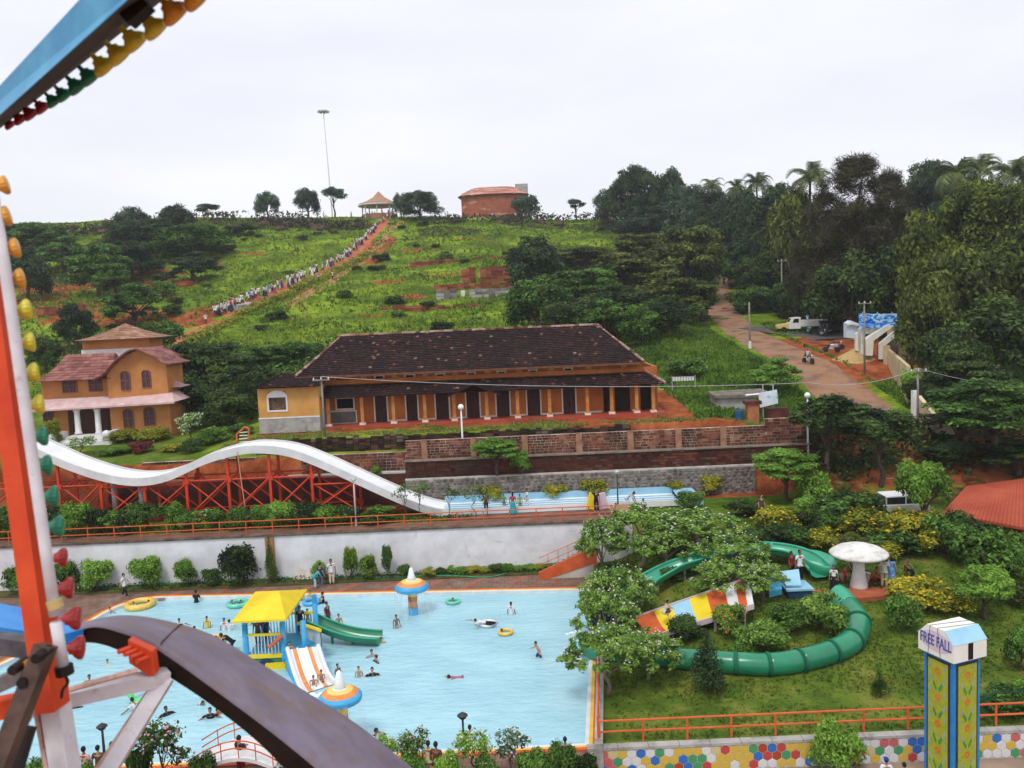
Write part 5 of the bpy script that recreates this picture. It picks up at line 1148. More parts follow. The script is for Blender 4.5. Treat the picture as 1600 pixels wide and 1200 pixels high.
m=MB();m.add([cpr(cw+.006,.0-.1,z0+.02),cpr(cw+.006,.12,z0+.02),cpr(cw+.006,.12,z0+.58),cpr(cw+.006,-.1,z0+.58)],[(0,1,2,3)]);m.build('dark_slot',BLACK,cap)
m=MB();zc_=(z0+z2)/2;m.add([cpr(.67*math.cos(R_(a)),-cw-.006,zc_+.34*math.sin(R_(a)))for a in range(0,360,12)],[tuple(range(30))]);m.build('lilac_oval',mat('lilac_oval',(.56,.46,.58),(.66,.56,.66),scale=4),cap)
for (u0,v0,u1,v1)in [(-.3,z0+.02,-.22,z2-.0),(.2,z0+.02,.08,z2-.0)]:
    m=MB();m.tube([cpr(u0,-cw-.012,v0),cpr(u1,-cw-.012,v1)],.007,5);m.tube([cpr(u1,-cw-.012,v1+.01),cpr(u1+.25,cw,v1+.01)],.007,5);m.build('wire',DARKM,cap)
fc=bpy.data.curves.new('lettering','FONT');fc.body='FREE FALL';fc.size=.29;fc.align_x='CENTER';fc.align_y='CENTER';fc.extrude=.006;fc.offset=.003
fc.materials.append(mat('letter_blue',(.05,.07,.25),(.09,.12,.35),scale=4));fx=bpy.data.objects.new('lettering',fc);put(fx)
bpy.context.view_layer.update();fme=bpy.data.meshes.new_from_object(fx.evaluated_get(bpy.context.evaluated_depsgraph_get()));bpy.data.objects.remove(fx);fo=bpy.data.objects.new('lettering',fme);put(fo,ft)
ux=Vector(cpr(1,0,0))-Vector(cpr(0,0,0));pos=Vector(cpr(0,-cw-.014,zc_))-Vector(ft.location);nx_=ux.cross(Vector((0,0,1)))
fo.matrix_local=Matrix(((ux.x*.98,0,nx_.x,pos.x),(ux.y*.98,0,nx_.y,pos.y),(0,1.75,nx_.z,pos.z),(0,0,0,1)))
# green mesh fence behind the tower
fe=thing('mesh_fence','dark green wire mesh fence in the lawn right of the lettered tower','fence',tuple(G(1560,1130)))
FG=mat('fence_green',(.02,.12,.06),(.04,.18,.09));
fa,fb_=G(1528,1120),G(1640,1112);fh=.95
for k in range(5):p=fa.lerp(fb_,k/4);m=MB();m.tube([(p.x,p.y,p.z-.1),(p.x,p.y,p.z+fh)],.03,6);m.build('post',FG,fe)
m=MB();Lf=(fb_-fa).length;k=int((Lf+fh)/.13)
for i in range(-int(fh/.13),k):
    for sgn in (1,-1):
        s=i*.13;a_,b_=max(s,0),min(s+fh,Lf)
        if b_<=a_:continue
        za,zb2=(a_-s,b_-s)if sgn>0 else (fh-(a_-s),fh-(b_-s));p,q=fa.lerp(fb_,a_/Lf),fa.lerp(fb_,b_/Lf);m.tube([p+E(0,0,za),q+E(0,0,zb2)],.008,3,caps=False)
m.build('wire_mesh',FG,fe,kind='stuff')

# ================================================================== lamp posts and poles
def lamp(px,pyb,pyt,Y,label,colm=WHITE,head='globe',r=.045,group=None):
    b=P(px,pyb,Y);g=h1(b.x,b.y)if Y>53 or b.x>XB(Y)else 0;zt=P(px,pyt,Y).z;t=thing('street_lamp',label,'lamp post',(b.x,b.y,g),group)
    m=MB();m.smooth=True;m.tube([(b.x,b.y,g-.1),(b.x,b.y,zt)],[r*1.3,r*.8],8);m.build('post',colm,t)
    m=MB();m.tube([(b.x,b.y,g-.1),(b.x,b.y,g+.5)],r*1.6,8);m.build('base',colm,t)
    m=MB();m.smooth=True
    if head=='globe':
        m.ball((b.x,b.y,zt+.2),.22,12,8);m.build('globe',mat('opal_globe',(.75,.75,.74),(.85,.85,.84),rough=.2),t)
    else:
        m.lathe([(.21,zt),(.2,zt+.03),(.08,zt+.11),(.02,zt+.15)],(b.x,b.y,0),14);m.build('hood',GALV if head=='hood' else DARKM,t);m=MB();m.smooth=True;m.ball((b.x,b.y,zt-.03),(.16,.16,.12),10,6);m.build('lamp_glass',WHITE if head=='hood' else DARKM,t)
lamp(727,775,640,57.2+3.0,'tall white lamp post with a white globe rising beside the slide run out',r=.07)
lamp(1263,745,622,59.3,'tall white lamp post with a globe at the end of the laterite wall',r=.07)
lamp(1289,826,782,50.5,'black lamp post with a small white lamp between the garden shrubs',DARKM,'hood')
lamp(966,800,737,54.2,'thin black lamp post standing on the walk beside the slide lanes',DARKM,'hood')
lamp(556,810,749,54.2,'thin lamp post in front of the white slide',GALV,'hood')
lamp(727,1205,1118,30.4,'dark lamp post with a flat hood in front of the near pool edge',DARKM,'cap',r=.05)
lamp(166,1210,1135,31.0,'dark lamp post behind the bathers at the bottom left of the pool',DARKM,'cap',r=.05)
def pole(px,pyb,pyt,Y,label,m_=GALV,arms=1,r=.09,lean=0):
    b=P(px,pyb,Y);g=h1(b.x,b.y);zt=P(px,pyt,Y).z;t=thing('utility_pole',label,'pole',(b.x,b.y,g));m=MB();m.smooth=True;m.tube([(b.x,b.y,g-.3),(b.x+lean,b.y,zt)],[r,r*.7],8);m.build('shaft',m_,t)
    for k in range(arms):
        z=zt-.25-.6*k;m=MB();m.box((b.x+lean,b.y-.12,z),(1.3,.08,.1));m.build('crossarm',m_,t)
        for s in (-.55,0,.55):m=MB();m.tube([(b.x+lean+s,b.y-.12,z+.05),(b.x+lean+s,b.y-.12,z+.2)],[.05,.03],6);m.build('insulator',WHITE,t)
    return Vector((b.x+lean,b.y-.12,zt))
PG=mat('old_concrete_pole',(.16,.15,.14),(.3,.28,.26),scale=2,rough=.9)
q1_=pole(509,700,588,61.8,'grey utility pole with a cross arm before the long house wing',PG)
q2_=pole(1172,552,472,94,'concrete pole at the road side banded white near its foot',PG,0,.12);
b=P(1172,545,94);m=MB();m.tube([(b.x,b.y,b.z-.3),(b.x,b.y,b.z+.9)],.16,8);tag(m.build('painted_band',WHITE),'white painted band on the roadside pole below the parking yard','band')
q3_=pole(1351,585,470,80,'tall grey pole standing in front of the white gateway',PG,1,.1)
q4_=pole(1222,478,405,118,'grey pole under the dark trees across the road',PG,1,.12)
q5_=pole(1434,690,575,62.5,'utility pole with a cross arm before the cream boundary wall',PG,1,.1)
q6_=pole(1267,480,435,112,'thin pole above the orange sign post',PG,0,.1)
def wire(a,b,sag,label,r=.022):
    m=MB();m.tube([a.lerp(b,i/14)-E(0,0,sag*4*(i/14)*(1-i/14))for i in range(15)],r,4);tag(m.build('overhead_wire',mat('wire_grey',(.3,.3,.3),(.5,.5,.5))if 'wire_grey' not in bpy.data.materials else bpy.data.materials['wire_grey']),label,'wire')
wire(q1_,P(1262,598,62.4),.5,'thin pale wire strung across the front of the long house')
wire(P(1262,598,62.4),q5_,.6,'wire running from the white lamp post to the right hand pole')
wire(q5_,P(1640,600,64),.5,'wire leading from the right hand pole into the trees',.018)
wire(P(1180,722,58.9),P(1262,720,58.9),.05,'white pipe continuing the wall ledge to the lamp post',.04)
wire(P(1268,718,58.9),P(1400,748,56),.3,'pale pipe sagging across the laterite bank',.04)
# ---- things beside the yard
BRO=mat('orange_laterite_pillar',(.3,.1,.04),(.48,.2,.09),scale=2,rough=.95,bump=.5)
gp_=thing('gate_pillar','square laterite gate pillar beside the blue drum','pillar',tuple(G(1180,665,61.6)))
p=G(1178,662,62);m=MB();zt_=P(1178,632,p.y).z;m.b2((p.x-.45,p.y,p.z-.3),(p.x+.4,p.y+.7,zt_));m.build('shaft',BRO,gp_);m=MB();m.b2((p.x-.6,p.y-.1,zt_+.002),(p.x+.6,p.y+.8,zt_+.25));m.build('cap',DRK,gp_)
p2=p+E(1.9,.4,0);gp2=thing('gate_pillar','broken laterite stub right of the tall gate pillar','pillar',tuple(p2));m=MB();m.b2((p2.x-.7,p2.y,p2.z-.3),(p2.x+.9,p2.y+.9,p2.z+.95));m.build('shaft',DRK,gp2)
d=p+E(-1.05,.2,0);m=MB();m.smooth=False;m.lathe([(.3,d.z-.1),(.32,d.z+.35),(.3,d.z+.4),(.32,d.z+.8),(.3,d.z+.95)],(d.x,d.y,0),14);tag(m.build('drum',mat('blue_drum',(.01,.06,.16),(.02,.1,.24))),'dark blue plastic drum beside the gate pillar','drum')
rs=thing('old_tank','low ruined concrete tank with a mossy slab roof behind the yard','tank',tuple(G(1140,640,64)))
a,b=G(1120,640,64),G(1162,636,64);z1=P(1120,622,a.y).z;m=MB();m.b2((a.x,a.y,a.z-.5),(b.x,a.y+2.2,z1));m.build('wall',CONC,rs);m=MB();m.slab([(a.x-.3,a.y-.3,z1+.25),(b.x+1.5,a.y-.3,z1+.2),(b.x+1.3,a.y+2.5,z1+.35),(a.x-.1,a.y+2.5,z1+.3)],.24);m.build('roof_slab',mat('mossy_slab',(.08,.07,.05),(.26,.23,.2),scale=2,rough=1),rs)
hb_=thing('hoarding','white and pale blue advertising board leaning on poles beside the yard','billboard',tuple(G(1200,655,63)))
hy=64.0;q=[P(1185,615,hy),P(1214,609,hy),P(1216,630,hy),P(1188,637,hy)];m=MB();m.add([v for v in q]+[v+E(0,.12,0)for v in q],[(3,2,1,0),(4,5,6,7),(0,1,5,4),(1,2,6,5),(2,3,7,6),(3,0,4,7)])
HBM=mat('sun_bleached_hoarding',(.55,.65,.72),(.8,.84,.86),scale=1.2,rough=.6);mixin(HBM,(.2,.5,.7),1.0,.55,.62);m.build('board',HBM,hb_)
for px in (1192,1208):a=P(px,612,hy+.2);g=h1(a.x,a.y);m=MB();m.tube([(a.x,a.y,g-.2),(a.x,a.y,a.z+.6)],.05,6);m.build('pole',GALV,hb_)
a,b=P(1165,618,hy),P(1186,616,hy);m=MB();m.bar(a,b,.12);m.build('white_strut',WHITE,hb_)
# cream boundary walls
CRW=mat('cream_wall',(.5,.4,.22),(.66,.55,.34),scale=.8,rough=.9);mixin(CRW,(.2,.14,.08),.8,.5,.75,vec=(1,1,.4),amount=.7)
def wallp(p0,p1,zt0,zt1,m_,t,th=.3,name='wall_panel'):
    d=(p1-p0);d.z=0;n_=Vector((-d.y,d.x,0)).normalized()*th;m=MB();z0,z1=h1(p0.x,p0.y)-.6,h1(p1.x,p1.y)-.6
    m.add([(p0.x,p0.y,z0),(p1.x,p1.y,z1),(p1.x+n_.x,p1.y+n_.y,z1),(p0.x+n_.x,p0.y+n_.y,z0),(p0.x,p0.y,zt0),(p1.x,p1.y,zt1),(p1.x+n_.x,p1.y+n_.y,zt1),(p0.x+n_.x,p0.y+n_.y,zt0)],[(0,3,2,1),(4,5,6,7),(0,1,5,4),(1,2,6,5),(2,3,7,6),(3,0,4,7)]);return m.build(name,m_,t)
cw1=thing('boundary_wall','cream rendered boundary wall climbing beside the dirt road below the gateway','wall',tuple(P(1400,590,78)))
wallp(P(1387,572,82),P(1417,608,72),P(1387,546,82).z,P(1416,572,72).z,CRW,cw1)
p=P(1386,575,82.3);m=MB();m.b2((p.x-.25,82.1,p.z-1),(p.x+.25,82.6,P(1386,540,82.3).z));m.build('end_post',CRW,cw1)
cw2=thing('boundary_wall','mossy cream boundary wall running down behind the dark bank on the right','wall',tuple(P(1450,660,66)))
wallp(P(1433,655,66),P(1459,684,61.6),P(1433,618,66).z,P(1458,650,61.6).z,CRW,cw2);wallp(P(1459.5,684,61.6),P(1492,690,61.2),P(1458,660,61.6).z,P(1492,668,61.2).z,CRW,cw2)
p=P(1429,655,66.3);m=MB();m.b2((p.x-.2,66.1,p.z-1),(p.x+.2,66.5,P(1429,610,66.3).z));m.build('end_post',WHITE,cw2)
# gateway and banner
gt=thing('gateway','white concrete gateway with sloping buttresses under a blue banner','gate',tuple(P(1370,560,84)));GY=84.0
def gpoly(pts,y0,y1,m_,name,par=None):
    k=MB();k.prism([(P(a,b,GY).x,P(a,b,GY).z)for a,b in pts],y0,y1);return k.build(name,m_,par or gt)
WHG=mat('gateway_white',(.62,.6,.52),(.8,.79,.72),scale=1,rough=.7);mixin(WHG,(.35,.3,.2),.9,.58,.78,amount=.6)
gpoly([(1345,553),(1345,514),(1355,508),(1385,512),(1385,520),(1352,522),(1352,553)],GY,GY+1,WHG,'gate_wall');
gpoly([(1347,555),(1347,530),(1380,508),(1392,508),(1360,532),(1358,555)],GY-.8,GY-.05,WHG,'buttress');gpoly([(1366,560),(1366,536),(1392,514),(1418,512),(1418,518),(1398,520),(1374,540),(1374,560)],GY-1.2,GY-.9,WHG,'buttress')
gpoly([(1374,556),(1374,540),(1398,521),(1418,519),(1418,552)],GY+.2,GY+.5,mat('gate_shade',(.1,.09,.08),(.25,.22,.18)),'shade_panel')  # dark panel paints in the shade under the gateway slopes
gpoly([(1328,528),(1328,505),(1334,501),(1345,505),(1345,530)],GY+.8,GY+1.6,mat('pale_blue_kiosk',(.4,.52,.62),(.6,.68,.72)),'kiosk');gpoly([(1326,506),(1334,502),(1347,506),(1346,510),(1334,507),(1328,509)],GY+.5,GY+.78,WHITE,'awning')
gpoly([(1337,548),(1337,522),(1340,519),(1340,548)],GY-.1,GY+.3,WHG,'slim_post');gpoly([(1355,552),(1355,540),(1361,538),(1361,552)],GY+.55,GY+.6,BLACK,'doorway')
bn=thing('banner','glossy blue advertising banner with white swirls mounted over the gateway','banner',tuple(P(1371,502,GY-.3)))
BNM=bpy.data.materials.new('blue_banner_print');BNM.use_nodes=True;n_=BNM.node_tree;b_=n_.nodes['Principled BSDF'];b_.inputs['Roughness'].default_value=.35
rb=ramp(n_,[(.0,.03,.38),(.01,.12,.7),(.1,.5,.85),(.75,.8,.9),(.45,.35,.6)],[.3,.45,.52,.6,.75]);nq=noise(n_,.8,4,.7,'World',(1,1,2.2));nq.inputs['Distortion'].default_value=2.5;n_.links.new(nq.outputs[0],rb.inputs[0]);n_.links.new(rb.outputs[0],b_.inputs['Base Color'])
k=MB();k.prism([(P(a,b,GY-.4).x,P(a,b,GY-.4).z)for a,b in [(1342,512),(1342,490),(1401,490),(1401,513)]],GY-.5,GY-.36);k.build('panel',BNM,bn)
for px in (1348,1371,1394):a=P(px,512,GY-.3);m=MB();m.tube([(a.x,GY-.3,a.z-1.2),(a.x,GY-.3,a.z+1.6)],.05,6);m.build('strut',GALV,bn)
gh=thing('gatehouse','cream gatehouse half buried in trees right of the banner','building',tuple(P(1440,560,83)));
for pts in ([(1412,568),(1412,520),(1424,516),(1440,520),(1440,572)],[(1421,555),(1421,500),(1433,500),(1433,555)]):k=MB();k.prism([(P(a,b,83).x,P(a,b,83).z)for a,b in pts],83+(pts[0][0]>1415)*2.2,84.9+(pts[0][0]>1415)*3);k.build('wall',CRW,gh)
sp_=thing('sign_post','orange laterite sign pillar with a side arm at the edge of the trees','sign',tuple(G(1266,478,90)));k=MB();a=G(1266,478,90);
k.b2((a.x-.5,a.y,a.z-.3),(a.x+.1,a.y+.5,P(1266,457,a.y).z));k.build('shaft',BRO,sp_);k=MB();k.b2((a.x+.11,a.y+.05,P(1266,463,a.y).z),(a.x+1,a.y+.4,P(1266,457,a.y).z));k.build('arm',BRO,sp_)
sd_p=G(1336,558,80);m=MB();m.smooth=True
def heap(c,R,h,m_,label):
    m=MB();m.smooth=True;K=22;vs=[]
    for i in range(8):
        t=i/7;
        for k in range(K):a=2*math.pi*k/K;r=R*t*(1+.12*math.sin(3*a+1)+.06*math.sin(7*a));x,y=c.x+r*math.cos(a),c.y+r*.8*math.sin(a);vs.append((x,y,h1(x,y)+h*(1-t)**1.15*(1+.05*math.sin(5*a))-.1*t))
    m.add(vs,[(i*K+k,i*K+(k+1)%K,(i+1)*K+(k+1)%K,(i+1)*K+k)for i in range(7)for k in range(K)]+[tuple(range(K))]);return tag(m.build('sand_heap',m_),label,'sand heap')
heap(G(1334,563,78),2.3,1.15,mat('building_sand',(.38,.24,.1),(.55,.38,.18),scale=3,rough=1,bump=.5),'heap of yellow building sand beside the dirt road at the gateway')
# ---- hill top things
gz_=thing('gazebo','open gazebo with a pointed tan shingle roof at the top of the hill path','gazebo',tuple(P(592,333,214)));c=P(593,333,214);g=h1(c.x,c.y);ze_=P(593,320,214).z;zt_=P(592,299,214).z;R=32.5*214/FPX
m=MB();K=8;rpf=[(R,ze_),(R*.98,ze_+.15),(R*.6,ze_+.9),(R*.3,ze_+1.8),(R*.08,zt_-.4),(.05,zt_)];m.lathe(rpf,(c.x,c.y,0),12);m.build('roof',TAN,gz_);m=MB();m.lathe([(R*1.0,ze_-.35),(R*1.01,ze_-.02)],(c.x,c.y,0),12);m.build('eave_band',WHITE,gz_)
for k in range(8):a=2*math.pi*k/8;m=MB();x,y=c.x+R*.8*math.cos(a),c.y+R*.8*math.sin(a);m.tube([(x,y,g-1),(x,y,ze_)],.16,6);m.build('post',WHITE,gz_)
m=MB();m.lathe([(R*.85,g-1),(R*.85,g+.5)],(c.x,c.y,0),12);m.build('plinth',DIRT,gz_)
hl=thing('brick_hall','round fronted red brick hall with a pink tiled roof on the hill top','building',tuple(P(772,330,232)));HY=232
xa_,xb_2=P(722,325,HY).x,P(822,322,HY).x;g=36;z_e=P(770,309,HY).z;z_r=P(770,295,HY).z
BR3=mat('red_brick_far',(.26,.07,.04),(.42,.14,.08),scale=.6,rough=.95);mixin(BR3,(.5,.3,.2),.25,.55,.62,vec=(1,1,3))
arc=[((xa_+xb_2)/2+(xb_2-xa_)/2*math.copysign(abs(math.cos(R_(a)))**.55,math.cos(R_(a))),HY-3+9*math.sin(R_(a))*(1 if a<=180 else .45))for a in range(0,360,12)]
m=MB();m.prism(arc,g,z_e,'z');m.build('wall',BR3,hl)
PTL=mat_island('pink_roof_tile',[(.42,.17,.12),(.52,.24,.18),(.6,.32,.26)]);m=MB();cxm=(xa_+xb_2)/2
for i in range(len(arc)):
    p,q=arc[i],arc[(i+1)%len(arc)];o=lambda s,t,z:(cxm+(s[0]-cxm)*t,HY+1+(s[1]-HY-1)*t,z)
    for k in range(4):t0,t1=1.1-.12*k,1.1-.12*(k+1);zz0=z_e+(z_r-z_e)*(k/4)**.8;zz1=z_e+(z_r-z_e)*((k+1)/4)**.8;m.add([o(p,t0,zz0+.06),o(q,t0,zz0+.06),o(q,t1,zz1),o(p,t1,zz1)],[(0,1,2,3)])
m.add([(cxm+(s[0]-cxm)*.62,HY+1+(s[1]-HY-1)*.62,z_r)for s in arc],[tuple(range(len(arc)))]);m.add([(cxm+(s[0]-cxm)*1.07,HY+1+(s[1]-HY-1)*1.07,z_e-.2)for s in arc],[tuple(range(len(arc)))])
m.build('roof',PTL,hl)
k=MB();a=P(815,296,240);k.b2((a.x-1.8,240,z_e),(a.x+1.8,243,P(815,287,240).z));k.build('water_tank',CONC,hl)
mt=thing('light_mast','very tall floodlight mast with a ring of lamps against the sky','light mast',tuple(P(523,340,260)));a=P(522,345,260);z_t=P(517,174,260).z;xt=a.x-1.2
HZM=mat('hazy_grey_steel',(.5,.5,.53),(.6,.6,.63),rough=.6);m=MB();m.smooth=True;m.tube([(a.x,a.y,30),(xt,a.y,z_t)],[.24,.11],8);m.build('shaft',HZM,mt)  # pale steel colour has the distance haze mixed in
m=MB();m.lathe([(1.2,z_t-.1),(1.3,z_t+.2),(.3,z_t+.6)],(xt,a.y,0),12);m.build('head_frame',HZM,mt)
for k in range(8):an=2*math.pi*k/8;m=MB();m.box((xt+1.5*math.cos(an),a.y+1.5*math.sin(an),z_t),(.6,.6,.45),an);m.build('floodlight',GALV,mt)
# ruined laterite masonry on the slope
def ruin(px0,px1,pyb,pyt,label,pale=False,gaps=()):
    pm_=(px0+px1)/2;c=G(pm_,pyb,90);t=thing('ruined_wall',label,'ruin',tuple(c));Y=c.y;x=P(px0,pyb,Y).x;xe=P(px1,pyb,Y).x;zt=P(pm_,pyt,Y).z;m=MB();zb=P(pm_,pyb,Y).z-.8
    gp=[(P(a,pyb,Y).x,P(b,pyb,Y).x)for a,b in gaps]
    while x<xe:
        l=random.uniform(.7,1.2)
        if not any(a<x+l/2<b for a,b in gp):
            zz=zb;top=zt+random.uniform(-.25,.15)
            while zz<top:m.b2((x,Y+random.uniform(-.08,.05),zz),(x+l-.03,Y+.6,min(zz+.42,top)));zz+=.45
        x+=l
    m.build('masonry',LRED if not pale else RUBF,t,kind='stuff');return t
LRED=mat_island('red_laterite_masonry',[(.15,.035,.02),(.25,.07,.035),(.34,.12,.06)],namt=.4);RUBF=mat_island('grey_white_masonry',[(.12,.1,.09),(.28,.25,.23),(.45,.42,.4)],namt=.4)
ruin(722,792,442,417,'taller red laterite ruin with a doorway gap on the grassy slope',gaps=[(739,748)])
ruin(678,800,452,442,'long low red laterite ruin under the taller one');ruin(682,800,466,450,'pale grey masonry at the foot of the ruin on the slope',True,gaps=[(712,730)])
ruin(594,662,487,478,'dark red trench wall in the grass above the long house roof');ruin(665,760,482,476,'thin red laterite edge right of the trench wall');ruin(640,800,408,404,'thin dark terrace edge high on the slope')
ruin(225,300,452,440,'crumbling red laterite bank among the bushes on the left slope');ruin(60,130,492,478,'red earth bank behind the villa roof at far left')
c=G(365,482,90);m=MB();m.slab([(c.x-2.3,c.y-1.3,c.z+.3),(c.x+2.6,c.y-.8,c.z+.5),(c.x+2.2,c.y+2.6,c.z+.9),(c.x-2.6,c.y+2,c.z+.7)],.7);tag(m.build('concrete_slab',CONC),'flat grey concrete slab beside the foot of the hill path','slab')
k=MB();k.b2((P(717,460,125).x,G(719,462,90).y-.4,G(719,462,90).z-.2),(P(724,460,125).x,G(719,462,90).y,P(719,454,G(719,462,90).y).z));tag(k.build('notice_board',WHITE),'small white board leaning on the pale ruin','board')
# ================================================================== trees and shrubs
def leaves(r,C_,R3,n,size,up=.35,asp=.5,shell=.45,droop=0,lean=None):
    """n leaf faces spread through the outer part of ellipsoid lobes C_ (k,3), radii R3 (k,3)"""
    vol=(R3.prod(1))**.66;k=r.choice(len(C_),n,p=vol/vol.sum());d=r.normal(0,1,(n,3));d/=np.linalg.norm(d,axis=1)[:,None]
    flip=(d[:,2]<-.25)&(r.random(n)<.65);d[flip,2]*=-1
    rad=(shell+(1-shell)*r.random(n)**.6)*(1+.12*r.normal(0,1,n));c=C_[k]+d*R3[k]*rad[:,None]
    nrm=d+r.normal(0,.55,(n,3))+np.array([0,0,up]);nrm/=np.linalg.norm(nrm,axis=1)[:,None]
    a=np.cross(nrm,r.normal(0,1,(n,3)));a/=np.linalg.norm(a,axis=1)[:,None]
    if droop:a[:,2]-=droop;a/=np.linalg.norm(a,axis=1)[:,None]
    b=np.cross(nrm,a);s=size*r.uniform(.6,1.35,n)[:,None]
    V=np.stack([c-a*s*.5,c+b*s*asp*.5-nrm*s*.1,c+a*s*.5,c-b*s*asp*.5-nrm*s*.1],1).reshape(-1,3)
    return V,np.arange(4*n).reshape(-1,4)
def lobes(r,k,cz,rx,rz,lr,flat=.8,top=0):
    d=r.normal(0,1,(k,3));d/=np.linalg.norm(d,axis=1)[:,None];d[:,2]=np.where(d[:,2]<-.45,-d[:,2],d[:,2]);q=r.uniform(.55,1,k)[:,None]
    c=d*q*np.array([rx-lr*.7,rx-lr*.7,rz-lr*.5])+np.array([0,0,cz]);R=lr*r.uniform(.65,1.25,k);return c,np.stack([R,R,R*flat],1)
def trunk_mb(r,h,r0,C_,limbs=7,fork=.35,wob=.25):
    m=MB();m.smooth=True;pts=[Vector((0,0,-.3))];
    for i in range(1,5):pts.append(Vector((r.normal(0,wob)*.3,r.normal(0,wob)*.3,h*i/4)))
    m.tube(cat(pts,3),[r0*(1.25-.85*i/12)for i in range(13)],7)
    for i in r.permutation(len(C_))[:limbs]:
        e_=Vector(C_[i]);s=Vector((0,0,h*r.uniform(fork,.85)));mid=s.lerp(e_,.5)+Vector((0,0,.1*h));m.tube(cat([s,mid,e_],4),[r0*(.5-.42*k/8)for k in range(9)],5)
    return m
KIND={}
def kind(name,H_,W_,r,C_,R3,n,size,th,r0,bark,**kw):
    V,F=leaves(r,C_,R3,n,size,**kw)
    tm=trunk_mb(r,th,r0,C_);t=tm.build('trunk',bark,None);tme=t.data;bpy.data.objects.remove(t)
    top=np.percentile(V[:,2],99.7);wd=np.percentile(np.hypot(V[:,0],V[:,1]),97)*2
    KIND.setdefault(name,[]).append((V,F,tme,top,wd))
def K_(seed):return np.random.default_rng(seed)
for i in range(3):
    r=K_(100+i);c,R=lobes(r,40,2.9,4.1,3.9,1.3);c[:,2]=np.abs(c[:,2]-.5)+.5;kind('dome',7,8,r,c,R,8500,.42,2.6,.3,BARK,shell=.5)
for i in range(2):
    r=K_(120+i);c,R=lobes(r,80,5.5,7,7.2,1.7);c[:,2]=np.abs(c[:,2]-.5)+.5;kind('huge',13,14,r,c,R,24000,.46,4.6,.4,BARK,shell=.55)
for i in range(2):
    r=K_(110+i);c,R=lobes(r,46,2.6,4.5,3.3,1.1,.42);c[:,2]=np.abs(np.round(c[:,2]/.9)*.9+r.normal(0,.12,len(c))-.3)+.3;kind('lowlayer',6,9,r,c,R,9000,.4,2.4,.26,BARK,up=1.2,shell=.35)
for i in range(3):
    r=K_(10+i);c,R=lobes(r,34,5.6,4.1,3.3,1.25);kind('broad',9,8,r,c,R,8500,.42,4.2,.3,BARK)
for i in range(2):
    r=K_(20+i);c,R=lobes(r,44,5.4,4.6,2.9,1.1,.38);c[:,2]=np.round(c[:,2]/.95)*.95+r.normal(0,.12,len(c));kind('layered',8,9,r,c,R,9000,.4,4.4,.26,BARK,up=1.3,shell=.3)
for i in range(2):
    r=K_(30+i);c,R=lobes(r,17,4.6,2.2,1.9,.75);kind('open',6.5,5,r,c,R,3000,.32,4.2,.13,BARK)
for i in range(3):
    r=K_(40+i);c,R=lobes(r,20,.95,1.15,.95,.42);c[:,2]=np.abs(c[:,2]-.45)+.22;kind('bush',2,2.4,r,c,R,3200,.17,.9,.05,BARK)
for i in range(2):
    r=K_(45+i);c,R=lobes(r,14,1.2,.9,1.1,.32);kind('sapling',2.4,2,r,c,R,750,.15,1.5,.035,BARK,shell=.2)
for i in range(2):
    r=K_(47+i);c,R=lobes(r,12,1.5,.7,.85,.25);kind('airy',2.4,1.6,r,c,R,230,.12,1.7,.02,BARK,shell=.1)
for i in range(2):
    r=K_(50+i);k=30;z=r.uniform(.3,2.6,k);rad=(2.75-z)*.26*r.uniform(.4,1,k);a=r.uniform(0,6.28,k);c=np.stack([rad*np.cos(a),rad*np.sin(a),z],1);Rr=(2.9-z)*.16+.08;R=np.stack([Rr,Rr,Rr*1.2],1);kind('conifer',3,1.4,r,c,R,3000,.15,2.2,.06,BARK,asp=.3,up=.8)
for i in range(1):
    r=K_(60+i);k=120;z=2.2+12.6*r.random(k)**.8;rad=(3.2*np.sqrt(np.clip(1-((z-6)/9)**2,.03,1)))*r.uniform(.3,1,k);a=r.uniform(0,6.28,k);c=np.stack([rad*np.cos(a),rad*np.sin(a),z],1);f_=np.maximum(1.25-z/15,.6);R=np.stack([r.uniform(.5,1.1,k)*f_+.15]*2+[r.uniform(.8,1.7,k)*f_+.3],1);kind('wispy',15,7,r,c,R,32000,.55,11,.22,BARK,asp=.09,up=.2,droop=-.5,shell=.15)
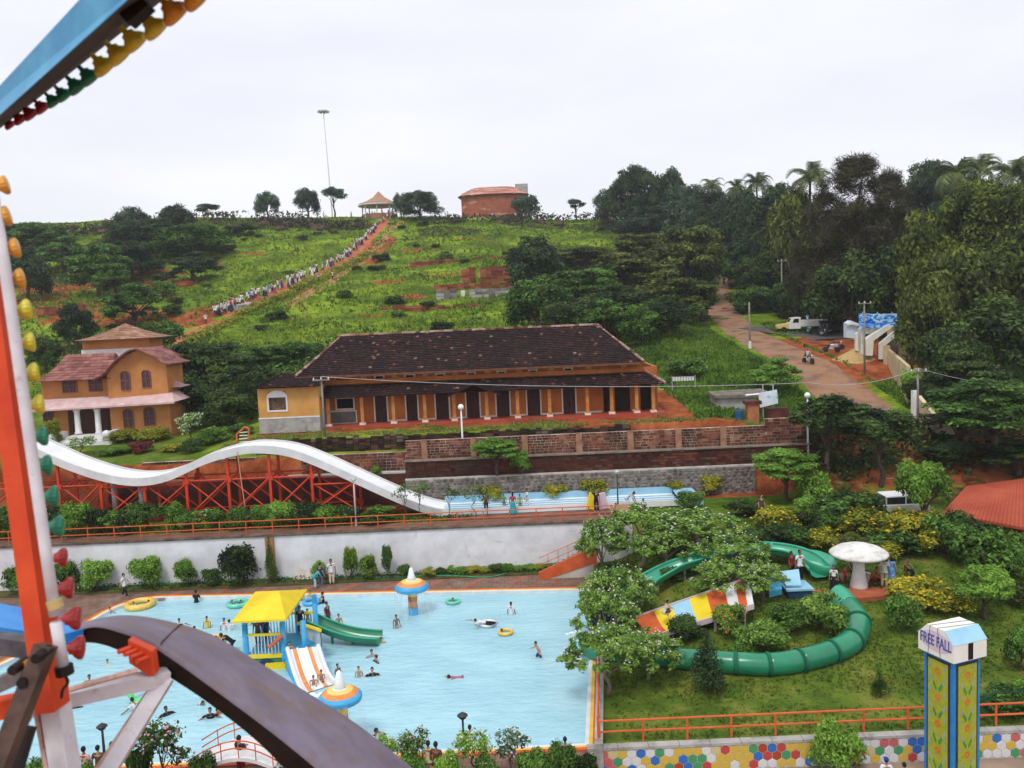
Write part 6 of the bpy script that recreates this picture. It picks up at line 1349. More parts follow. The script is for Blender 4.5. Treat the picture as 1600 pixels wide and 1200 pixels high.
# plumeria-like: leaf rosettes on bare forking twigs, white blossoms at the tips
for i in range(3):
    r=K_(70+i);k=120;d=r.normal(0,1,(k,3));d/=np.linalg.norm(d,axis=1)[:,None];d[:,2]=np.abs(d[:,2])*.9-.1;c=d*r.uniform(.6,1,k)[:,None]*np.array([2.7,2.7,1.9])+np.array([0,0,2.1]);R=np.stack([r.uniform(.25,.4,k)]*2+[r.uniform(.18,.28,k)],1);kind('frangipani',4,5.6,r,c,R,5200,.27,2.2,.12,PALEBARK,asp=.42,up=.9,shell=.2)
    fl=c+np.array([0,0,.26]);n=190;kk=r.integers(0,k,n);fc_=fl[kk]+r.normal(0,.13,(n,3));V,F=leaves(r,fc_,np.full((n,3),.03),n*2,.12,up=1.2,asp=.9);KIND['frangipani'][-1]=KIND['frangipani'][-1]+((V,F),)
FM={
 'dark':fol('leaves_dark',(0.0054,0.0135,0.0034),(0.023,0.0469,0.0094),(0.1227,0.212,0.0402)),
 'deep':fol('leaves_deep',(0.0041,0.0108,0.0047),(0.0168,0.0375,0.0125),(0.0924,0.1731,0.0507)),
 'olive':fol('leaves_olive',(0.0123,0.0215,0.0037),(0.0545,0.0771,0.0109),(0.2308,0.277,0.0462)),
 'gold':fol('leaves_golden_olive',(0.0103,0.0177,0.0027),(0.055,0.085,0.012),(0.23,0.27,0.035)),
 'mid':fol('leaves_mid',(0.0092,0.0215,0.0037),(0.0449,0.0998,0.015),(0.1924,0.3848,0.0577)),
 'light':fol('leaves_light',(0.0375,0.0875,0.01),(0.124,0.2619,0.0276),(0.33,0.561,0.0825)),
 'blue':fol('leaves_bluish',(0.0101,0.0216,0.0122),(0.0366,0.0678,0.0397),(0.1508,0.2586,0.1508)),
 'brown':fol('leaves_brown_green',(0.0135,0.0123,0.0055),(0.0454,0.0408,0.0163),(0.1385,0.1308,0.0539)),
 'plum':fol('leaves_plumeria',(0.0312,0.075,0.01),(0.1339,0.2544,0.0335),(0.3456,0.5184,0.1008),nscale=1.2),
 'red':fol('leaves_wine_red',(0.06,0.0096,0.012),(0.1512,0.0252,0.0252),(0.288,0.072,0.0576)),
 'yel':fol('leaves_yellow_green',(0.06,0.09,0.008),(0.1995,0.2415,0.021),(0.504,0.456,0.048)),
}
PETW=fol('white_petals',(.55,.55,.5),(.75,.75,.7),(.85,.85,.82));PETY=fol('yellow_petals',(.55,.38,.01),(.75,.55,.02),(.85,.68,.05));PETO=fol('orange_petals',(.5,.12,.01),(.65,.2,.02),(.75,.3,.04));PETP=fol('pink_petals',(.6,.25,.3),(.75,.45,.5),(.8,.6,.65))
_cm={}
def crown_mesh(kd,v,mt):
    if (kd,v,mt)not in _cm:q=KIND[kd][v];_cm[kd,v,mt]=npmesh('crown',q[0],q[1],[FM[mt]])
    return _cm[kd,v,mt]
_bm={}
def bloom_mesh(kd,v,m,n=260,size=.1):
    key=(kd,v,m.name,n)
    if key not in _bm:
        q=KIND[kd][v];r=K_(5+n+v);pick=r.integers(0,len(q[1]),n);base=q[0][pick*4];z=base[:,2];cen=np.array([0,0,q[3]*.5]);out=base+(base-cen)*.05;V,F=leaves(r,out,np.full((n,3),.04),n*2,size,up=1,asp=.9);_bm[key]=npmesh('blossoms',V,F,[m])
    return _bm[key]
TN={'huge':'broadleaf_tree','broad':'broadleaf_tree','layered':'spreading_tree','open':'slender_tree','bush':'shrub','dome':'broadleaf_tree','lowlayer':'spreading_tree','sapling':'sapling','airy':'sapling','conifer':'cypress','wispy':'casuarina_tree','frangipani':'frangipani_tree'}
TC={'huge':'tree','broad':'tree','dome':'tree','lowlayer':'tree','layered':'tree','open':'tree','bush':'shrub','sapling':'plant','airy':'plant','conifer':'cypress','wispy':'tree','frangipani':'tree'}
_tc=[0]
def plant(kd,mt,px,pyt,wpx,label,base=None,Y=None,z=None,bloom=None,nb=260,bs=.1,group=None,y0=31.5):
    _tc[0]+=1;v=_tc[0]%len(KIND[kd]);q=KIND[kd][v]
    if base is not None:b=G(px,base,y0)
    else:
        b=P(px,0,Y);b.x=P(px,pyt+20,Y).x;b.z=h1(b.x,b.y)
    if z is not None:b=PZ(px,base,z)if base is not None and Y is None else Vector((P(px,pyt+15,Y).x,Y,z))
    zt=P(px,pyt,b.y).z;h=max(zt-b.z,.25)
    if kd in ('broad','layered')and b.y>62 and px<1700:kd={'broad':'dome','layered':'lowlayer'}[kd];v=_tc[0]%len(KIND[kd]);q=KIND[kd][v];h*=1.05
    if kd=='dome' and wpx*b.y/FPX>10:kd='huge';v=_tc[0]%2;q=KIND[kd][v]
    sxy=wpx*b.y/FPX/q[4];sz=h/q[3]
    t=thing(TN[kd],label,TC[kd],tuple(b),group,rz=random.uniform(0,6.28));t.scale=(sxy,sxy,sz)
    inst('trunk',q[2],t);inst('crown',crown_mesh(kd,v,mt),t)
    if kd=='frangipani':
        if ('fb',v)not in _bm:_bm['fb',v]=npmesh('blossoms',q[5][0],q[5][1],[PETW])
        inst('blossoms',_bm['fb',v],t)
    elif bloom is not None:inst('blossoms',bloom_mesh(kd,v,bloom,nb,bs),t)
    return t
# --- skyline left and along the crest
for a in [
 ('broad','blue',417,301,38,'small round tree alone on the crest, leftmost of the three by the gazebo',None,212),('broad','blue',480,297,38,'small tree leaning on the crest under the light mast',None,212),('open','blue',521,292,38,'thin tree on the crest just left of the gazebo',None,212),
 ('broad','blue',655,300,66,'leafy tree at the top of the hill path, right of the gazebo',None,206),('bush','blue',625,302,22,'small bush between the gazebo and the leafy tree',None,208),('open','blue',900,311,30,'little tree alone on the crest right of the brick hall',None,214),('bush','blue',822,306,46,'bush at the right end of the pink roofed hall',None,222),('open','blue',324,319,40,'faint thin tree on the far crest left of the light mast',None,225),
 ('broad','blue',208,326,62,'bushy tree breaking the skyline, left one of a pair above the left slope',None,185),('broad','deep',275,322,56,'bushy tree breaking the skyline, right one of a pair above the left slope',None,185),
 ('broad','deep',232,345,120,'dark tree mass below the skyline pair on the left slope',None,168),('broad','mid',300,352,110,'green tree right of the dark mass on the left slope',None,164),('broad','deep',205,380,90,'dark tree above the red earth bank',None,150),('layered','deep',300,395,80,'dark low tree at the lower end of the left tree belt',None,146),
 ('layered','mid',150,386,92,'dark green tree between the red banks and the far left slope',None,142),('broad','mid',60,350,100,'hazy green tree at the top of the far left slope',None,180),('broad','dark',10,352,80,'dark tree at the far left end of the crest',None,180),('layered','mid',95,372,70,'spreading bush on the far left slope',None,160),('broad','deep',40,395,70,'dark bush beside the white tube of the ride at far left',None,140),('broad','dark',380,352,60,'dark scrub tree under the crest left of the path',None,190),
 ('broad','deep',118,478,60,'dark bushy tree behind the villa tower, left side',None,106),('layered','mid',205,448,96,'layered green tree above the villa tower',None,118),('broad','mid',252,505,80,'tree behind the back roof of the villa',None,98),('layered','mid',178,415,60,'layered tree left of the red earth bank',None,136),('broad','dark',70,530,60,'dark shrub left of the villa roofs',None,95),('bush','mid',255,440,44,'bush on the edge of the red earth bank',None,132),
 ]:plant(*a[:6],base=a[6],Y=a[7])
# --- behind and beside the villa
for a in [('layered','dark',318,540,120,'big dark tree right of the villa',None,82),('layered','dark',372,560,110,'dark tree between the villa and the long house',None,80),('broad','dark',300,600,90,'dark tree against the right wall of the villa',None,74),('broad','dark',360,610,90,'low dark tree left of the long house wing',None,73),('layered','mid',415,542,90,'green tree behind the long house wing',None,92),('broad','mid',470,535,70,'green bush rising behind the left end of the dark roof',None,92),('broad','dark',390,590,60,'dark foliage filling the gap beside the yellow wing',None,76)]:plant(*a[:6],base=a[6],Y=a[7])
for a in [('sapling','light',298,645,38,'light green young tree with pale flowers on the villa lawn',None,66,PETW),('bush','light',335,668,60,'light green shrub on the lawn right of the young tree',None,66,None),('bush','mid',375,662,44,'shrub at the corner under the long house wing',None,65,None),('bush','yel',195,672,60,'yellow green hedge bush before the villa windows, left half',None,68.8,None),('bush','yel',240,668,56,'yellow green hedge bush before the villa windows, right half',None,68.8,None),('bush','red',220,690,46,'dark wine red shrub on the villa lawn above the slide dip',None,64,None),('bush','mid',180,700,50,'dark low shrub left of the wine red one',None,63.5,None),('bush','yel',275,694,40,'small yellow flowering shrub right of the wine red one',None,64,PETY),('bush','yel',82,655,30,'yellow green shrub left of the villa steps',None,68,None),('sapling','light',128,682,46,'pale flowering shrub behind the white slide, under the villa steps',None,64,PETW),('bush','dark',300,686,40,'dark green shrub above the red brick garden wall',None,63,None)]:plant(*a[:6],base=a[6],Y=a[7],bloom=a[8])
# --- the grove in the middle
for a in [('broad','deep',830,376,96,'dark tree overhanging the ruined walls',None,128),('broad','mid',838,436,110,'bushy green tree below the ruined walls, left end of the grove',None,104),('layered','mid',905,425,120,'layered green tree above the right end of the dark roof',None,112),('layered','olive',985,398,150,'large olive spreading tree in the middle of the grove',None,124),('layered','olive',1072,362,120,'olive spreading tree at the top of the grove beside the road',None,136),('layered','olive',1060,425,130,'olive spreading tree leaning over the road',None,112),('broad','dark',960,450,120,'dark tree in the shade below the olive grove',None,104),('broad','dark',1040,465,100,'dark low tree at the foot of the grove by the road',None,100),('layered','olive',915,388,90,'yellowish tree on the open slope behind the grove',None,145),('broad','mid',1000,480,70,'round green bush tree at the grove edge above the long house',None,96),('layered','dark',1095,440,60,'dark branches beside the road bend',None,118),('broad','dark',890,470,90,'dark thicket tree right behind the long roof',None,100),('layered','olive',1000,368,90,'olive tree crown near the top of the grove',None,150),('layered','mid',945,470,80,'drooping tree at the grove front',None,97),('broad','mid',1105,385,70,'green tree above the bend of the road',None,140)]:plant(*a[:6],base=a[6],Y=a[7])
# --- skyline right
for a in [('broad','blue',948,300,54,'hazy low tree at the left end of the right hand skyline',None,200),('broad','deep',990,266,80,'tall dark crowned tree standing highest left of the palms',None,192),('broad','deep',1043,270,60,'tall dark tree just right of the highest crowned one',None,188),('broad','blue',1010,325,110,'bluish tree mass under the two tall trees',None,188),('broad','blue',1090,296,110,'hazy green tree mass below the small palms',None,176),('broad','deep',1130,318,110,'dark tree mass above the road, left side',None,165),('broad','deep',1205,302,110,'dark tree mass above the road under the palms',None,150),('broad','deep',1160,306,80,'bluish dark tree between the palms of the cluster above the road',None,158),('broad','deep',1175,375,110,'dark tree overhanging the upper road',None,150),('broad','dark',1215,395,110,'dark tree above the grassy verge right of the road',None,128),('broad','dark',1170,405,70,'dark low crown right of the road top',None,140),('broad','olive',1240,308,90,'olive tinted tree below the big leaning palm',None,125),('broad','dark',1275,420,80,'dark tree behind the truck',None,108),('broad','mid',1185,450,90,'low bushes lining the verge above the parked truck',None,124),('broad','dark',1240,440,70,'dark bushes between the pole and the sign pillar',None,116),('broad','deep',1455,262,100,'dark tree behind the brown casuarina on the skyline',None,150),('broad','deep',1525,285,130,'dark tree mass under the right hand palms',None,135),('broad','dark',1600,290,110,'dark tree at the right edge of the skyline',None,130)]:plant(*a[:6],base=a[6],Y=a[7])
for a in [('wispy','brown',1338,244,170,'tall brown feathery casuarina against the sky',None,106),('wispy','brown',1290,300,110,'lower brown feathery casuarina left of the tall one',None,108),('wispy','brown',1390,268,100,'brown feathery casuarina right of the tall one',None,104),('broad','dark',1330,400,130,'dark tree behind the blue banner',None,98),('broad','dark',1395,390,110,'dark tree right behind the gateway',None,96),('broad','gold',1545,296,190,'huge golden olive tree top right, below the palms',None,92),('broad','gold',1445,345,110,'golden olive tree left of the huge one',None,90),('broad','gold',1600,360,130,'golden olive tree cut by the right edge of the picture',None,84),('broad','olive',1500,400,150,'olive green tree in the middle of the right hand mass',None,82),('broad','olive',1450,440,100,'olive tree beside the cream gatehouse',None,78),('broad','dark',1560,470,170,'dark tree below the golden olive one at the right edge',None,76),('broad','dark',1480,520,110,'dark tree behind the cream boundary wall',None,72),('layered','dark',1520,550,120,'dark spreading tree above the layered one',None,68),('broad','dark',1445,590,70,'dark tree by the right hand utility pole',None,70),('layered','mid',1555,592,200,'large layered dark green tree at the right edge above the red roof',None,57),('layered','dark',1500,640,110,'dark layered tree left of the large layered one',None,60),('layered','dark',1590,690,130,'dark undergrowth tree behind the red roof',None,56),('broad','deep',1480,690,80,'deep shaded tree left of the red roof',None,57)]:plant(*a[:6],base=a[6],Y=a[7])
# --- palms
FRN=fol('palm_leaf',(.03,.055,.018),(.1,.14,.05),(.24,.28,.1),nscale=.2);PTR=mat('palm_trunk',(.05,.035,.025),(.13,.1,.07),scale=3,rough=.95)
def frond_mesh(seed):
    r=K_(seed);Vs=[];Fs=[];Lf=3.0;n=26
    pts=[np.array([Lf*t*math.cos(.9*t**1.3-.25*(1-t)),0,Lf*(.42*t-.95*t*t)])for t in np.linspace(0,1,n)]
    for i in range(1,n):
        d=pts[i]-pts[i-1];d/=np.linalg.norm(d);l=.95*math.sin(math.pi*(.12+.86*i/n))**.7
        for s in (-1,1):
            tip=pts[i]+np.array([d[0]*.45,s*.8,-.55+r.normal(0,.1)])*l;b0=pts[i]-d*.05;b1=pts[i]+d*.07;k=len(Vs);Vs+=[b0,b1,tip+d*.03,tip-d*.02];Fs.append([k,k+1,k+2,k+3])
        k=len(Vs);w=.035*(1.2-i/n);Vs+=[pts[i-1]+[0,-w,.01],pts[i-1]+[0,w,.01],pts[i]+[0,w,.01],pts[i]+[0,-w,.01]];Fs.append([k,k+1,k+2,k+3])
    return npmesh('frond',np.array(Vs),np.array(Fs),[FRN])
FR=[frond_mesh(s)for s in (1,2)]
def palm(px,pyt,Y,wpx,label,lean=0):
    x=P(px,pyt+20,Y).x;g=h1(x,Y);sc=wpx*Y/FPX/5.2;zc=P(px,pyt,Y).z-.7*sc
    t=thing('coconut_palm',label,'palm tree',(x-lean,Y,g));m=MB();m.smooth=True;m.tube(cat([(x-lean,Y,g-.5),(x-lean*.8,Y,g+(zc-g)*.4),(x,Y,zc)],4),[.26-.012*i for i in range(9)],7);m.build('trunk',PTR,t)
    for k in range(19):
        inst('frond',FR[k%2],t,(lean,0,zc-g),(random.uniform(-.15,.15),random.uniform(-.75,.45)if k>4 else random.uniform(-1.2,-.7),k*2.4+random.uniform(-.2,.2)),(sc*random.uniform(.85,1.1),)*3)
    m=MB();m.smooth=True
    for k in range(6):m.ball((x+.35*math.cos(k),Y+.35*math.sin(k*2.1),zc-.35),.17,7,5)
    m.build('coconuts',mat('coconut',(.08,.07,.02),(.16,.13,.04))if 'coconut' not in bpy.data.materials else bpy.data.materials['coconut'],t,kind='stuff')
for a in [(1113,284,172,44,'small hazy palm left of the cluster above the road'),(1150,288,168,40,'hazy palm second from the left above the road'),(1182,278,165,50,'tallest palm of the cluster above the road'),(1212,292,160,46,'palm at the right end of the cluster above the road'),(1266,268,122,74,'big ragged palm standing alone left of the casuarinas'),(1494,258,112,80,'palm on the right skyline above the golden tree, left of three'),(1530,252,118,70,'palm on the right skyline above the golden tree, middle of three'),(1582,258,104,84,'palm at the right edge of the skyline, right of three'),(1160,300,160,44,'low palm under the cluster above the road')]:palm(a[0],a[1],a[2],a[3],a[4],random.uniform(-1,1))
# --- bank and lower right
for a in [('open','dark',1292,618,110,'slender trunked dark tree on the laterite bank, left of two',745,None),('open','dark',1375,640,110,'slender trunked dark tree on the laterite bank, right of two',762,None),('layered','mid',1330,632,90,'green tree between the two slender trunks',None,61),('layered','dark',1265,668,60,'dark tree touching the white globe lamp post',None,60.5),('layered','light',1228,700,105,'light green tree at the end of the stone wall',None,56),('bush','light',1268,735,60,'green shrub at the foot of the globe lamp post',None,55),('layered','light',1208,562,80,'bright green broad tree left of the dirt road bend',None,76),('broad','light',1442,722,80,'bright leaved tree between the pale car and the red roof',None,47.5),('bush','mid',1400,640,60,'dark shrub on top of the laterite bank',None,63),('bush','light',1425,575,40,'shrub growing against the cream wall',None,71),('bush','mid',1240,640,60,'shrub behind the orange topped block wall',None,64),('bush','light',1215,648,40,'low bush beside the leaning hoarding',None,63.5),('bush','mid',1330,770,110,'broad green shrub behind the black garden lamp',None,50),('bush','yel',1350,795,90,'yellowish shrub right of the black garden lamp',None,48.5),('bush','mid',1300,800,60,'dark green shrub at the foot of the black lamp',None,49),('bush','dark',1253,800,50,'round dark shrub left of the black lamp',None,49),('bush','light',1262,775,40,'small light shrub by the path left of the lamp',None,51.5),('bush','yel',1425,800,100,'yellow green bush in front of the pale car',None,46.5),('bush','mid',1395,830,100,'wild bush between the mushroom and the pale car',None,46),('bush','mid',1480,800,90,'bush hiding the left end of the red roof wall',None,45.5),('bush','mid',1530,820,110,'leafy bush in front of the red wall',None,43.5),('bush','mid',1590,830,80,'leafy bush at the right edge below the red roof',None,42.5),('bush','dark',1165,782,60,'dark shrub at the end basin of the slide lanes',None,52.5),('bush','yel',1210,795,70,'yellow flowered shrub above the garden path',None,49.5),('bush','yel',1290,830,80,'yellow flowering bush behind the teal basin',None,47),('bush','yel',1375,845,70,'yellow flowering bush behind the white mushroom',None,45.5),('bush','mid',1230,820,80,'green bush between the garden path and the basin',None,47.5),('bush','mid',1180,830,70,'green bush above the open teal chute',None,48),('bush','olive',1330,835,50,'olive bush touching the cap of the white mushroom',None,46)]:
    plant(*a[:6],base=a[6],Y=a[7],bloom=PETY if a[1]=='yel' else None,nb=320,bs=.11)
plant('broad','light',1538,888,84,'bright green small tree on the lawn edge right of the yellow flowers',base=968)
plant('bush','yel',1430,905,96,'broad mass of yellow flowers beside the orange terrace',Y=40.5,bloom=PETY,nb=900,bs=.1)
plant('bush','yel',1480,925,70,'yellow flowering bush between the terrace and the small tree',Y=39.5,bloom=PETY,nb=500,bs=.1)
plant('bush','mid',1408,932,62,'round dark green shrub at the bend of the tube slide',base=984)
plant('bush','mid',1595,985,60,'green shrub at the right edge of the lawn',base=1050)
plant('bush','olive',1590,910,60,'yellow tinged shrub at the right edge above the lawn',Y=40)
plant('bush','mid',1575,1075,90,'green shrub behind the mesh fence',base=1112);plant('bush','light',1620,1060,70,'light shrub behind the mesh fence at the picture edge',base=1115)
plant('conifer','mid',1375,1040,30,'small dark cypress alone on the lawn',base=1096)
plant('conifer','deep',1105,985,62,'dark conifer in front of the green tube',base=1085)
plant('bush','plum',1285,928,82,'broad leaved bush inside the bend of the tube slide',base=990);plant('bush','plum',1192,975,80,'light leaved bush resting against the green tube',base=1022)
plant('bush','dark',1070,965,60,'dark bush under the striped slide',base=1005);plant('bush','mid',1140,945,60,'orange flowered bush at the top end of the striped slide',base=990,bloom=PETO,nb=420,bs=.1)
plant('bush','mid',1232,945,70,'green bush under the blue booth',base=985);plant('bush','mid',1165,1000,50,'low bush behind the conifer',base=1024)
plant('bush','light',1308,1130,84,'bright leafy shrub in front of the hexagon tiles',Y=29.4,z=-.79)
plant('bush','mid',1050,885,40,'dark shrub inside the curve of the open chute',base=912);plant('bush','mid',950,880,50,'dark bush at the foot of the upper flowered trees',Y=47)
for a in [('frangipani',1000,792,150,'white flowered tree beside the end of the railing, uppermost of the garden trees',None,49.5),('frangipani',940,812,90,'white flowered tree hiding the head of the orange stairs',None,49.5),('frangipani',1085,800,150,'white flowered tree left of the open chute top',None,48.5),('frangipani',1145,838,120,'white flowered tree in front of the open teal chute',None,44),('frangipani',1140,880,130,'white flowered tree over the head of the striped slide',None,41.5),('frangipani',1190,880,78,'white flowered tree in front of the blue booth',None,41.2),('frangipani',965,890,130,'white flowered tree at the right far corner of the pool',None,41.5),('frangipani',945,925,110,'white flowered tree between the two slide mouths',None,38.5),('frangipani',1010,990,120,'white flowered tree left of the dark conifer',None,35.5),('frangipani',945,985,140,'big white flowered tree leaning over the pool edge',None,34.5),('frangipani',1040,828,110,'white flowered tree behind the open chute, near the pinkish bench',None,47)]:plant(a[0],'plum',a[1],a[2],a[3],a[4],base=a[5],Y=a[6])
# --- terrace wall plants
plant('layered','light',775,684,74,'light green shrub growing out of the laterite wall',Y=59.0,z=5.2);plant('bush','light',812,705,36,'small light shrub on the wall right of the bigger one',Y=59.0,z=5.3)
plant('bush','light',588,728,16,'little bright plant clinging to the wall above the slide',Y=59.5,z=5.0)
for px,w_,pt_ in [(925,46,748),(1110,40,742),(1052,30,752),(870,40,756),(770,40,757)]:plant('bush','yel',px,pt_,w_,{925:'yellow flowering bush behind the pair of float mats',1110:'yellow green bush at the far end of the lanes',1052:'small yellow green bush beside the far lanes',870:'low bush behind the slide lanes left of the float mats',770:'low bush at the foot of the tall lamp post'}[px],Y=58.72,z=3.3,bloom=PETY)
plant('bush','mid',1080,768,50,'green bush leaning over the blue end basin',Y=54.6)
plant('bush','mid',1070,560,60,'dark bush beyond the right end of the long house',Y=82);plant('bush','mid',1040,590,40,'bush beside the right end of the verandah',Y=80)
# under-slide hedge
i=0
for px in range(-20,610,24):
    i+=1;w_=random.uniform(34,58);mtl=random.choice(['mid','mid','light','dark']);t=plant('bush' if i%3 else 'sapling',mtl,px+random.uniform(-8,8),797+random.uniform(-10,6)-px*.012+max(0,px-540)*.1,w_,'leafy shrub of the hedge between the orange railing and the red trestle',Y=54.9+random.uniform(-.2,.3),bloom=PETW if i%5==0 else None,nb=60,group='hedge shrubs under the slide')
for k,px in enumerate((632,655,700,740,762)):plant('airy','mid',px,750+k*2,40,['feathery sapling before the slide foot, leftmost of five','feathery sapling second from the left before the slide foot','middle feathery sapling before the slide foot','feathery sapling before the start of the level lanes','feathery sapling nearest to the bathers on the walk'][k],Y=54.7)
# bed behind the pool deck
for a in [('bush','light',150,868,64,'bright shrub at the far left end of the bed under the white wall',None),('bush','light',225,866,64,'round bright shrub behind the man in white',None),('bush','light',288,870,44,'small bright shrub left of the dark bush under the white wall',None),('bush','dark',370,852,74,'large dark round bush against the white wall',None),('bush','mid',30,880,60,'dark shrub under the wall left of the ride post',None),('bush','mid',100,874,50,'shrub under the wall beside the red caps',None),('conifer','mid',420,838,26,'narrow upright shrub climbing the brick pier',None),('bush','light',498,872,28,'small shrub behind the folded tarpaulin',None),('bush','light',548,855,30,'tall bright bush left of the yellow flowered one',PETY),('bush','light',575,862,34,'bright bush full of yellow flowers behind the pool',PETY),('bush','mid',604,852,22,'narrow rounded green shrub right of the yellow flowers',None),('bush','mid',632,878,30,'low green shrub left of the far mushroom fountain',None),('bush','yel',670,882,30,'low yellowish shrub right of the far mushroom fountain',PETY),('bush','mid',330,884,40,'low green shrub left of the large dark bush foot',None)]:
    plant(a[0],a[1],a[2],a[3]+(5 if a[3]>860 else 0),a[4]*.82,a[5],Y=52.2,z=.1,bloom=a[6],nb=140)
i=0
for px in range(690,930,17):i+=1;plant('bush',random.choice(['yel','mid','light']),px,886-(px-690)*.02+random.uniform(-3,3),random.uniform(20,30),'low plant of the border hedge along the foot of the white wall',Y=52.5,z=.1,bloom=PETY if i%3==0 else None,nb=60,group='border hedge under the white wall')
# near planting at the bottom of the pool
for a in [('sapling','mid',250,1128,110,'airy shrub with pink flowers at the bottom edge left of the arch',28.6,PETP),('bush','mid',215,1158,60,'green bush beside the bathers at bottom left',28.4,None),('sapling','light',600,1150,70,'thin green shrub beside the curved track at the bottom',28.6,PETP),('bush','mid',565,1172,50,'low flowering bush at the right end of the footbridge',28.2,PETP),('sapling','mid',645,1138,70,'airy shrub left of the hooded lamp post',28.8,PETP),('bush','mid',640,1168,60,'green bush at the foot of the hooded lamp post, left side',28.3,None),('sapling','light',738,1140,80,'airy shrub right of the hooded lamp post',28.6,PETW),('sapling','blue',800,1140,80,'greyish airy shrub along the near pool edge',28.8,PETW),('bush','mid',830,1165,70,'green bush low along the near pool edge',28.4,None),('bush','mid',880,1155,70,'green bush at the near right corner of the pool',28.6,None),('bush','dark',915,1172,60,'dark bush at the start of the hexagon tiled wall',28.6,None),('bush','light',700,1170,60,'light bush under the hooded lamp post',28.2,PETW),('bush','mid',760,1175,60,'low bush right of the hooded lamp post',28.2,PETP),('sapling','mid',450,1170,60,'creeper shrub at the right end of the red arched rail',28.2,PETP),('bush','mid',315,1170,60,'leafy creeper over the left end of the arched rail',28.2,None),('bush','mid',60,1180,80,'low bush in the bottom left corner',28.0,None),('bush','mid',130,1185,60,'low bush before the bathers at bottom left',27.6,None)]:
    plant(a[0],a[1],a[2],a[3]+(8 if a[1]=='bush' or a[0]=='bush' else 0),a[4]*.8,a[5],Y=a[6],z=.0,bloom=a[7],nb=120,bs=.08)
# far woodland filling the slope right of the road, and dark scrub under the crest
def mass(name,label,n,reg,size,m_,hgt,seed,cat_='woodland'):
    r=K_(seed);x,y=reg(r,n);c=np.stack([x,y,H(x,y)+hgt*r.random(len(x))**.8],1);V,F=leaves(r,c,np.full((len(c),3),.3),len(c),size,up=.6);o=inst(name,npmesh(name,V,F,[m_]));tag(o,label,cat_,kind='stuff')
def wood(r,n):
    y=r.uniform(100,235,n);rx=np.interp(y,_ry,_rx);x=rx+8+r.random(n)*130;k=(y>112)|(x>rx+26);k&=~((y<122)&(x<rx+18));return x[k],y[k]
mass('far_woodland','dense dark woodland covering the slope right of the road',46000,wood,1.2,FM['deep'],8,90)
def crest(r,n):
    x=r.uniform(-150,45,n);y=203+7*np.sin(x*.07)+r.normal(0,2.6,n);k=(np.sin(x*.33)+np.sin(x*.12+1)+r.normal(0,.5,n)>-.5)&~near_line(x,y,pathline,3.4);return x[k],y[k]
mass('crest_scrub','dark scrub and shadowed rock along the brow of the hill',9000,crest,.8,fol('scrub',(.02,.016,.01),(.045,.045,.02),(.09,.1,.035)),1.7,91,'scrub')
def behind(r,n):y=r.uniform(84,98,n);x=r.uniform(-36,-13,n);return x,y
mass('hill_scrub','dark green scrub on the slope behind the long house wing',7000,behind,.5,FM['mid'],1.6,92,'scrub')
def border(r,n):x=r.uniform(P(40,850,53).x,P(930,890,52).x,n);y=r.uniform(51.8,52.9,n);return x,y
r=K_(93);x,y=border(r,5000);c=np.stack([x,y,.1+.22*r.random(len(x))],1);V,F=leaves(r,c,np.full((len(c),3),.05),len(c),.13);tag(inst('border_plants',npmesh('border_plants',V,F,[FM['mid']])),'low ground cover in the bed along the white wall','ground cover',kind='stuff')
def terr(r,n):x=r.uniform(-45,12,n);y=r.uniform(54.5,55.6,n);return x,y
r=K_(94);x,y=terr(r,9000);k=(x<-3);x,y=x[k],y[k];c=np.stack([x,y,H(x,y)+.3*r.random(len(x))],1);V,F=leaves(r,c,np.full((len(c),3),.05),len(c),.15);tag(inst('terrace_weeds',npmesh('terrace_weeds',V,F,[FM['mid']])),'weeds covering the terrace under the slide trestle','weeds',kind='stuff')
def bank(r,n):y=r.uniform(55,64,n);x=r.uniform(20.5,46,n);k=np.sin(x*.9)+np.sin(y*1.1)+r.normal(0,.7,n)>.2;return x[k],y[k]
mass('bank_undergrowth','dark undergrowth on the laterite bank at the right',9000,bank,.4,FM['dark'],1.0,96,'undergrowth')
# path hedge: yellow green low hedge right of the steps
def hedge(r,n):
    L_=[p for p in pathline if p.y<172];i_=r.integers(1,len(L_)-1,n);P0=np.array([(L_[i].x,L_[i].y)for i in i_]);D=np.array([((L_[i+1]-L_[i-1]).x,(L_[i+1]-L_[i-1]).y)for i in i_]);D/=np.linalg.norm(D,axis=1)[:,None];s=r.normal(2.5,.25,n);return P0[:,0]+D[:,1]*s+r.normal(0,.5,n),P0[:,1]-D[:,0]*s+r.normal(0,.5,n)
mass('path_hedge','low yellow green hedge edging the steps up the hill',6000,hedge,.4,FM['yel'],.7,95,'hedge')
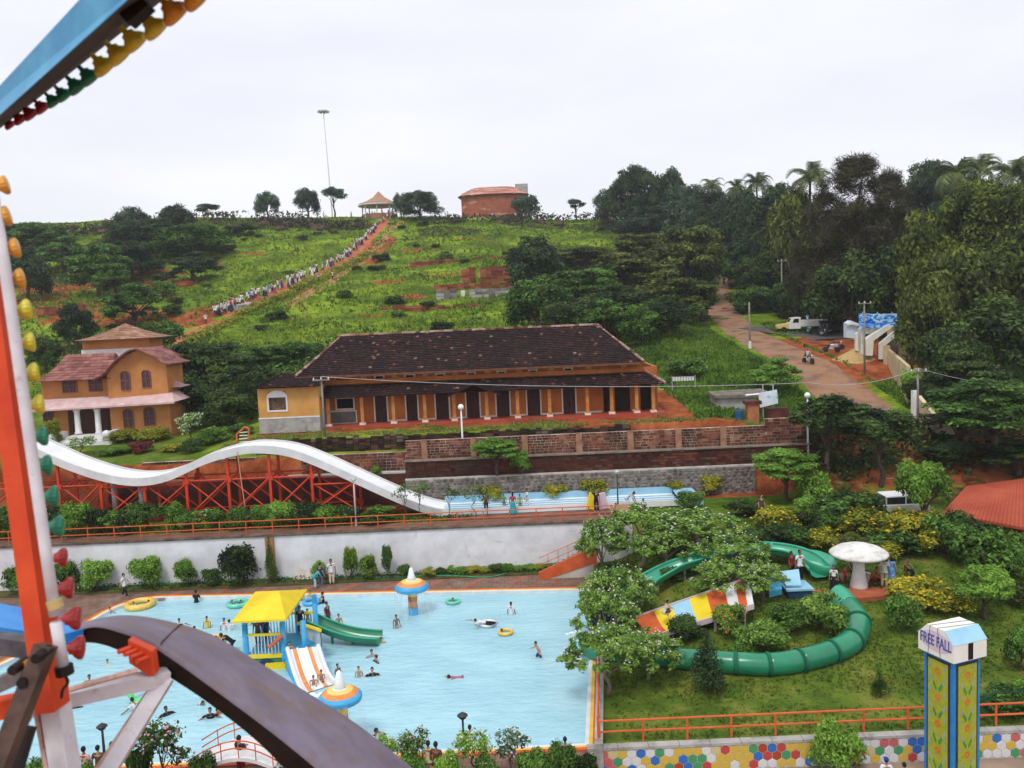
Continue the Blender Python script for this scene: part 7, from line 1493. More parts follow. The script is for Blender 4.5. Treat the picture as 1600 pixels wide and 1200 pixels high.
# rocks under the crest
r=K_(97);i=0
while i<75:
    y=88+112*r.random();x=(r.random()*1.25-.78)*y*.62;v=i%3;q=KIND['bush'][v]
    if x>float(np.interp(y,_ry,_rx))-14 or (x>-38 and y<90)or near_line(np.array([x]),np.array([y]),pathline,5)[0]or (x>-30 and r.random()<.45):continue
    i+=1;s=r.uniform(.5,1.35);t=thing('shrub','small dark shrub scattered on the open grass of the hillside','shrub',(x,y,h1(x,y)-.1),'shrubs scattered over the hillside',rz=r.uniform(0,6));t.scale=(s*1.3,s*1.3,s*.8);inst('trunk',q[2],t);inst('crown',crown_mesh('bush',v,('mid','dark','olive')[i%3]),t)
ROCK=mat('dark_laterite_rock',(.03,.02,.016),(.13,.08,.06),scale=.6,rough=1,bump=.8)
rockm=[]
for s in range(4):
    r=K_(200+s);m=MB();m.ball((0,0,0),1,9,6);m.v=[tuple(np.array(v)*(1+.28*mnoise.noise(Vector(v)*1.7+Vector((s*9,0,0))))*[1.4,.9,.6])for v in m.v];o=m.build('boulder',ROCK);rockm.append(o.data);bpy.data.objects.remove(o)
for k in range(70):
    px=random.choice([random.uniform(330,560),random.uniform(690,960),random.uniform(440,540),random.uniform(60,330)]);x=P(px,350,204).x;y=203+random.uniform(-5,6);s=random.uniform(.5,1.5)
    o=inst('boulder',rockm[k%4],None,(x,y,h1(x,y)+.1*s),(0,0,random.uniform(0,6)),(s,s,s));tag(o,'dark laterite boulder among the scrub on the brow of the hill','boulder','boulders along the brow of the hill')
# ================================================================== people
SKIN=bpy.data.materials.new('skin');SKIN.use_nodes=True;n_=SKIN.node_tree;b_=n_.nodes['Principled BSDF'];b_.inputs['Roughness'].default_value=.6
oi=n_.nodes.new('ShaderNodeObjectInfo');rr_=ramp(n_,[(.2,.095,.055),(.32,.17,.105),(.46,.28,.19)]);n_.links.new(oi.outputs['Random'],rr_.inputs[0]);n_.links.new(rr_.outputs[0],b_.inputs['Base Color'])
CLOTH=mat_obj('cloth',.9,.1,.18,9);HAIR=mat('black_hair',(.006,.005,.005),(.015,.012,.011),rough=.6);EYE=mat('dark_eye',(.01,.008,.008),rough=.3)
def skinned(name,J,Ed,Rd,m,sub=1,extra=None):
    ks=list(J);me=bpy.data.meshes.new(name);me.from_pydata([J[k]for k in ks],[(ks.index(a),ks.index(b))for a,b in Ed],[]);o=bpy.data.objects.new(name,me);put(o)
    md=o.modifiers.new('skin','SKIN');md.use_smooth_shade=True;md.branch_smoothing=.6;o.modifiers.new('sub','SUBSURF').levels=sub;o.modifiers['sub'].render_levels=sub
    sv=me.skin_vertices[0].data
    for i,k in enumerate(ks):r=Rd[k];sv[i].radius=(r,r)if not isinstance(r,tuple)else r;sv[i].use_root=(i==0)
    dg=bpy.context.evaluated_depsgraph_get();e=o.evaluated_get(dg);tm=bpy.data.meshes.new_from_object(e)
    vs=[v.co.copy()for v in tm.vertices];fs=[list(p.vertices)for p in tm.polygons];bpy.data.objects.remove(o)
    b=MB();b.smooth=True;b.add(vs,fs)
    if extra:extra(b)
    q=b.build(name,m,None);d=q.data;bpy.data.objects.remove(q);return d
def pose(arms,legs,torso=((0,0,.93),(0,0,1.22),(0,0,1.42)),head=(0,-.01,1.58)):
    p,c,n=map(Vector,torso);J={'pel':p,'wai':p.lerp(c,.5),'che':c,'nec':n,'hb':n.lerp(Vector(head),.5)}
    up=(n-c).normalized();side=Vector((1,0,0))
    for s,nm in ((-1,'l'),(1,'r')):
        sh=c.lerp(n,.75)+side*s*.17;J['sh'+nm]=sh;el,wr=arms[nm];J['el'+nm]=Vector((el[0]*s,el[1],el[2]));J['wr'+nm]=Vector((wr[0]*s,wr[1],wr[2]))
        J['hn'+nm]=J['wr'+nm]+(J['wr'+nm]-J['el'+nm]).normalized()*.06
        hp=p+side*s*.09-Vector((0,0,.05));kn,an,to=legs[nm];J['hp'+nm]=hp;J['kn'+nm]=Vector((kn[0]*s,kn[1],kn[2]));J['an'+nm]=Vector((an[0]*s,an[1],an[2]));J['to'+nm]=Vector((to[0]*s,to[1],to[2]))
    return J,Vector(head)
BE=[('pel','wai'),('wai','che'),('che','nec'),('nec','hb')]+[e for s in 'lr' for e in (('che','sh'+s),('sh'+s,'el'+s),('el'+s,'wr'+s),('wr'+s,'hn'+s),('pel','hp'+s),('hp'+s,'kn'+s),('kn'+s,'an'+s),('an'+s,'to'+s))]
BR={'pel':(.14,.1),'wai':(.125,.09),'che':(.155,.105),'nec':.052,'hb':.05}
for s in 'lr':BR.update({'sh'+s:.062,'el'+s:.042,'wr'+s:.028,'hn'+s:(.034,.018),'hp'+s:.088,'kn'+s:.056,'an'+s:.038,'to'+s:.034})
A_DOWN=((.24,.02,1.1),(.26,-.06,.86));A_FOLD=((.25,-.08,1.14),(-.02,-.24,1.2));A_OUT=((.42,-.05,1.22),(.62,-.14,1.12));A_FWD=((.24,-.2,1.15),(.16,-.45,1.2));A_UP=((.36,-.08,1.5),(.4,-.12,1.76))
L_ST=((.1,-.01,.5),(.1,.02,.08),(.12,-.12,.04));L_F=((.1,-.16,.52),(.1,-.2,.09),(.11,-.34,.05));L_B=((.1,.1,.5),(.1,.3,.14),(.11,.2,.05));L_SIT=((.12,-.4,.5),(.12,-.45,.08),(.13,-.6,.05));L_KN=((.16,-.32,.42),(.14,-.02,.08),(.15,-.16,.04))
POSES={
 'stand':pose({'l':A_DOWN,'r':A_DOWN},{'l':L_ST,'r':L_ST}),'fold':pose({'l':A_FOLD,'r':A_FOLD},{'l':L_ST,'r':L_ST}),
 'walk':pose({'l':((.24,.12,1.12),(.25,.14,.88)),'r':((.24,-.1,1.12),(.24,-.28,.96))},{'l':L_F,'r':L_B}),'wade':pose({'l':A_OUT,'r':A_OUT},{'l':L_F,'r':L_B}),
 'reach':pose({'l':A_FWD,'r':A_OUT},{'l':L_F,'r':L_B},((0,.03,.9),(0,-.05,1.18),(0,-.13,1.37)),(0,-.2,1.52)),'raise':pose({'l':A_UP,'r':A_DOWN},{'l':L_ST,'r':L_F}),
 'sit':pose({'l':((.25,-.06,.86),(.2,-.3,.68)),'r':((.25,-.06,.86),(.2,-.3,.68))},{'l':L_SIT,'r':L_SIT},((0,0,.5),(0,.01,.8),(0,0,1.0)),(0,-.03,1.16)),
 'squat':pose({'l':((.24,-.16,.6),(.1,-.36,.5)),'r':((.24,-.16,.6),(.1,-.36,.5))},{'l':L_KN,'r':L_KN},((0,.1,.28),(0,.02,.56),(0,-.06,.74)),(0,-.12,.9)),
 'bend':pose({'l':((.22,-.42,.88),(.16,-.52,.62)),'r':((.22,-.42,.88),(.16,-.52,.62))},{'l':L_ST,'r':L_ST},((0,.08,.9),(0,-.14,1.12),(0,-.32,1.22)),(0,-.47,1.27)),
 'swim':pose({'l':((.3,-1.0,.1),(.2,-1.3,.12)),'r':((.36,-.6,.02),(.5,-.4,0))},{'l':((.1,.42,.06),(.13,.84,.02),(.14,.98,0)),'r':((.1,.42,.0),(.1,.84,.08),(.1,.98,.1))},((0,0,.08),(0,-.3,.1),(0,-.5,.12)),(0,-.66,.2)),
}
def hands_head(J,head):
    def f(b):
        b.smooth=True
        b.ball(head,(.076,.094,.115),12,8);b.add([head+Vector(v)for v in ((-.014,-.088,.0),(.014,-.088,.0),(0,-.118,-.018),(0,-.088,.03))],[(0,2,3),(2,1,3),(0,1,2)])
        for s in (-1,1):b.ball(head+Vector((s*.077,.008,0)),(.012,.02,.03),5,4)
        for nm in 'lr':
            h,w_=J['hn'+nm],J['wr'+nm];d=(h-w_).normalized();sd=d.cross(Vector((0,0,1)));sd=sd.normalized()if sd.length>.1 else Vector((0,1,0));nn=d.cross(sd)
            for k in range(4):
                o=h+sd*(k-1.5)*.019;l=(.062,.074,.07,.055)[k];b.tube([o-d*.02,o+d*l*.55,o+d*l+nn*.018],[.0095,.009,.007],5)
            o=w_+d*.03+sd*.03;b.tube([o,o+sd*.03+d*.03,o+sd*.035+d*.062],[.011,.01,.008],5)
    return f
PM={}
def pmesh(ps):
    if ps in PM:return PM[ps]
    J,hd=POSES[ps];M={};M['body']=skinned('body',J,BE,BR,SKIN,1,hands_head(J,hd))
    def sub(keys,ex,g):
        Jd=dict((k,J[k])for k in keys);Jd.update(ex);R={}
        for k in Jd:r=BR.get(k,.07);R[k]=tuple(q+g for q in r)if isinstance(r,tuple)else r+g
        return Jd,R
    ex={};
    for s in 'lr':ex['sl'+s]=J['sh'+s].lerp(J['el'+s],.8)
    Jd,R=sub(['pel','wai','che','shl','shr'],dict(ex,nb=J['che'].lerp(J['nec'],.75),hem=J['pel']-(J['wai']-J['pel'])*.35),.02);R['sll']=R['slr']=.058;R['nb']=.085;R['hem']=(.165,.125)
    M['shirt']=skinned('shirt',dict([('pel',Jd['pel'])]+[i for i in Jd.items()if i[0]!='pel']),[('pel','wai'),('wai','che'),('che','nb'),('pel','hem'),('che','shl'),('che','shr'),('shl','sll'),('shr','slr')],R,CLOTH)
    for nm,t in (('trousers',None),('shorts',.85)):
        ex={};
        for s in 'lr':
            if t:ex['en'+s]=J['hp'+s].lerp(J['kn'+s],t)
            else:ex['en'+s]=J['kn'+s].lerp(J['an'+s],.93)
        Jd,R=sub(['pel','hpl','hpr']+([]if t else ['knl','knr']),dict(ex,wb=J['pel'].lerp(J['wai'],.4)),.02);R['enl']=R['enr']=.085 if t else .065;R['wb']=(.14,.11)
        if not t:R['knl']=R['knr']=.078
        M[nm]=skinned(nm,Jd,[('pel','wb')]+[e for s in 'lr' for e in ([('pel','hp'+s),('hp'+s,'en'+s)]if t else [('pel','hp'+s),('hp'+s,'kn'+s),('kn'+s,'en'+s)])],R,CLOTH)
    b=MB();b.smooth=True;p=J['pel'];a=(J['anl']+J['anr'])/2;K=14;vs=[]
    for i in range(6):
        t=i/5;c=p.lerp(a,t)+Vector((0,0,.08*(1-t)));
        for k in range(K):an=2*math.pi*k/K;rd=(.16+.14*t)*(1+.08*math.sin(5*an)*t);vs.append((c.x+rd*math.cos(an),c.y+rd*.85*math.sin(an),c.z))
    b.add(vs,[(i*K+k,i*K+(k+1)%K,(i+1)*K+(k+1)%K,(i+1)*K+k)for i in range(5)for k in range(K)]+[tuple(range(K))]);q=b.build('skirt',CLOTH);M['skirt']=q.data;bpy.data.objects.remove(q)
    b=MB();b.smooth=True;b.ball(hd+Vector((0,.018,.024)),(.086,.1,.112),12,8);q=b.build('hair',HAIR);M['hair']=q.data;bpy.data.objects.remove(q)
    b=MB();b.smooth=True
    for s in (-1,1):b.ball(hd+Vector((s*.03,-.087,.008)),(.011,.008,.008),6,4)
    q=b.build('eyes',EYE);M['eyes']=q.data;bpy.data.objects.remove(q)
    b=MB();b.smooth=True;b.ball(hd+Vector((0,.04,-.04)),(.08,.07,.17),10,7);q=b.build('long_hair',HAIR);M['long_hair']=q.data;bpy.data.objects.remove(q)
    PM[ps]=M;return M
WH=(.72,.72,.74);CR_=(.7,.62,.45);BK=(.02,.02,.025);NV=(.03,.05,.14);BL=(.1,.3,.6);RD=(.5,.04,.04);PK=(.7,.4,.38);BRW=(.12,.06,.04);YL=(.7,.55,.1);GY_=(.3,.32,.33);TL=(.03,.35,.38);GN=(.08,.28,.1);LB=(.4,.6,.8);TN_=(.5,.4,.26);PU=(.3,.12,.35);OG=(.6,.22,.05)
HUMAN={'h':1.72}
def person(p,ps,top,bot,label,h=1.65,rz=None,group=None,hair='hair',cap=None,full=True,tilt=0):
    M=pmesh(ps);s=h/1.72;t=thing('person',label,'person',tuple(p),group,rz=random.uniform(-3.1,3.1)if rz is None else rz);t.scale=(s,s,s);t.rotation_euler[0]=tilt
    inst('body',M['body'],t)
    if top:inst('shirt',M['shirt'],t,color=top)
    if bot:inst(bot[0],M[bot[0]],t,color=bot[1])
    inst('hair',M['hair'],t)
    if hair=='long_hair':inst('long_hair',M['long_hair'],t)
    if full:inst('eyes',M['eyes'],t)
    if cap:
        b=MB();b.smooth=True;hd=POSES[ps][1];b.ball(hd+Vector((0,.01,.05)),(.098,.11,.095),12,7);b.box(hd+Vector((0,-.12,.04)),(.14,.1,.015));o=b.build('cap',CLOTH,t,world=False);o.color=(*cap,1)
    return t
D_=lambda px,py:PZ(px,py,.0)
T_=lambda px,py,z=3.12:PZ(px,py,z)
WK=[]
def Wt(px,py,sink=.75):p=PZ(px,py,-.14);WK.append(p.copy());p.z=-.14-sink;return p
FRT=0.0
for a in [
 (D_(196,934),'walk',WH,('trousers',BK),'man in a white shirt and black trousers walking on the deck at far left',1.6,1.4),(D_(519,914),'stand',WH,('trousers',CR_),'tall man in white standing on the deck behind the play tower',1.72,.3),(D_(502,917),'stand',NV,('trousers',(.1,.16,.3)),'man in a dark blue shirt beside the folded tarpaulin',1.6,2.6),(D_(493,920),'bend',TL,('trousers',LB),'person bending in pale blue trousers at the pool edge behind the play tower',1.5,2.0),
 (T_(760,802),'stand',BRW,('trousers',BK),'person in brown behind the saplings at the start of the level lanes',1.5,.4),(T_(788,796),'stand',GN,('shorts',GN),'child in green on the slide walk left of the red topped woman',1.1,.2),(T_(802,803),'stand',RD,('skirt',TL),'woman in a red top and teal skirt on the slide walk',1.5,3.0),(T_(813,798),'stand',(.35,.4,.15),('trousers',GN),'child in olive on the slide walk right of the red topped woman',1.2,.3),(T_(824,796),'walk',WH,('trousers',WH),'person in white stepping off the lanes beside the group on the walk',1.5,-1.2),(T_(932,800),'raise',BK,('trousers',BK),'dark dressed person holding up a yellow and a pink float mat',1.6,0.0),(T_(982,797),'bend',(.6,.65,.75),('trousers',WH),'person in pale clothes bending at the edge of the lanes',1.6,1.2),(T_(1004,796),'squat',WH,('shorts',NV),'child in white crouching on the slide walk at the right',1.3,.8),(T_(962,806),'squat',WH,('shorts',BK),'boy in white and black crouching beside the black lamp post',1.5,.4),
 (G(1250,908),'stand',WH,('trousers',BK),'man in a loose white shirt at the head of the striped slide',1.72,.2),(G(1237,905),'stand',(.25,.02,.03),('trousers',BK),'person in dark red behind the man in the loose white shirt',1.55,.7),(PZ(1303,924,zt),'stand',WH,('skirt',BK),'woman in a white top and black skirt left of the mushroom stem',1.4,-.4),(PZ(1320,915,zt),'stand',RD,('trousers',(.15,.04,.04)),'child in a red top beside the mushroom stem',1.1,.5),(PZ(1382,919,zt),'stand',(.5,.52,.56),('trousers',TN_),'man in a grey shirt and beige trousers right of the mushroom shelter',1.72,2.8),(PZ(1393,912,zt),'stand',BL,('skirt',BL),'woman in blue behind the man in the grey shirt',1.5,2.4),(PZ(1368,912,zt),'squat',RD,('trousers',(.3,.03,.03)),'person in red sitting low under the mushroom cap',1.6,.3),(PZ(1331,900,zt),'sit',BRW,('trousers',BRW),'person in brown sitting in the shade behind the mushroom stem',1.3,.1),(PZ(1354,914,zt),'squat',(.6,.5,.45),('shorts',WH),'child in pale clothes crouching right of the mushroom stem',1.1,-.4),(G(1416,904),'sit',BRW,('trousers',BK),'dark dressed person sitting on the path edge right of the terrace',1.4,.6),(G(1190,812),'stand',BRW,('trousers',BK),'dark dressed person on the garden path above the flowered trees',1.6,.4),
 (D_(378,1217),'fold',(.03,.025,.03),('trousers',(.25,.03,.03)),'man in a black shirt with folded arms on the near pool edge',1.72,2.7),(D_(115,1228),'stand',(.65,.68,.78),('trousers',NV),'person in pale blue at the bottom left, leftmost of four seen from behind',1.6,3.1),(D_(136,1232),'stand',PK,('trousers',TN_),'person in pink at the bottom left, second of four seen from behind',1.65,3.0),(D_(158,1230),'stand',BRW,('trousers',BK),'person in dark brown beside the lamp post at bottom left',1.65,3.2),(D_(180,1224),'stand',CR_,('trousers',TN_),'person in cream at the bottom left, rightmost of four seen from behind',1.65,3.1),(D_(210,1238),'stand',BK,('trousers',BK),'person in black behind the white strut of the ride',1.6,2.9),
 (D_(640,1226),'stand',BRW,('trousers',BK),'dark dressed person among the shrubs left of the hooded lamp',1.6,3.0),(D_(672,1222),'stand',(.6,.6,.35),('trousers',TN_),'person in pale yellow among the shrubs left of the hooded lamp',1.6,3.0),(D_(684,1226),'stand',BRW,('trousers',BRW),'person in brown close to the hooded lamp post',1.65,2.8),(D_(885,1212),'stand',GY_,('trousers',BK),'person in grey behind the bushes at the near right pool corner',1.5,3.0),
 (PZ(1385,1246,-.79),'stand',WH,('trousers',NV),'person in a white shirt and blue cap before the hexagon tiles',1.5,3.0),(PZ(1413,1252,-.79),'stand',RD,('trousers',BK),'person in red before the hexagon tiles',1.45,3.0),
 (GA(1041,962,.95),'squat',WH,('shorts',BRW),'child in a white shirt starting down beside the striped slide',1.35,1.6)]:
    t=person(*a[:5],h=a[5],rz=a[6],cap=(.02,.06,.3)if 'blue cap' in a[4]else None,hair='long_hair' if 'woman' in a[4]else 'hair')
for px,m_,a_,lb in ((925,YEL,R_(14),'bright yellow float mat held upright, left of the pink one'),(941,mat('pink_foam',(.6,.42,.52),(.7,.55,.62)),R_(-10),'pale pink float mat held upright, right of the yellow one')):
    c=P(px,783,55.45);m=MB();m.box(c,(.62,.1,1.15),0,0,a_);tag(m.build('float_mat',m_,bevel=.04),lb,'float mat')
# in the pool
for a in [
 (Wt(307,941,.8),'fold',BK,('trousers',BK),'person in black standing in the water at the far pool edge',1.6,3.0),(Wt(209,950,.45),'sit',WH,('shorts',NV),'child in white sitting in the yellow and white boat ring',1.15,.4),(Wt(233,948,.45),'sit',None,('shorts',RD),'child with red trunks at the right end of the boat ring',1.2,-.6),(Wt(363,946,.45),'sit',GY_,('shorts',NV),'child in grey on the left of the pale green raft',1.1,.3),(Wt(377,946,.45),'sit',BRW,('shorts',BK),'child in brown on the right of the pale green raft',1.1,-.3),(Wt(470,938,.55),'stand',YL,('shorts',NV),'child in yellow by the far edge, left of the blue tube',1.3,.3),(Wt(485,937,.6),'stand',YL,('shorts',BK),'child in yellow by the far edge, beside the bent person',1.2,-.3),(Wt(505,942,.5),'sit',BK,('trousers',BK),'person in black riding the blue tube',1.6,-1.2),
 (Wt(172,958,.8),'wade',None,('shorts',BL),'small bather near the curved far left corner',1.2,0),(Wt(281,983,.75),'wade',WH,('shorts',NV),'bather in a white shirt left of the crowded ring',1.4,.6),(Wt(324,981,.6),'stand',YL,('shorts',NV),'child in yellow standing behind the crowded ring',1.3,.2),(Wt(309,994,.75),'reach',(.2,.35,.42),('shorts',NV),'bather in grey blue pushing the crowded ring',1.4,-1.4),(Wt(330,1000,.5),'sit',OG,('shorts',NV),'child in orange on the crowded ring',1.1,.1),(Wt(338,1002,.5),'sit',None,('shorts',RD),'bare chested child on the crowded ring',1.1,.9),(Wt(346,1001,.5),'sit',YL,('shorts',BK),'child in yellow on the crowded ring',1.15,-.6),(Wt(351,984,.7),'stand',WH,('shorts',NV),'bather in white behind the crowded ring, left of two',1.4,.2),(Wt(359,985,.7),'wade',WH,('shorts',BL),'bather in white behind the crowded ring, right of two',1.35,2.8),(Wt(361,1018,.35),'bend',BK,('trousers',(.2,.03,.04)),'person in black stooping in the water left of the play tower',1.7,-1.5),
 (Wt(512,969,.5),'stand',(.1,.04,.06),('skirt',(.1,.04,.06)),'woman in a dark dress in the water right of the play tower',1.6,1.2),(Wt(530,979,.55),'stand',None,('shorts',RD),'child with red trunks right of the play tower',1.3,.4),(Wt(620,982,.5),'stand',None,('shorts',TN_),'bare chested child in the open water before the far fountain',1.3,.5),(Wt(799,960,.7),'stand',WH,('shorts',NV),'bather in white alone in the far right of the pool',1.45,2.9),(Wt(842,1027,.45),'reach',None,('shorts',NV),'boy in dark trunks running through the water near the slide mouths',1.35,-1.2),
 (Wt(596,1005,1.15),'wade',None,('shorts',BK),'swimmer showing head and shoulders at the foot of the green slide',1.5,.4),(Wt(581,1026,1.1),'wade',GY_,('shorts',BK),'bather in grey up to the chest below the green slide',1.5,.4),(Wt(588,1034,1.15),'wade',BK,('shorts',BK),'bather in black up to the chest below the green slide',1.5,-.9),(Wt(582,1056,1.15),'wade',BK,('trousers',BK),'dark haired bather in black right of the near fountain',1.6,.2),(Wt(561,1058,.65),'stand',None,('shorts',RD),'bare chested child right of the striped slide foot',1.2,.2),(Wt(528,1052,.7),'stand',None,('shorts',BRW),'child beside the blue edge of the striped slide',1.2,.9),
 (Wt(168,1037,.95),'wade',YL,('shorts',YL),'small child in yellow in the water under the curved track',1.2,.3),(Wt(140,1066,1.1),'wade',None,('shorts',BK),'swimmer seen between the ride post and the rusty beam',1.5,.3),(Wt(119,1106,1.15),'wade',BK,('shorts',BK),'dark head of a bather below the rusty white beam',1.5,.3),(Wt(212,1108,1.0),'reach',WH,('shorts',WH),'bather in white holding the bright green inflatable',1.6,-2),(Wt(260,1118,1.15),'wade',BK,('shorts',BK),'bather in black swimming right of the white strut',1.6,.8),(Wt(329,1122,1.1),'wade',BK,('shorts',BK),'bather in black with arms spread under the curved track',1.6,.2),(Wt(337,1116,1.1),'reach',OG,('shorts',BK),'bather in orange beside the one in black under the track',1.5,.9),(Wt(311,1098,1.0),'bend',WH,('shorts',WH),'bather in white bending into the water under the track',1.5,.8),(Wt(583,1166,.8),'reach',(.8,.7,.7),('shorts',NV),'bather in pale pink pointing right beside the curved track',1.65,1.3),(Wt(735,1158,.9),'stand',WH,('shorts',NV),'bather in white right of the hooded lamp post',1.6,3.0),(Wt(708,944,.9),'wade',BRW,('shorts',BK),'child inside the mint green ring',1.3,.1),(Wt(784,992,.95),'wade',None,('shorts',BK),'child holding the yellow ring beside the white one',1.3,-1),(Wt(395,975,.8),'wade',GN,('shorts',BK),'bather in green by the corner post of the play tower',1.3,.7),
 ]:person(*a[:5],h=a[5],rz=a[6])
p=PZ(757,974,.1);person(p,'swim',WH,('trousers',BK),'child in white and black lying face down across the white ring',1.35,rz=-1.75)
p=PZ(720,1062,-.26);person(p,'swim',(.4,.15,.2),('shorts',RD),'swimmer stretched out just under the surface in the open water',1.5,rz=-1.5)
# on the play structure and slide
for a in [(Vector((PT(480,965,PY1).x,PY1+.1,zf)),'stand',None,('shorts',BL),'boy in blue trunks at the top of the green slide',1.25,.2),(Vector((PT(470,965,PY1).x,PY1-.1,zf)),'stand',BK,('trousers',BK),'person in black behind the boy on the play tower',1.5,.4),(Vector((PT(402,1004,PY0+1).x,PY0+1.2,zf)),'stand',BRW,('trousers',NV),'person in brown on the platform under the yellow roof, left',1.5,.3),(Vector((PT(412,1004,PY0+1).x,PY0+1.5,zf)),'stand',NV,('trousers',BK),'person in navy on the platform under the yellow roof, right',1.5,2.7),(Vector((PT(445,1004,PY0+.8).x,PY0+.8,zf)),'stand',PK,('shorts',NV),'child in pink leaving the platform toward the landing',1.15,-.6),(Vector((la.x+.3,PY0-.1,la.z-.35)),'sit',None,('shorts',NV),'bare chested boy sitting at the top of the striped slide',1.2,.1),(A_[8].lerp(B_[8],.42)+Vector((0,0,-.38)),'sit',None,('shorts',GN),'child near the foot of the striped slide, left of two',1.15,.2),(A_[7].lerp(B_[7],.72)+Vector((0,0,-.38)),'sit',None,('shorts',BK),'child near the foot of the striped slide, right of two',1.2,.1)]:person(*a[:5],h=a[5],rz=a[6])
# on the hill path: one by one down the left edge of the steps
rp=random.Random(3);i=0
pl=list(pathline);tot=len(pl)
CL=[('white',(.8,.8,.84))]*14+[('pale blue',LB),('pink',PK),('dark red',RD),('black',BK),('yellow',YL),('green',GN),('blue',BL)]
_pp=[(300,520),(350,492),(400,470),(440,455),(500,428),(540,408),(572,378),(598,352),(620,334)]
for k in range(140):
    px=rp.uniform(335,622)if k%8 else rp.uniform(500,600);py=float(np.interp(px,[a for a,b in _pp],[b for a,b in _pp]))+rp.uniform(-3.5,2.5);q=G(px-3,py,85);nm,c=rp.choice(CL)
    person(Vector((q.x,q.y,q.z+.08)),rp.choice(['walk','stand','walk']),c,(rp.choice(['trousers','skirt','trousers']),rp.choice([BK,NV,WH,BRW,(.3,.05,.1)])),'person in a %s top climbing the steps up the hill'%nm,rp.uniform(1.55,1.9),group='people on the hill steps in %s'%nm,full=False)
for k in range(36):
    px=rp.choice([rp.uniform(150,570),rp.uniform(330,600),rp.uniform(560,680),rp.uniform(690,840)]);Y=rp.uniform(211,215);x=P(px,338,Y).x;nm,c=rp.choice(CL[9:])
    person(Vector((x,Y,h1(x,Y)-.05)),rp.choice(['stand','walk','stand']),c,('trousers',rp.choice([BK,NV,BRW])),'tiny far off person in a %s top standing on the crest of the hill'%nm,rp.uniform(1.5,1.75),group='people along the crest in %s'%nm,full=False)
for a in [(G(1125,440,100),'walk',LB,('trousers',NV),'person in pale blue walking where the dirt road tops the rise',1.7),(G(1131,446,100),'walk',BRW,('trousers',BK),'dark dressed person walking at the top of the dirt road',1.65),(G(635,372,90),'squat',WH,('trousers',BK),'person in white crouching on the slope under the leafy crest tree',1.7),(G(520,438,90),'stand',WH,('trousers',BRW),'person in white standing off the steps on the dirt track',1.7),(G(498,441,90),'bend',WH,('trousers',BK),'person in white stooping beside the dirt track',1.7),(G(322,508,90),'stand',WH,('trousers',BRW),'person in white at the foot of the hill path',1.7),(G(1320,508,80),'stand',WH,('trousers',BK),'person in white by the pale blue kiosk, left of two',1.7),(G(1328,510,80),'stand',PU,('trousers',BK),'person in purple by the pale blue kiosk, right of two',1.65)]:person(*a[:5],h=a[5],full=False)
# ================================================================== vehicles on the road
TYRE=mat('tyre',(.012,.012,.013),(.03,.03,.03),rough=.8)
def wheel(par,c,r,w_,ax='y',n=16):
    m=MB();M=Matrix.Rotation(R_(90),3,'X')if ax=='y' else Matrix.Rotation(R_(90),3,'Y');m.lathe([(r*.55,-w_/2),(r,-w_/2),(r,w_/2),(r*.55,w_/2)],c,n,M);wv=m.build('wheel',TYRE,par,world=False);m=MB();m.lathe([(r*.5,-w_*.4),(r*.5,w_*.4)],c,10,M);m.build('rim',GALV,wv,world=False);return wv
tp_=G(1252,519,80);tk=thing('pickup_truck','white pickup truck with a yellowish bonnet parked on the gravel','truck',tuple(tp_),rz=R_(-8));L_2=74*tp_.y/FPX/2
TKW=mat('truck_white',(.66,.66,.62),(.78,.78,.74),rough=.4);TKY=mat('truck_yellow',(.6,.42,.12),(.72,.55,.2),rough=.4)
def lp(poly,y0,y1,m_,name,bev=.04,par=None):k=MB();k.prism(poly,y0,y1);return k.build(name,m_,par or tk,world=False,bevel=bev)
l=L_2;lp([(-l,.55),(-l+.05,1.05),(-l+1.3,1.2),(-l+1.3,.5)],-.85,.85,TKY,'bonnet');cabn=lp([(-l+1.31,.45),(-l+1.31,1.2),(-l+1.7,1.85),(-l+2.75,1.9),(-l+2.75,.45)],-.88,.88,TKW,'cab')
for y in (-.89,.87):lp([(-l+1.75,1.22),(-l+1.95,1.7),(-l+2.5,1.72),(-l+2.5,1.22)],y,y+.02,BLACK,'side_window',0,cabn)
lp([(-l+1.4,1.32),(-l+1.36,1.31),(-l+1.64,1.75),(-l+1.68,1.76)],-.7,.7,BLACK,'windscreen',0,cabn)
lp([(-l+2.8,.7),(l,.7),(l,.8),(-l+2.8,.8)],-.95,.95,TKW,'load_bed');
for y in (-.95,.88):lp([(-l+2.8,.81),(l,.81),(l,1.5),(-l+2.8,1.5)],y,y+.07,TKW,'bed_side',.01)
for x in (-l+.7,l-.9):
    for y in (-.8,.8):wheel(tk,(x,y,.38),.38,.2)
for y in (-.6,.6):k=MB();k.lathe([(.12,0),(.12,.05)],(-l-.02,y,.85),10,Matrix.Rotation(R_(90),3,'Y'));k.build('headlight',WHITE,tk,world=False)
person(tp_+E(.9,.3,.8),'stand',LB,('trousers',BK),'man in pale blue standing in the bed of the white truck',1.5,rz=.3,full=False);person(tp_+E(-.1,2.0,.4),'stand',WH,('trousers',BK),'person in white behind the truck cab',1.6,rz=.3,full=False)
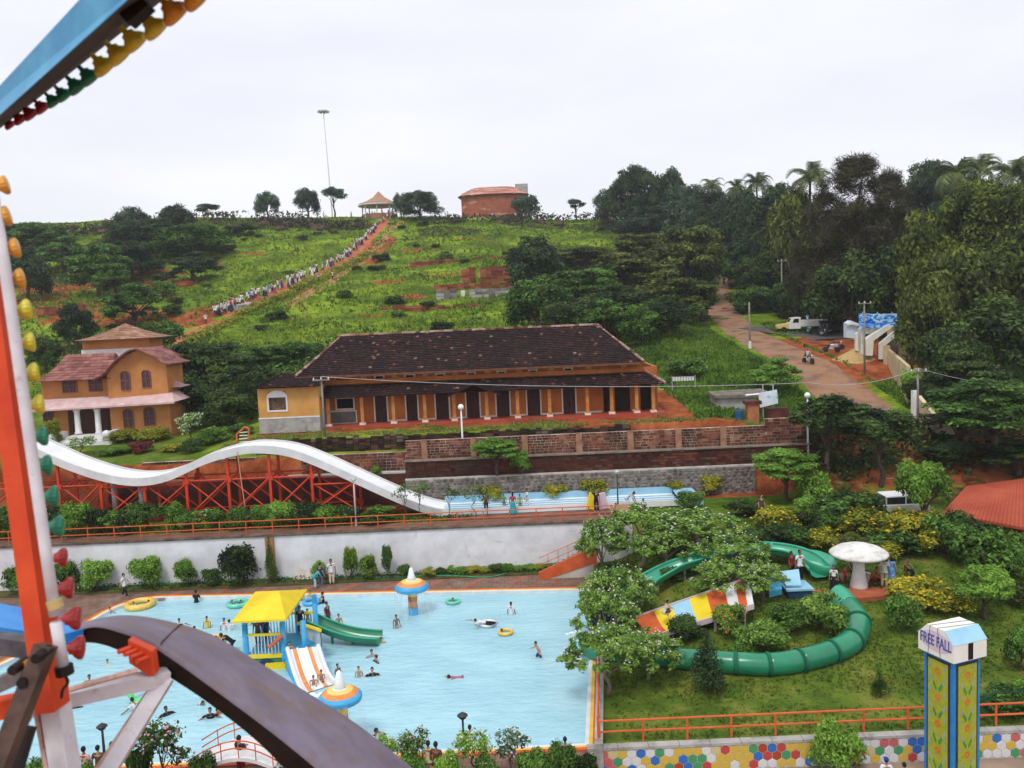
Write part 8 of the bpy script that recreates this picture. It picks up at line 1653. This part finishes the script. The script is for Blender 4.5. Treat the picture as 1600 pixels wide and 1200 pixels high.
def rick(px,py,label,rz):
    c=G(px,py,80);t=thing('auto_rickshaw',label,'auto rickshaw',tuple(c),rz=rz);BD=mat('rickshaw_black',(.012,.012,.014),(.03,.03,.032),rough=.5)if 'rickshaw_black' not in bpy.data.materials else bpy.data.materials['rickshaw_black']
    k=MB();k.prism([(-1.3,.35),(-1.2,.9),(-.9,1.0),(-.5,.45),(.2,.42),(.25,.95),(1.2,.95),(1.25,.35)],-.6,.6);k.build('body',BD,t,world=False,bevel=.04)
    k=MB();k.prism([(-.95,1.55),(-.7,1.72),(.9,1.75),(1.25,1.5),(1.25,.96),(1.2,.96),(1.15,1.45),(.85,1.64),(-.7,1.62)],-.62,.62);k.build('hood',BD,t,world=False,bevel=.03)
    k=MB();k.prism([(-1.15,.95),(-1.1,.95),(-.85,1.55),(-.9,1.56)],-.5,.5);k.build('windscreen',CGL,t,world=False)
    k=MB();k.b2((-1.24,-.61,.5),(1.26,.61,.62));k.build('yellow_stripe',TKY,t,world=False);wheel(t,(-1.05,0,.22),.22,.12)
    for y in (-.5,.5):wheel(t,(.8,y,.22),.22,.12)
rick(1290,524,'black auto rickshaw parked right of the white truck',R_(60));rick(1308,520,'second black auto rickshaw parked nearer the kiosk',R_(70))
def bike(px,py,label,rz,col,Y=None):
    c=G(px,py,62);t=thing('motorcycle',label,'motorcycle',tuple(c),rz=rz);cm=mat_obj('bike_paint',.35,.5,.1)if 'bike_paint' not in bpy.data.materials else bpy.data.materials['bike_paint']
    for y in (-.62,.62):wheel(t,(0,y,.3),.3,.1,'x')
    k=MB();k.smooth=True;k.ball((0,-.12,.78),(.15,.3,.14),10,6);o=k.build('fuel_tank',cm,t,world=False);o.color=(*col,1)
    k=MB();k.box((0,.35,.78),(.22,.62,.1));k.build('seat',DARKM,t,world=False,bevel=.03);k=MB();k.box((0,0,.48),(.22,.42,.3));k.build('engine',GALV,t,world=False,bevel=.03)
    k=MB();k.tube([(0,-.62,.3),(0,-.45,.95)],.035,6);k.build('fork',GALV,t,world=False);k=MB();k.tube([(-.34,-.36,1.0),(0,-.44,.98),(.34,-.36,1.0)],.02,6);k.build('handlebar',DARKM,t,world=False)
    k=MB();k.smooth=True;k.ball((0,-.56,.86),.09,8,6);k.build('headlight',WHITE,t,world=False);k=MB();k.tube([(.14,.1,.35),(.16,.75,.4)],.045,6);k.build('exhaust',GALV,t,world=False)
    return t
b1p=G(1263,569,62);bike(1263,569,'dark motorcycle ridden down the dirt road',R_(18),(.05,.05,.06));person(b1p+E(0,.15,.32),'sit',WH,('trousers',TN_),'rider in a white shirt on the motorcycle coming down the road',1.65,rz=R_(18),full=False);person(b1p+E(-.06,.55,.38),'sit',BRW,('trousers',BK),'passenger in brown behind the motorcycle rider',1.6,rz=R_(18),full=False)
bike(1299,551,'parked motorcycle with a white tank left of the sand heap',R_(60),(.6,.6,.6));bike(1306,547,'parked dark motorcycle beside the white tanked one',R_(70),(.03,.03,.04));bike(1263,523,'green scooter parked in front of the truck bed',R_(5),(.05,.45,.3));bike(1284,527,'dark motorcycle parked before the auto rickshaw',R_(20),(.04,.03,.03));bike(1103,443,'dark motorcycle with white panels parked at the bend of the road',R_(60),(.6,.6,.6))
# arched footbridge rail at the bottom
fb=thing('arched_footbridge','small white arched footbridge with thin red rails at the bottom edge','footbridge',tuple(PZ(365,1200,0)))
for dy,zz in ((0,0),(.0,.28),(1.5,0.02),(1.5,.3)):
    m=MB();m.smooth=True;m.tube([P(292+162*t,1198-33*math.sin(math.pi*t),28.9)+E(0,dy,zz-.1)for t in [i/14 for i in range(15)]],.025,6);m.build('rail',ORANGE,fb)
m=MB();pts=[P(292+162*t,1214-30*math.sin(math.pi*t),28.9)for t in [i/12 for i in range(13)]];
for p,q in zip(pts[:-1],pts[1:]):m.slab([p,q,q+E(0,1.6,0),p+E(0,1.6,0)],.14)
m.build('deck',WHITE,fb)
for i in (2,4,6,8,10):
    for dy in (0,1.5):m=MB();m.tube([pts[i]+E(0,dy,0),pts[i]+E(0,dy,.65)],.02,5);m.build('post',ORANGE,fb)
# ================================================================== the ride in front of the lens
RF=mat('worn_red_enamel',(.55,.045,.012),(.72,.085,.02),scale=9,rough=.45,bump=.15,bscale=60,bdist=.002);mixin(RF,(.3,.06,.03),40,.62,.75,amount=.6)
RWH=mat('worn_white_enamel',(.55,.52,.55),(.74,.72,.74),scale=12,rough=.5);mixin(RWH,(.3,.12,.05),22,.62,.75,amount=.8)
RUST=mat('rusty_white',(.4,.16,.08),(.6,.42,.36),(.5,.2,.1),scale=18,rough=.8)
TRK=mat('grey_lilac_track',(.15,.12,.165),(.24,.2,.26),scale=7,rough=.55,bump=.3,bscale=90,bdist=.002);mixin(TRK,(.2,.13,.09),6,.5,.68,amount=.75)
DKS=mat('near_black_steel',(.006,.004,.004),(.02,.013,.01),scale=14,rough=.6);DKB=mat('dark_beam_paint',(.03,.022,.02),(.09,.06,.06),scale=9,rough=.7)
BLT=mat('sky_blue_enamel',(.02,.2,.42),(.08,.36,.58),scale=8,rough=.4);BLR=mat('royal_blue_enamel',(.01,.2,.62),(.04,.32,.8),scale=10,rough=.35)
rd=thing('giant_wheel','red, white and blue steel ride frame strung with coloured bulb caps','fairground ride',(-1.2,2.4,16))
def loft(rows,m_,name,closed=True):
    """rows of cross-section points along a member"""
    n=len(rows[0]);m=MB();m.add([q for r in rows for q in r],[(i*n+k,i*n+(k+1)%n,(i+1)*n+(k+1)%n,(i+1)*n+k)for i in range(len(rows)-1)for k in range(n)]+[tuple(range(n))[::-1],tuple((len(rows)-1)*n+k for k in range(n))]);return m.build(name,m_,rd)
def boxbar(a,b,w_,d_,m_,name,up=(0,1,0)):
    a,b=Vector(a),Vector(b);t=(b-a).normalized();u=t.cross(Vector(up)).normalized()*w_/2;v=t.cross(u).normalized()*d_/2
    return loft([[p-u-v,p+u-v,p+u+v,p-u+v]for p in (a,b)],m_,name)
# post and light tube
boxbar(P(-7,440,2.25),P(83,1106,2.15),.05,.08,RF,'red_post')
m=MB();m.smooth=True;m.tube([P(-16,270,2.12),P(5,400,2.1),P(47,690,2.08),P(70,850,2.06),P(86,962,2.05)],[.013,.0135,.014,.014,.014],14);m.build('light_tube',RWH,rd)
m=MB();m.smooth=True;m.tube([P(87,972,2.05),P(99,1042,2.05)],.014,14);m.build('light_tube',RWH,rd)
m=MB();m.tube([P(84,938,2.05),P(88,950,2.05)],.019,12);m.build('tube_clip',mat('brass_clip',(.45,.3,.1),(.6,.45,.2),rough=.4),rd)
m=MB();m.tube([P(99,1040,2.05),P(102,1054,2.05)],.022,10);m.build('end_cap',DKS,rd)
m=MB();m.smooth=True;m.tube(cat([P(100,1052,2.06),P(106,1066,2.06),P(98,1078,2.08),P(96,1090,2.1)],4),.004,6);m.build('cable',DKS,rd)
capm={}
def cap_(p,d,r,col,deep=False):
    """fluted flower-shaped bulb cap opening along d"""
    key=col
    if key not in capm:capm[key]=mat('bulb_cap_%s'%col,*{'orange':((.62,.24,.02),(.78,.38,.05)),'yellow':((.58,.48,.02),(.72,.62,.06)),'green':((.01,.17,.09),(.02,.26,.14)),'red':((.3,.015,.015),(.42,.03,.025)),'wine':((.22,.01,.02),(.32,.02,.03))}[col],scale=30,rough=.3,spec=.5)
    d=Vector(d).normalized();q=Vector((0,0,1)).rotation_difference(d).to_matrix();m=MB();m.smooth=True;K=56
    prf_=[(.2,-1.15),(.24,-.7),(.5,-.6),(.55,-.35),(.78,-.15),(.98,.12),(1.0,.4),(.86,.55),(.6,.62),(.01,.66)];vs=[]
    for a,z in prf_:
        for k in range(K):an=2*math.pi*k/K;f=1+(.05*math.cos(14*an)*min(1,max(0,(z+.5))))*(a>.3);vs.append(Vector(p)+q@Vector((a*f*math.cos(an),a*f*math.sin(an),z))*r)
    m.add(vs,[(i*K+k,i*K+(k+1)%K,(i+1)*K+(k+1)%K,(i+1)*K+k)for i in range(len(prf_)-1)for k in range(K)]);o=m.build('bulb_cap',capm[key],rd);return o
side=(P(100,500,2.1)-P(60,506,2.11))
def prof(d,px,py,f=.8):r=ray(px,py).normalized();d=Vector(d).normalized();return d-r*(d.dot(r)*f)
for px,py,c,r in [(4,290,'orange',15),(6,338,'orange',16),(20,388,'orange',16),(28,435,'orange',16),(38,484,'yellow',17),(44,535,'yellow',16),(50,582,'yellow',16),(58,632,'yellow',16),(64,682,'green',16),(70,727,'green',17),(80,776,'green',18),(88,822,'green',18),(95,871,'red',16),(104,919,'red',18),(114,966,'red',20),(120,1012,'red',20)]:
    cap_(P(px,py,2.13),prof(side,px,py),r*.93*2.13/FPX,c)
# the beam across the top left corner, with its hanging caps
e1=[P(-90,232,2.5),P(200,-80,1.75)];e2=[P(-90,262,2.4),P(290,-80,1.62)];e3=[P(-90,272,2.75),P(350,-75,1.95)]
e4=[e1[i]+(e3[i]-e2[i])for i in (0,1)]
m=MB();m.add([e1[0],e2[0],e3[0],e4[0],e1[1],e2[1],e3[1],e4[1]],[(1,2,6,5),(2,3,7,6),(0,3,2,1),(4,5,6,7),(0,4,7,3)]);m.build('upper_beam',DKB,rd)  # beam body is near black, apart from the blue face
o_=(e1[0]-e2[0]).cross(e1[1]-e1[0]).normalized()*.002;
if o_.y>0:o_=-o_
m=MB();m.add([e1[0]+o_,e2[0]+o_,e2[1]+o_,e1[1]+o_,e1[0]+o_*.1,e2[0]+o_*.1,e2[1]+o_*.1,e1[1]+o_*.1],[(0,1,2,3),(0,4,5,1),(1,5,6,2),(2,6,7,3),(3,7,4,0)]);m.build('blue_face',BLT,rd)
m=MB();m.box(P(214,18,1.85),(.06,.04,.03),0,0,R_(-38));m.build('bracket',DKS,rd)
dn=P(112,160,2.0)-P(80,128,2.0)
for px,py,c,r,Y in [(14,194,'wine',9,2.45),(30,185,'wine',11,2.4),(46,177,'wine',12,2.35),(64,167,'wine',12,2.3),(82,157,'green',12,2.25),(98,147,'green',13,2.22),(118,134,'green',15,2.18),(138,119,'green',16,2.14),(160,102,'yellow',18,2.1),(183,84,'yellow',19,2.05),(208,62,'yellow',20,2.0),(240,42,'yellow',20,1.96),(270,17,'orange',22,1.92),(304,-8,'orange',24,1.88)]:
    cap_(P(px,py,Y),prof(dn,px,py),r*Y/FPX,c)
# the arching rim
Apx=[(96,1000),(116,984),(137,975),(165,968),(200,965),(250,971),(325,992),(400,1035),(480,1085),(555,1133),(630,1192),(700,1252)]
Bpx=[(96,1003),(116,988),(137,980),(155,979),(178,984),(225,1001),(276,1033),(330,1072),(398,1122),(455,1166),(505,1208),(570,1268)]
Cpx=[(97,1012),(112,1006),(137,1004),(155,1006),(178,1013),(225,1034),(268,1060),(325,1098),(392,1150),(440,1196),(478,1240),(540,1300)]
Ar=cat([P(a,b,2.95)for a,b in Apx],4);Br=cat([P(a,b,2.5)for a,b in Bpx],4);Cr=cat([P(a,b,2.52)for a,b in Cpx],4)
rows=[]
for a,b,c in zip(Ar,Br,Cr):rows.append([a,b,c,a+(c-b)])
m=MB();n=4;m.smooth=False;m.add([q for r in rows for q in r],[(i*n+k,i*n+(k+1)%n,(i+1)*n+(k+1)%n,(i+1)*n+k)for i in range(len(rows)-1)for k in (1,2,3)]+[(0,1,2,3)]);m.build('rim_web',DKS,rd)  # web and underside coloured darker than the rim top
m=MB();m.smooth=True;vs=[]
for r in rows:
    up=(r[0]-r[3]).normalized()*.012 if (r[0]-r[3]).length>1e-6 else E(0,0,.012)
    for t,hh in ((-.01,-.3),(0.0,.7),(.03,1),(.5,1.6),(.97,1),(1.0,.7),(1.01,-.3)):vs.append(r[1].lerp(r[0],t)+up*hh)
m.add(vs,[(i*7+k,(i+1)*7+k,(i+1)*7+k+1,i*7+k+1)for i in range(len(rows)-1)for k in range(6)]);m.build('rim_top',TRK,rd)
j=22;up=E(0,0,.0225);m=MB();m.tube([rows[j][1].lerp(rows[j][0],t)+up*(1.0 if .02<t<.98 else .5)-E(0,0,.004)for t in (0,.1,.3,.5,.7,.9,1)],.0022,5);m.build('weld_seam',DKS,rd)
# blue arm running off to the left
Ab=[P(-80,928,2.7),P(0,943,2.7),P(54,953,2.72),P(100,963,2.76),P(136,974,2.8)];Bb=[P(-80,976,2.4),P(0,980,2.4),P(57,989,2.42),P(96,992,2.44),P(130,983,2.5)]
m=MB();vs=[]
for a,b in zip(Ab,Bb):vs+=[a,b,b-E(0,0,.035),a-E(0,0,.035)]
m.add(vs,[(i*4+k,i*4+(k+1)%4,(i+1)*4+(k+1)%4,(i+1)*4+k)for i in range(4)for k in range(4)]);m.build('blue_arm',BLR,rd)
# bracket with bolts
q=[P(200,1000,2.44),P(238,1018,2.44),P(243,1053,2.44),(P(233,1057,2.44)),P(202,1036,2.44)]
m=MB();m.add(q+[v+E(0,.03,0)for v in q],[tuple(range(5)),tuple(range(9,4,-1))]+[(i,i+5,(i+1)%5+5,(i+1)%5)for i in range(5)]);bk_=m.build('bracket_plate',RF,rd)
for px,py in [(199,1016),(208,1020),(217,1025),(227,1031)]:
    m=MB();p=P(px,py,2.42);m.tube([p+E(0,.02,0),p-E(.016,.02,-.004)],.0085,6);m.build('bolt',RF,bk_)
boxbar(P(92,1093,2.3),P(262,1056,2.5),.042,.05,RWH,'cross_beam');m=MB();a,b=P(92,1082,2.27),P(215,1047,2.4);m.tube([a,b],.0085,6);m.build('rusty_angle',RUST,rd)
boxbar(P(260,1058,2.5),P(150,1235,2.3),.046,.05,RWH,'diagonal_strut');boxbar(P(247,1062,2.52),P(128,1240,2.33),.014,.07,RUST,'strut_edge')
boxbar(P(82,1068,2.2),P(108,1240,2.15),.052,.06,RWH,'lower_post');boxbar(P(62,1080,2.22),P(92,1240,2.17),.012,.07,RUST,'lower_post_edge')
boxbar(P(-20,1078,2.1),P(62,1040,2.0),.036,.04,mat('greasy_grey_steel',(.1,.09,.1),(.22,.2,.2),scale=20),'side_arm');boxbar(P(-8,1215,1.9),P(72,1008,2.0),.04,.05,mat('greasy_brown_steel',(.045,.025,.02),(.13,.075,.055),scale=16,rough=.6),'brake_lever')
boxbar(P(12,1230,2.0),P(40,1135,2.05),.04,.04,DKS,'dark_strut');boxbar(P(8,1176,2.1),P(48,1110,2.12),.022,.03,RWH,'short_strut');boxbar(P(-10,1108,2.16),P(72,1092,2.16),.05,.05,RF,'red_gusset');boxbar(P(18,1052,1.98),P(52,1028,1.98),.014,.02,mat('yellow_red_paint',(.6,.3,.03),(.6,.1,.03),scale=60),'painted_spring')
boxbar(P(-30,1002,2.3),P(60,1012,2.3),.05,.05,mat('shaded_steel',(.05,.05,.06),(.14,.13,.14),scale=20),'cross_tie')  # tie steel coloured darker, with shade painted in
for px,py in ((30,1040),(66,1022),(44,1060)):m=MB();p=P(px,py,1.97);m.tube([p+E(0,.03,0),p-E(0,.03,0)],.013,8);m.build('pivot_bolt',DKS,rd)
# ================================================================== thin damp haze over everything
hz_m=bpy.data.materials.new('haze');hz_m.use_nodes=True;n_=hz_m.node_tree;n_.nodes.clear();pv=n_.nodes.new('ShaderNodeVolumePrincipled');pv.inputs['Color'].default_value=(.93,.95,1,1);pv.inputs['Density'].default_value=.0003;pv.inputs['Anisotropy'].default_value=.2
ou=n_.nodes.new('ShaderNodeOutputMaterial');n_.links.new(pv.outputs[0],ou.inputs['Volume'])
m=MB();m.b2((-760,-90,-6),(760,1560,92));tag(m.build('haze',hz_m),'thin pale haze hanging over the whole hillside','haze',kind='stuff')
m=MB();rq_=random.Random(5)
for p in WK:
    for q in range(2):
        r1=rq_.uniform(.25,.4)+q*rq_.uniform(.25,.4);K=22;vs=[];ph=rq_.uniform(0,6)
        for k in range(K):a=2*math.pi*k/K;w_=.05+.045*math.sin(2*a+ph);rr1=r1*(1+.1*math.sin(3*a+ph));vs+=[(p.x+rr1*math.cos(a),p.y+rr1*math.sin(a),-.134+.001*q),(p.x+(rr1+w_)*math.cos(a),p.y+(rr1+w_)*math.sin(a),-.13+.001*q)]
        m.add(vs,[(2*k,2*((k+1)%K),2*((k+1)%K)+1,2*k+1)for k in range(K)])
tag(m.build('water_ripples',SPRAY),'broken pale ripples on the water round the bathers','ripples',kind='stuff')
# ---- small things among the garden trees and beside the long house
BNC=mat('beige_bench',(.42,.25,.16),(.55,.36,.25),scale=3)
for px,py,lb in ((978,858,'left'),(1024,852,'right')):
    c=G(px,py);t=thing('garden_bench','beige concrete bench under the white flowered trees, %s one of two'%lb,'bench',tuple(c));z=c.z
    for nm,a,b in (('seat',(-.9,-.2,.4),(.9,.25,.5)),('backrest',(-.9,.26,.4),(.9,.34,.9)),('leg',(-.8,-.15,-.2),(-.6,.2,.398)),('leg',(.6,-.15,-.2),(.8,.2,.398))):
        m=MB();m.b2(tuple(Vector(a)+c),tuple(Vector(b)+c));m.build(nm,BNC,t)
a,b=P(1050,589,74),P(1086,588,76);wl_=thing('washing_line','washing line hung with small white cloths right of the long house','washing line',(a.x,a.y,h1(a.x,a.y)))
for p in (a,b):m=MB();m.tube([(p.x,p.y,h1(p.x,p.y)-.2),(p.x,p.y,p.z+.1)],.04,6);m.build('post',GALV,wl_)
m=MB();m.tube([a,b],.012,4);m.build('line',GALV,wl_)
for k in range(8):p=a.lerp(b,(k+.6)/8.4);m=MB();m.box(p-E(0,0,.2),(.2,.02,.36));m.build('cloth',WHITE,wl_)
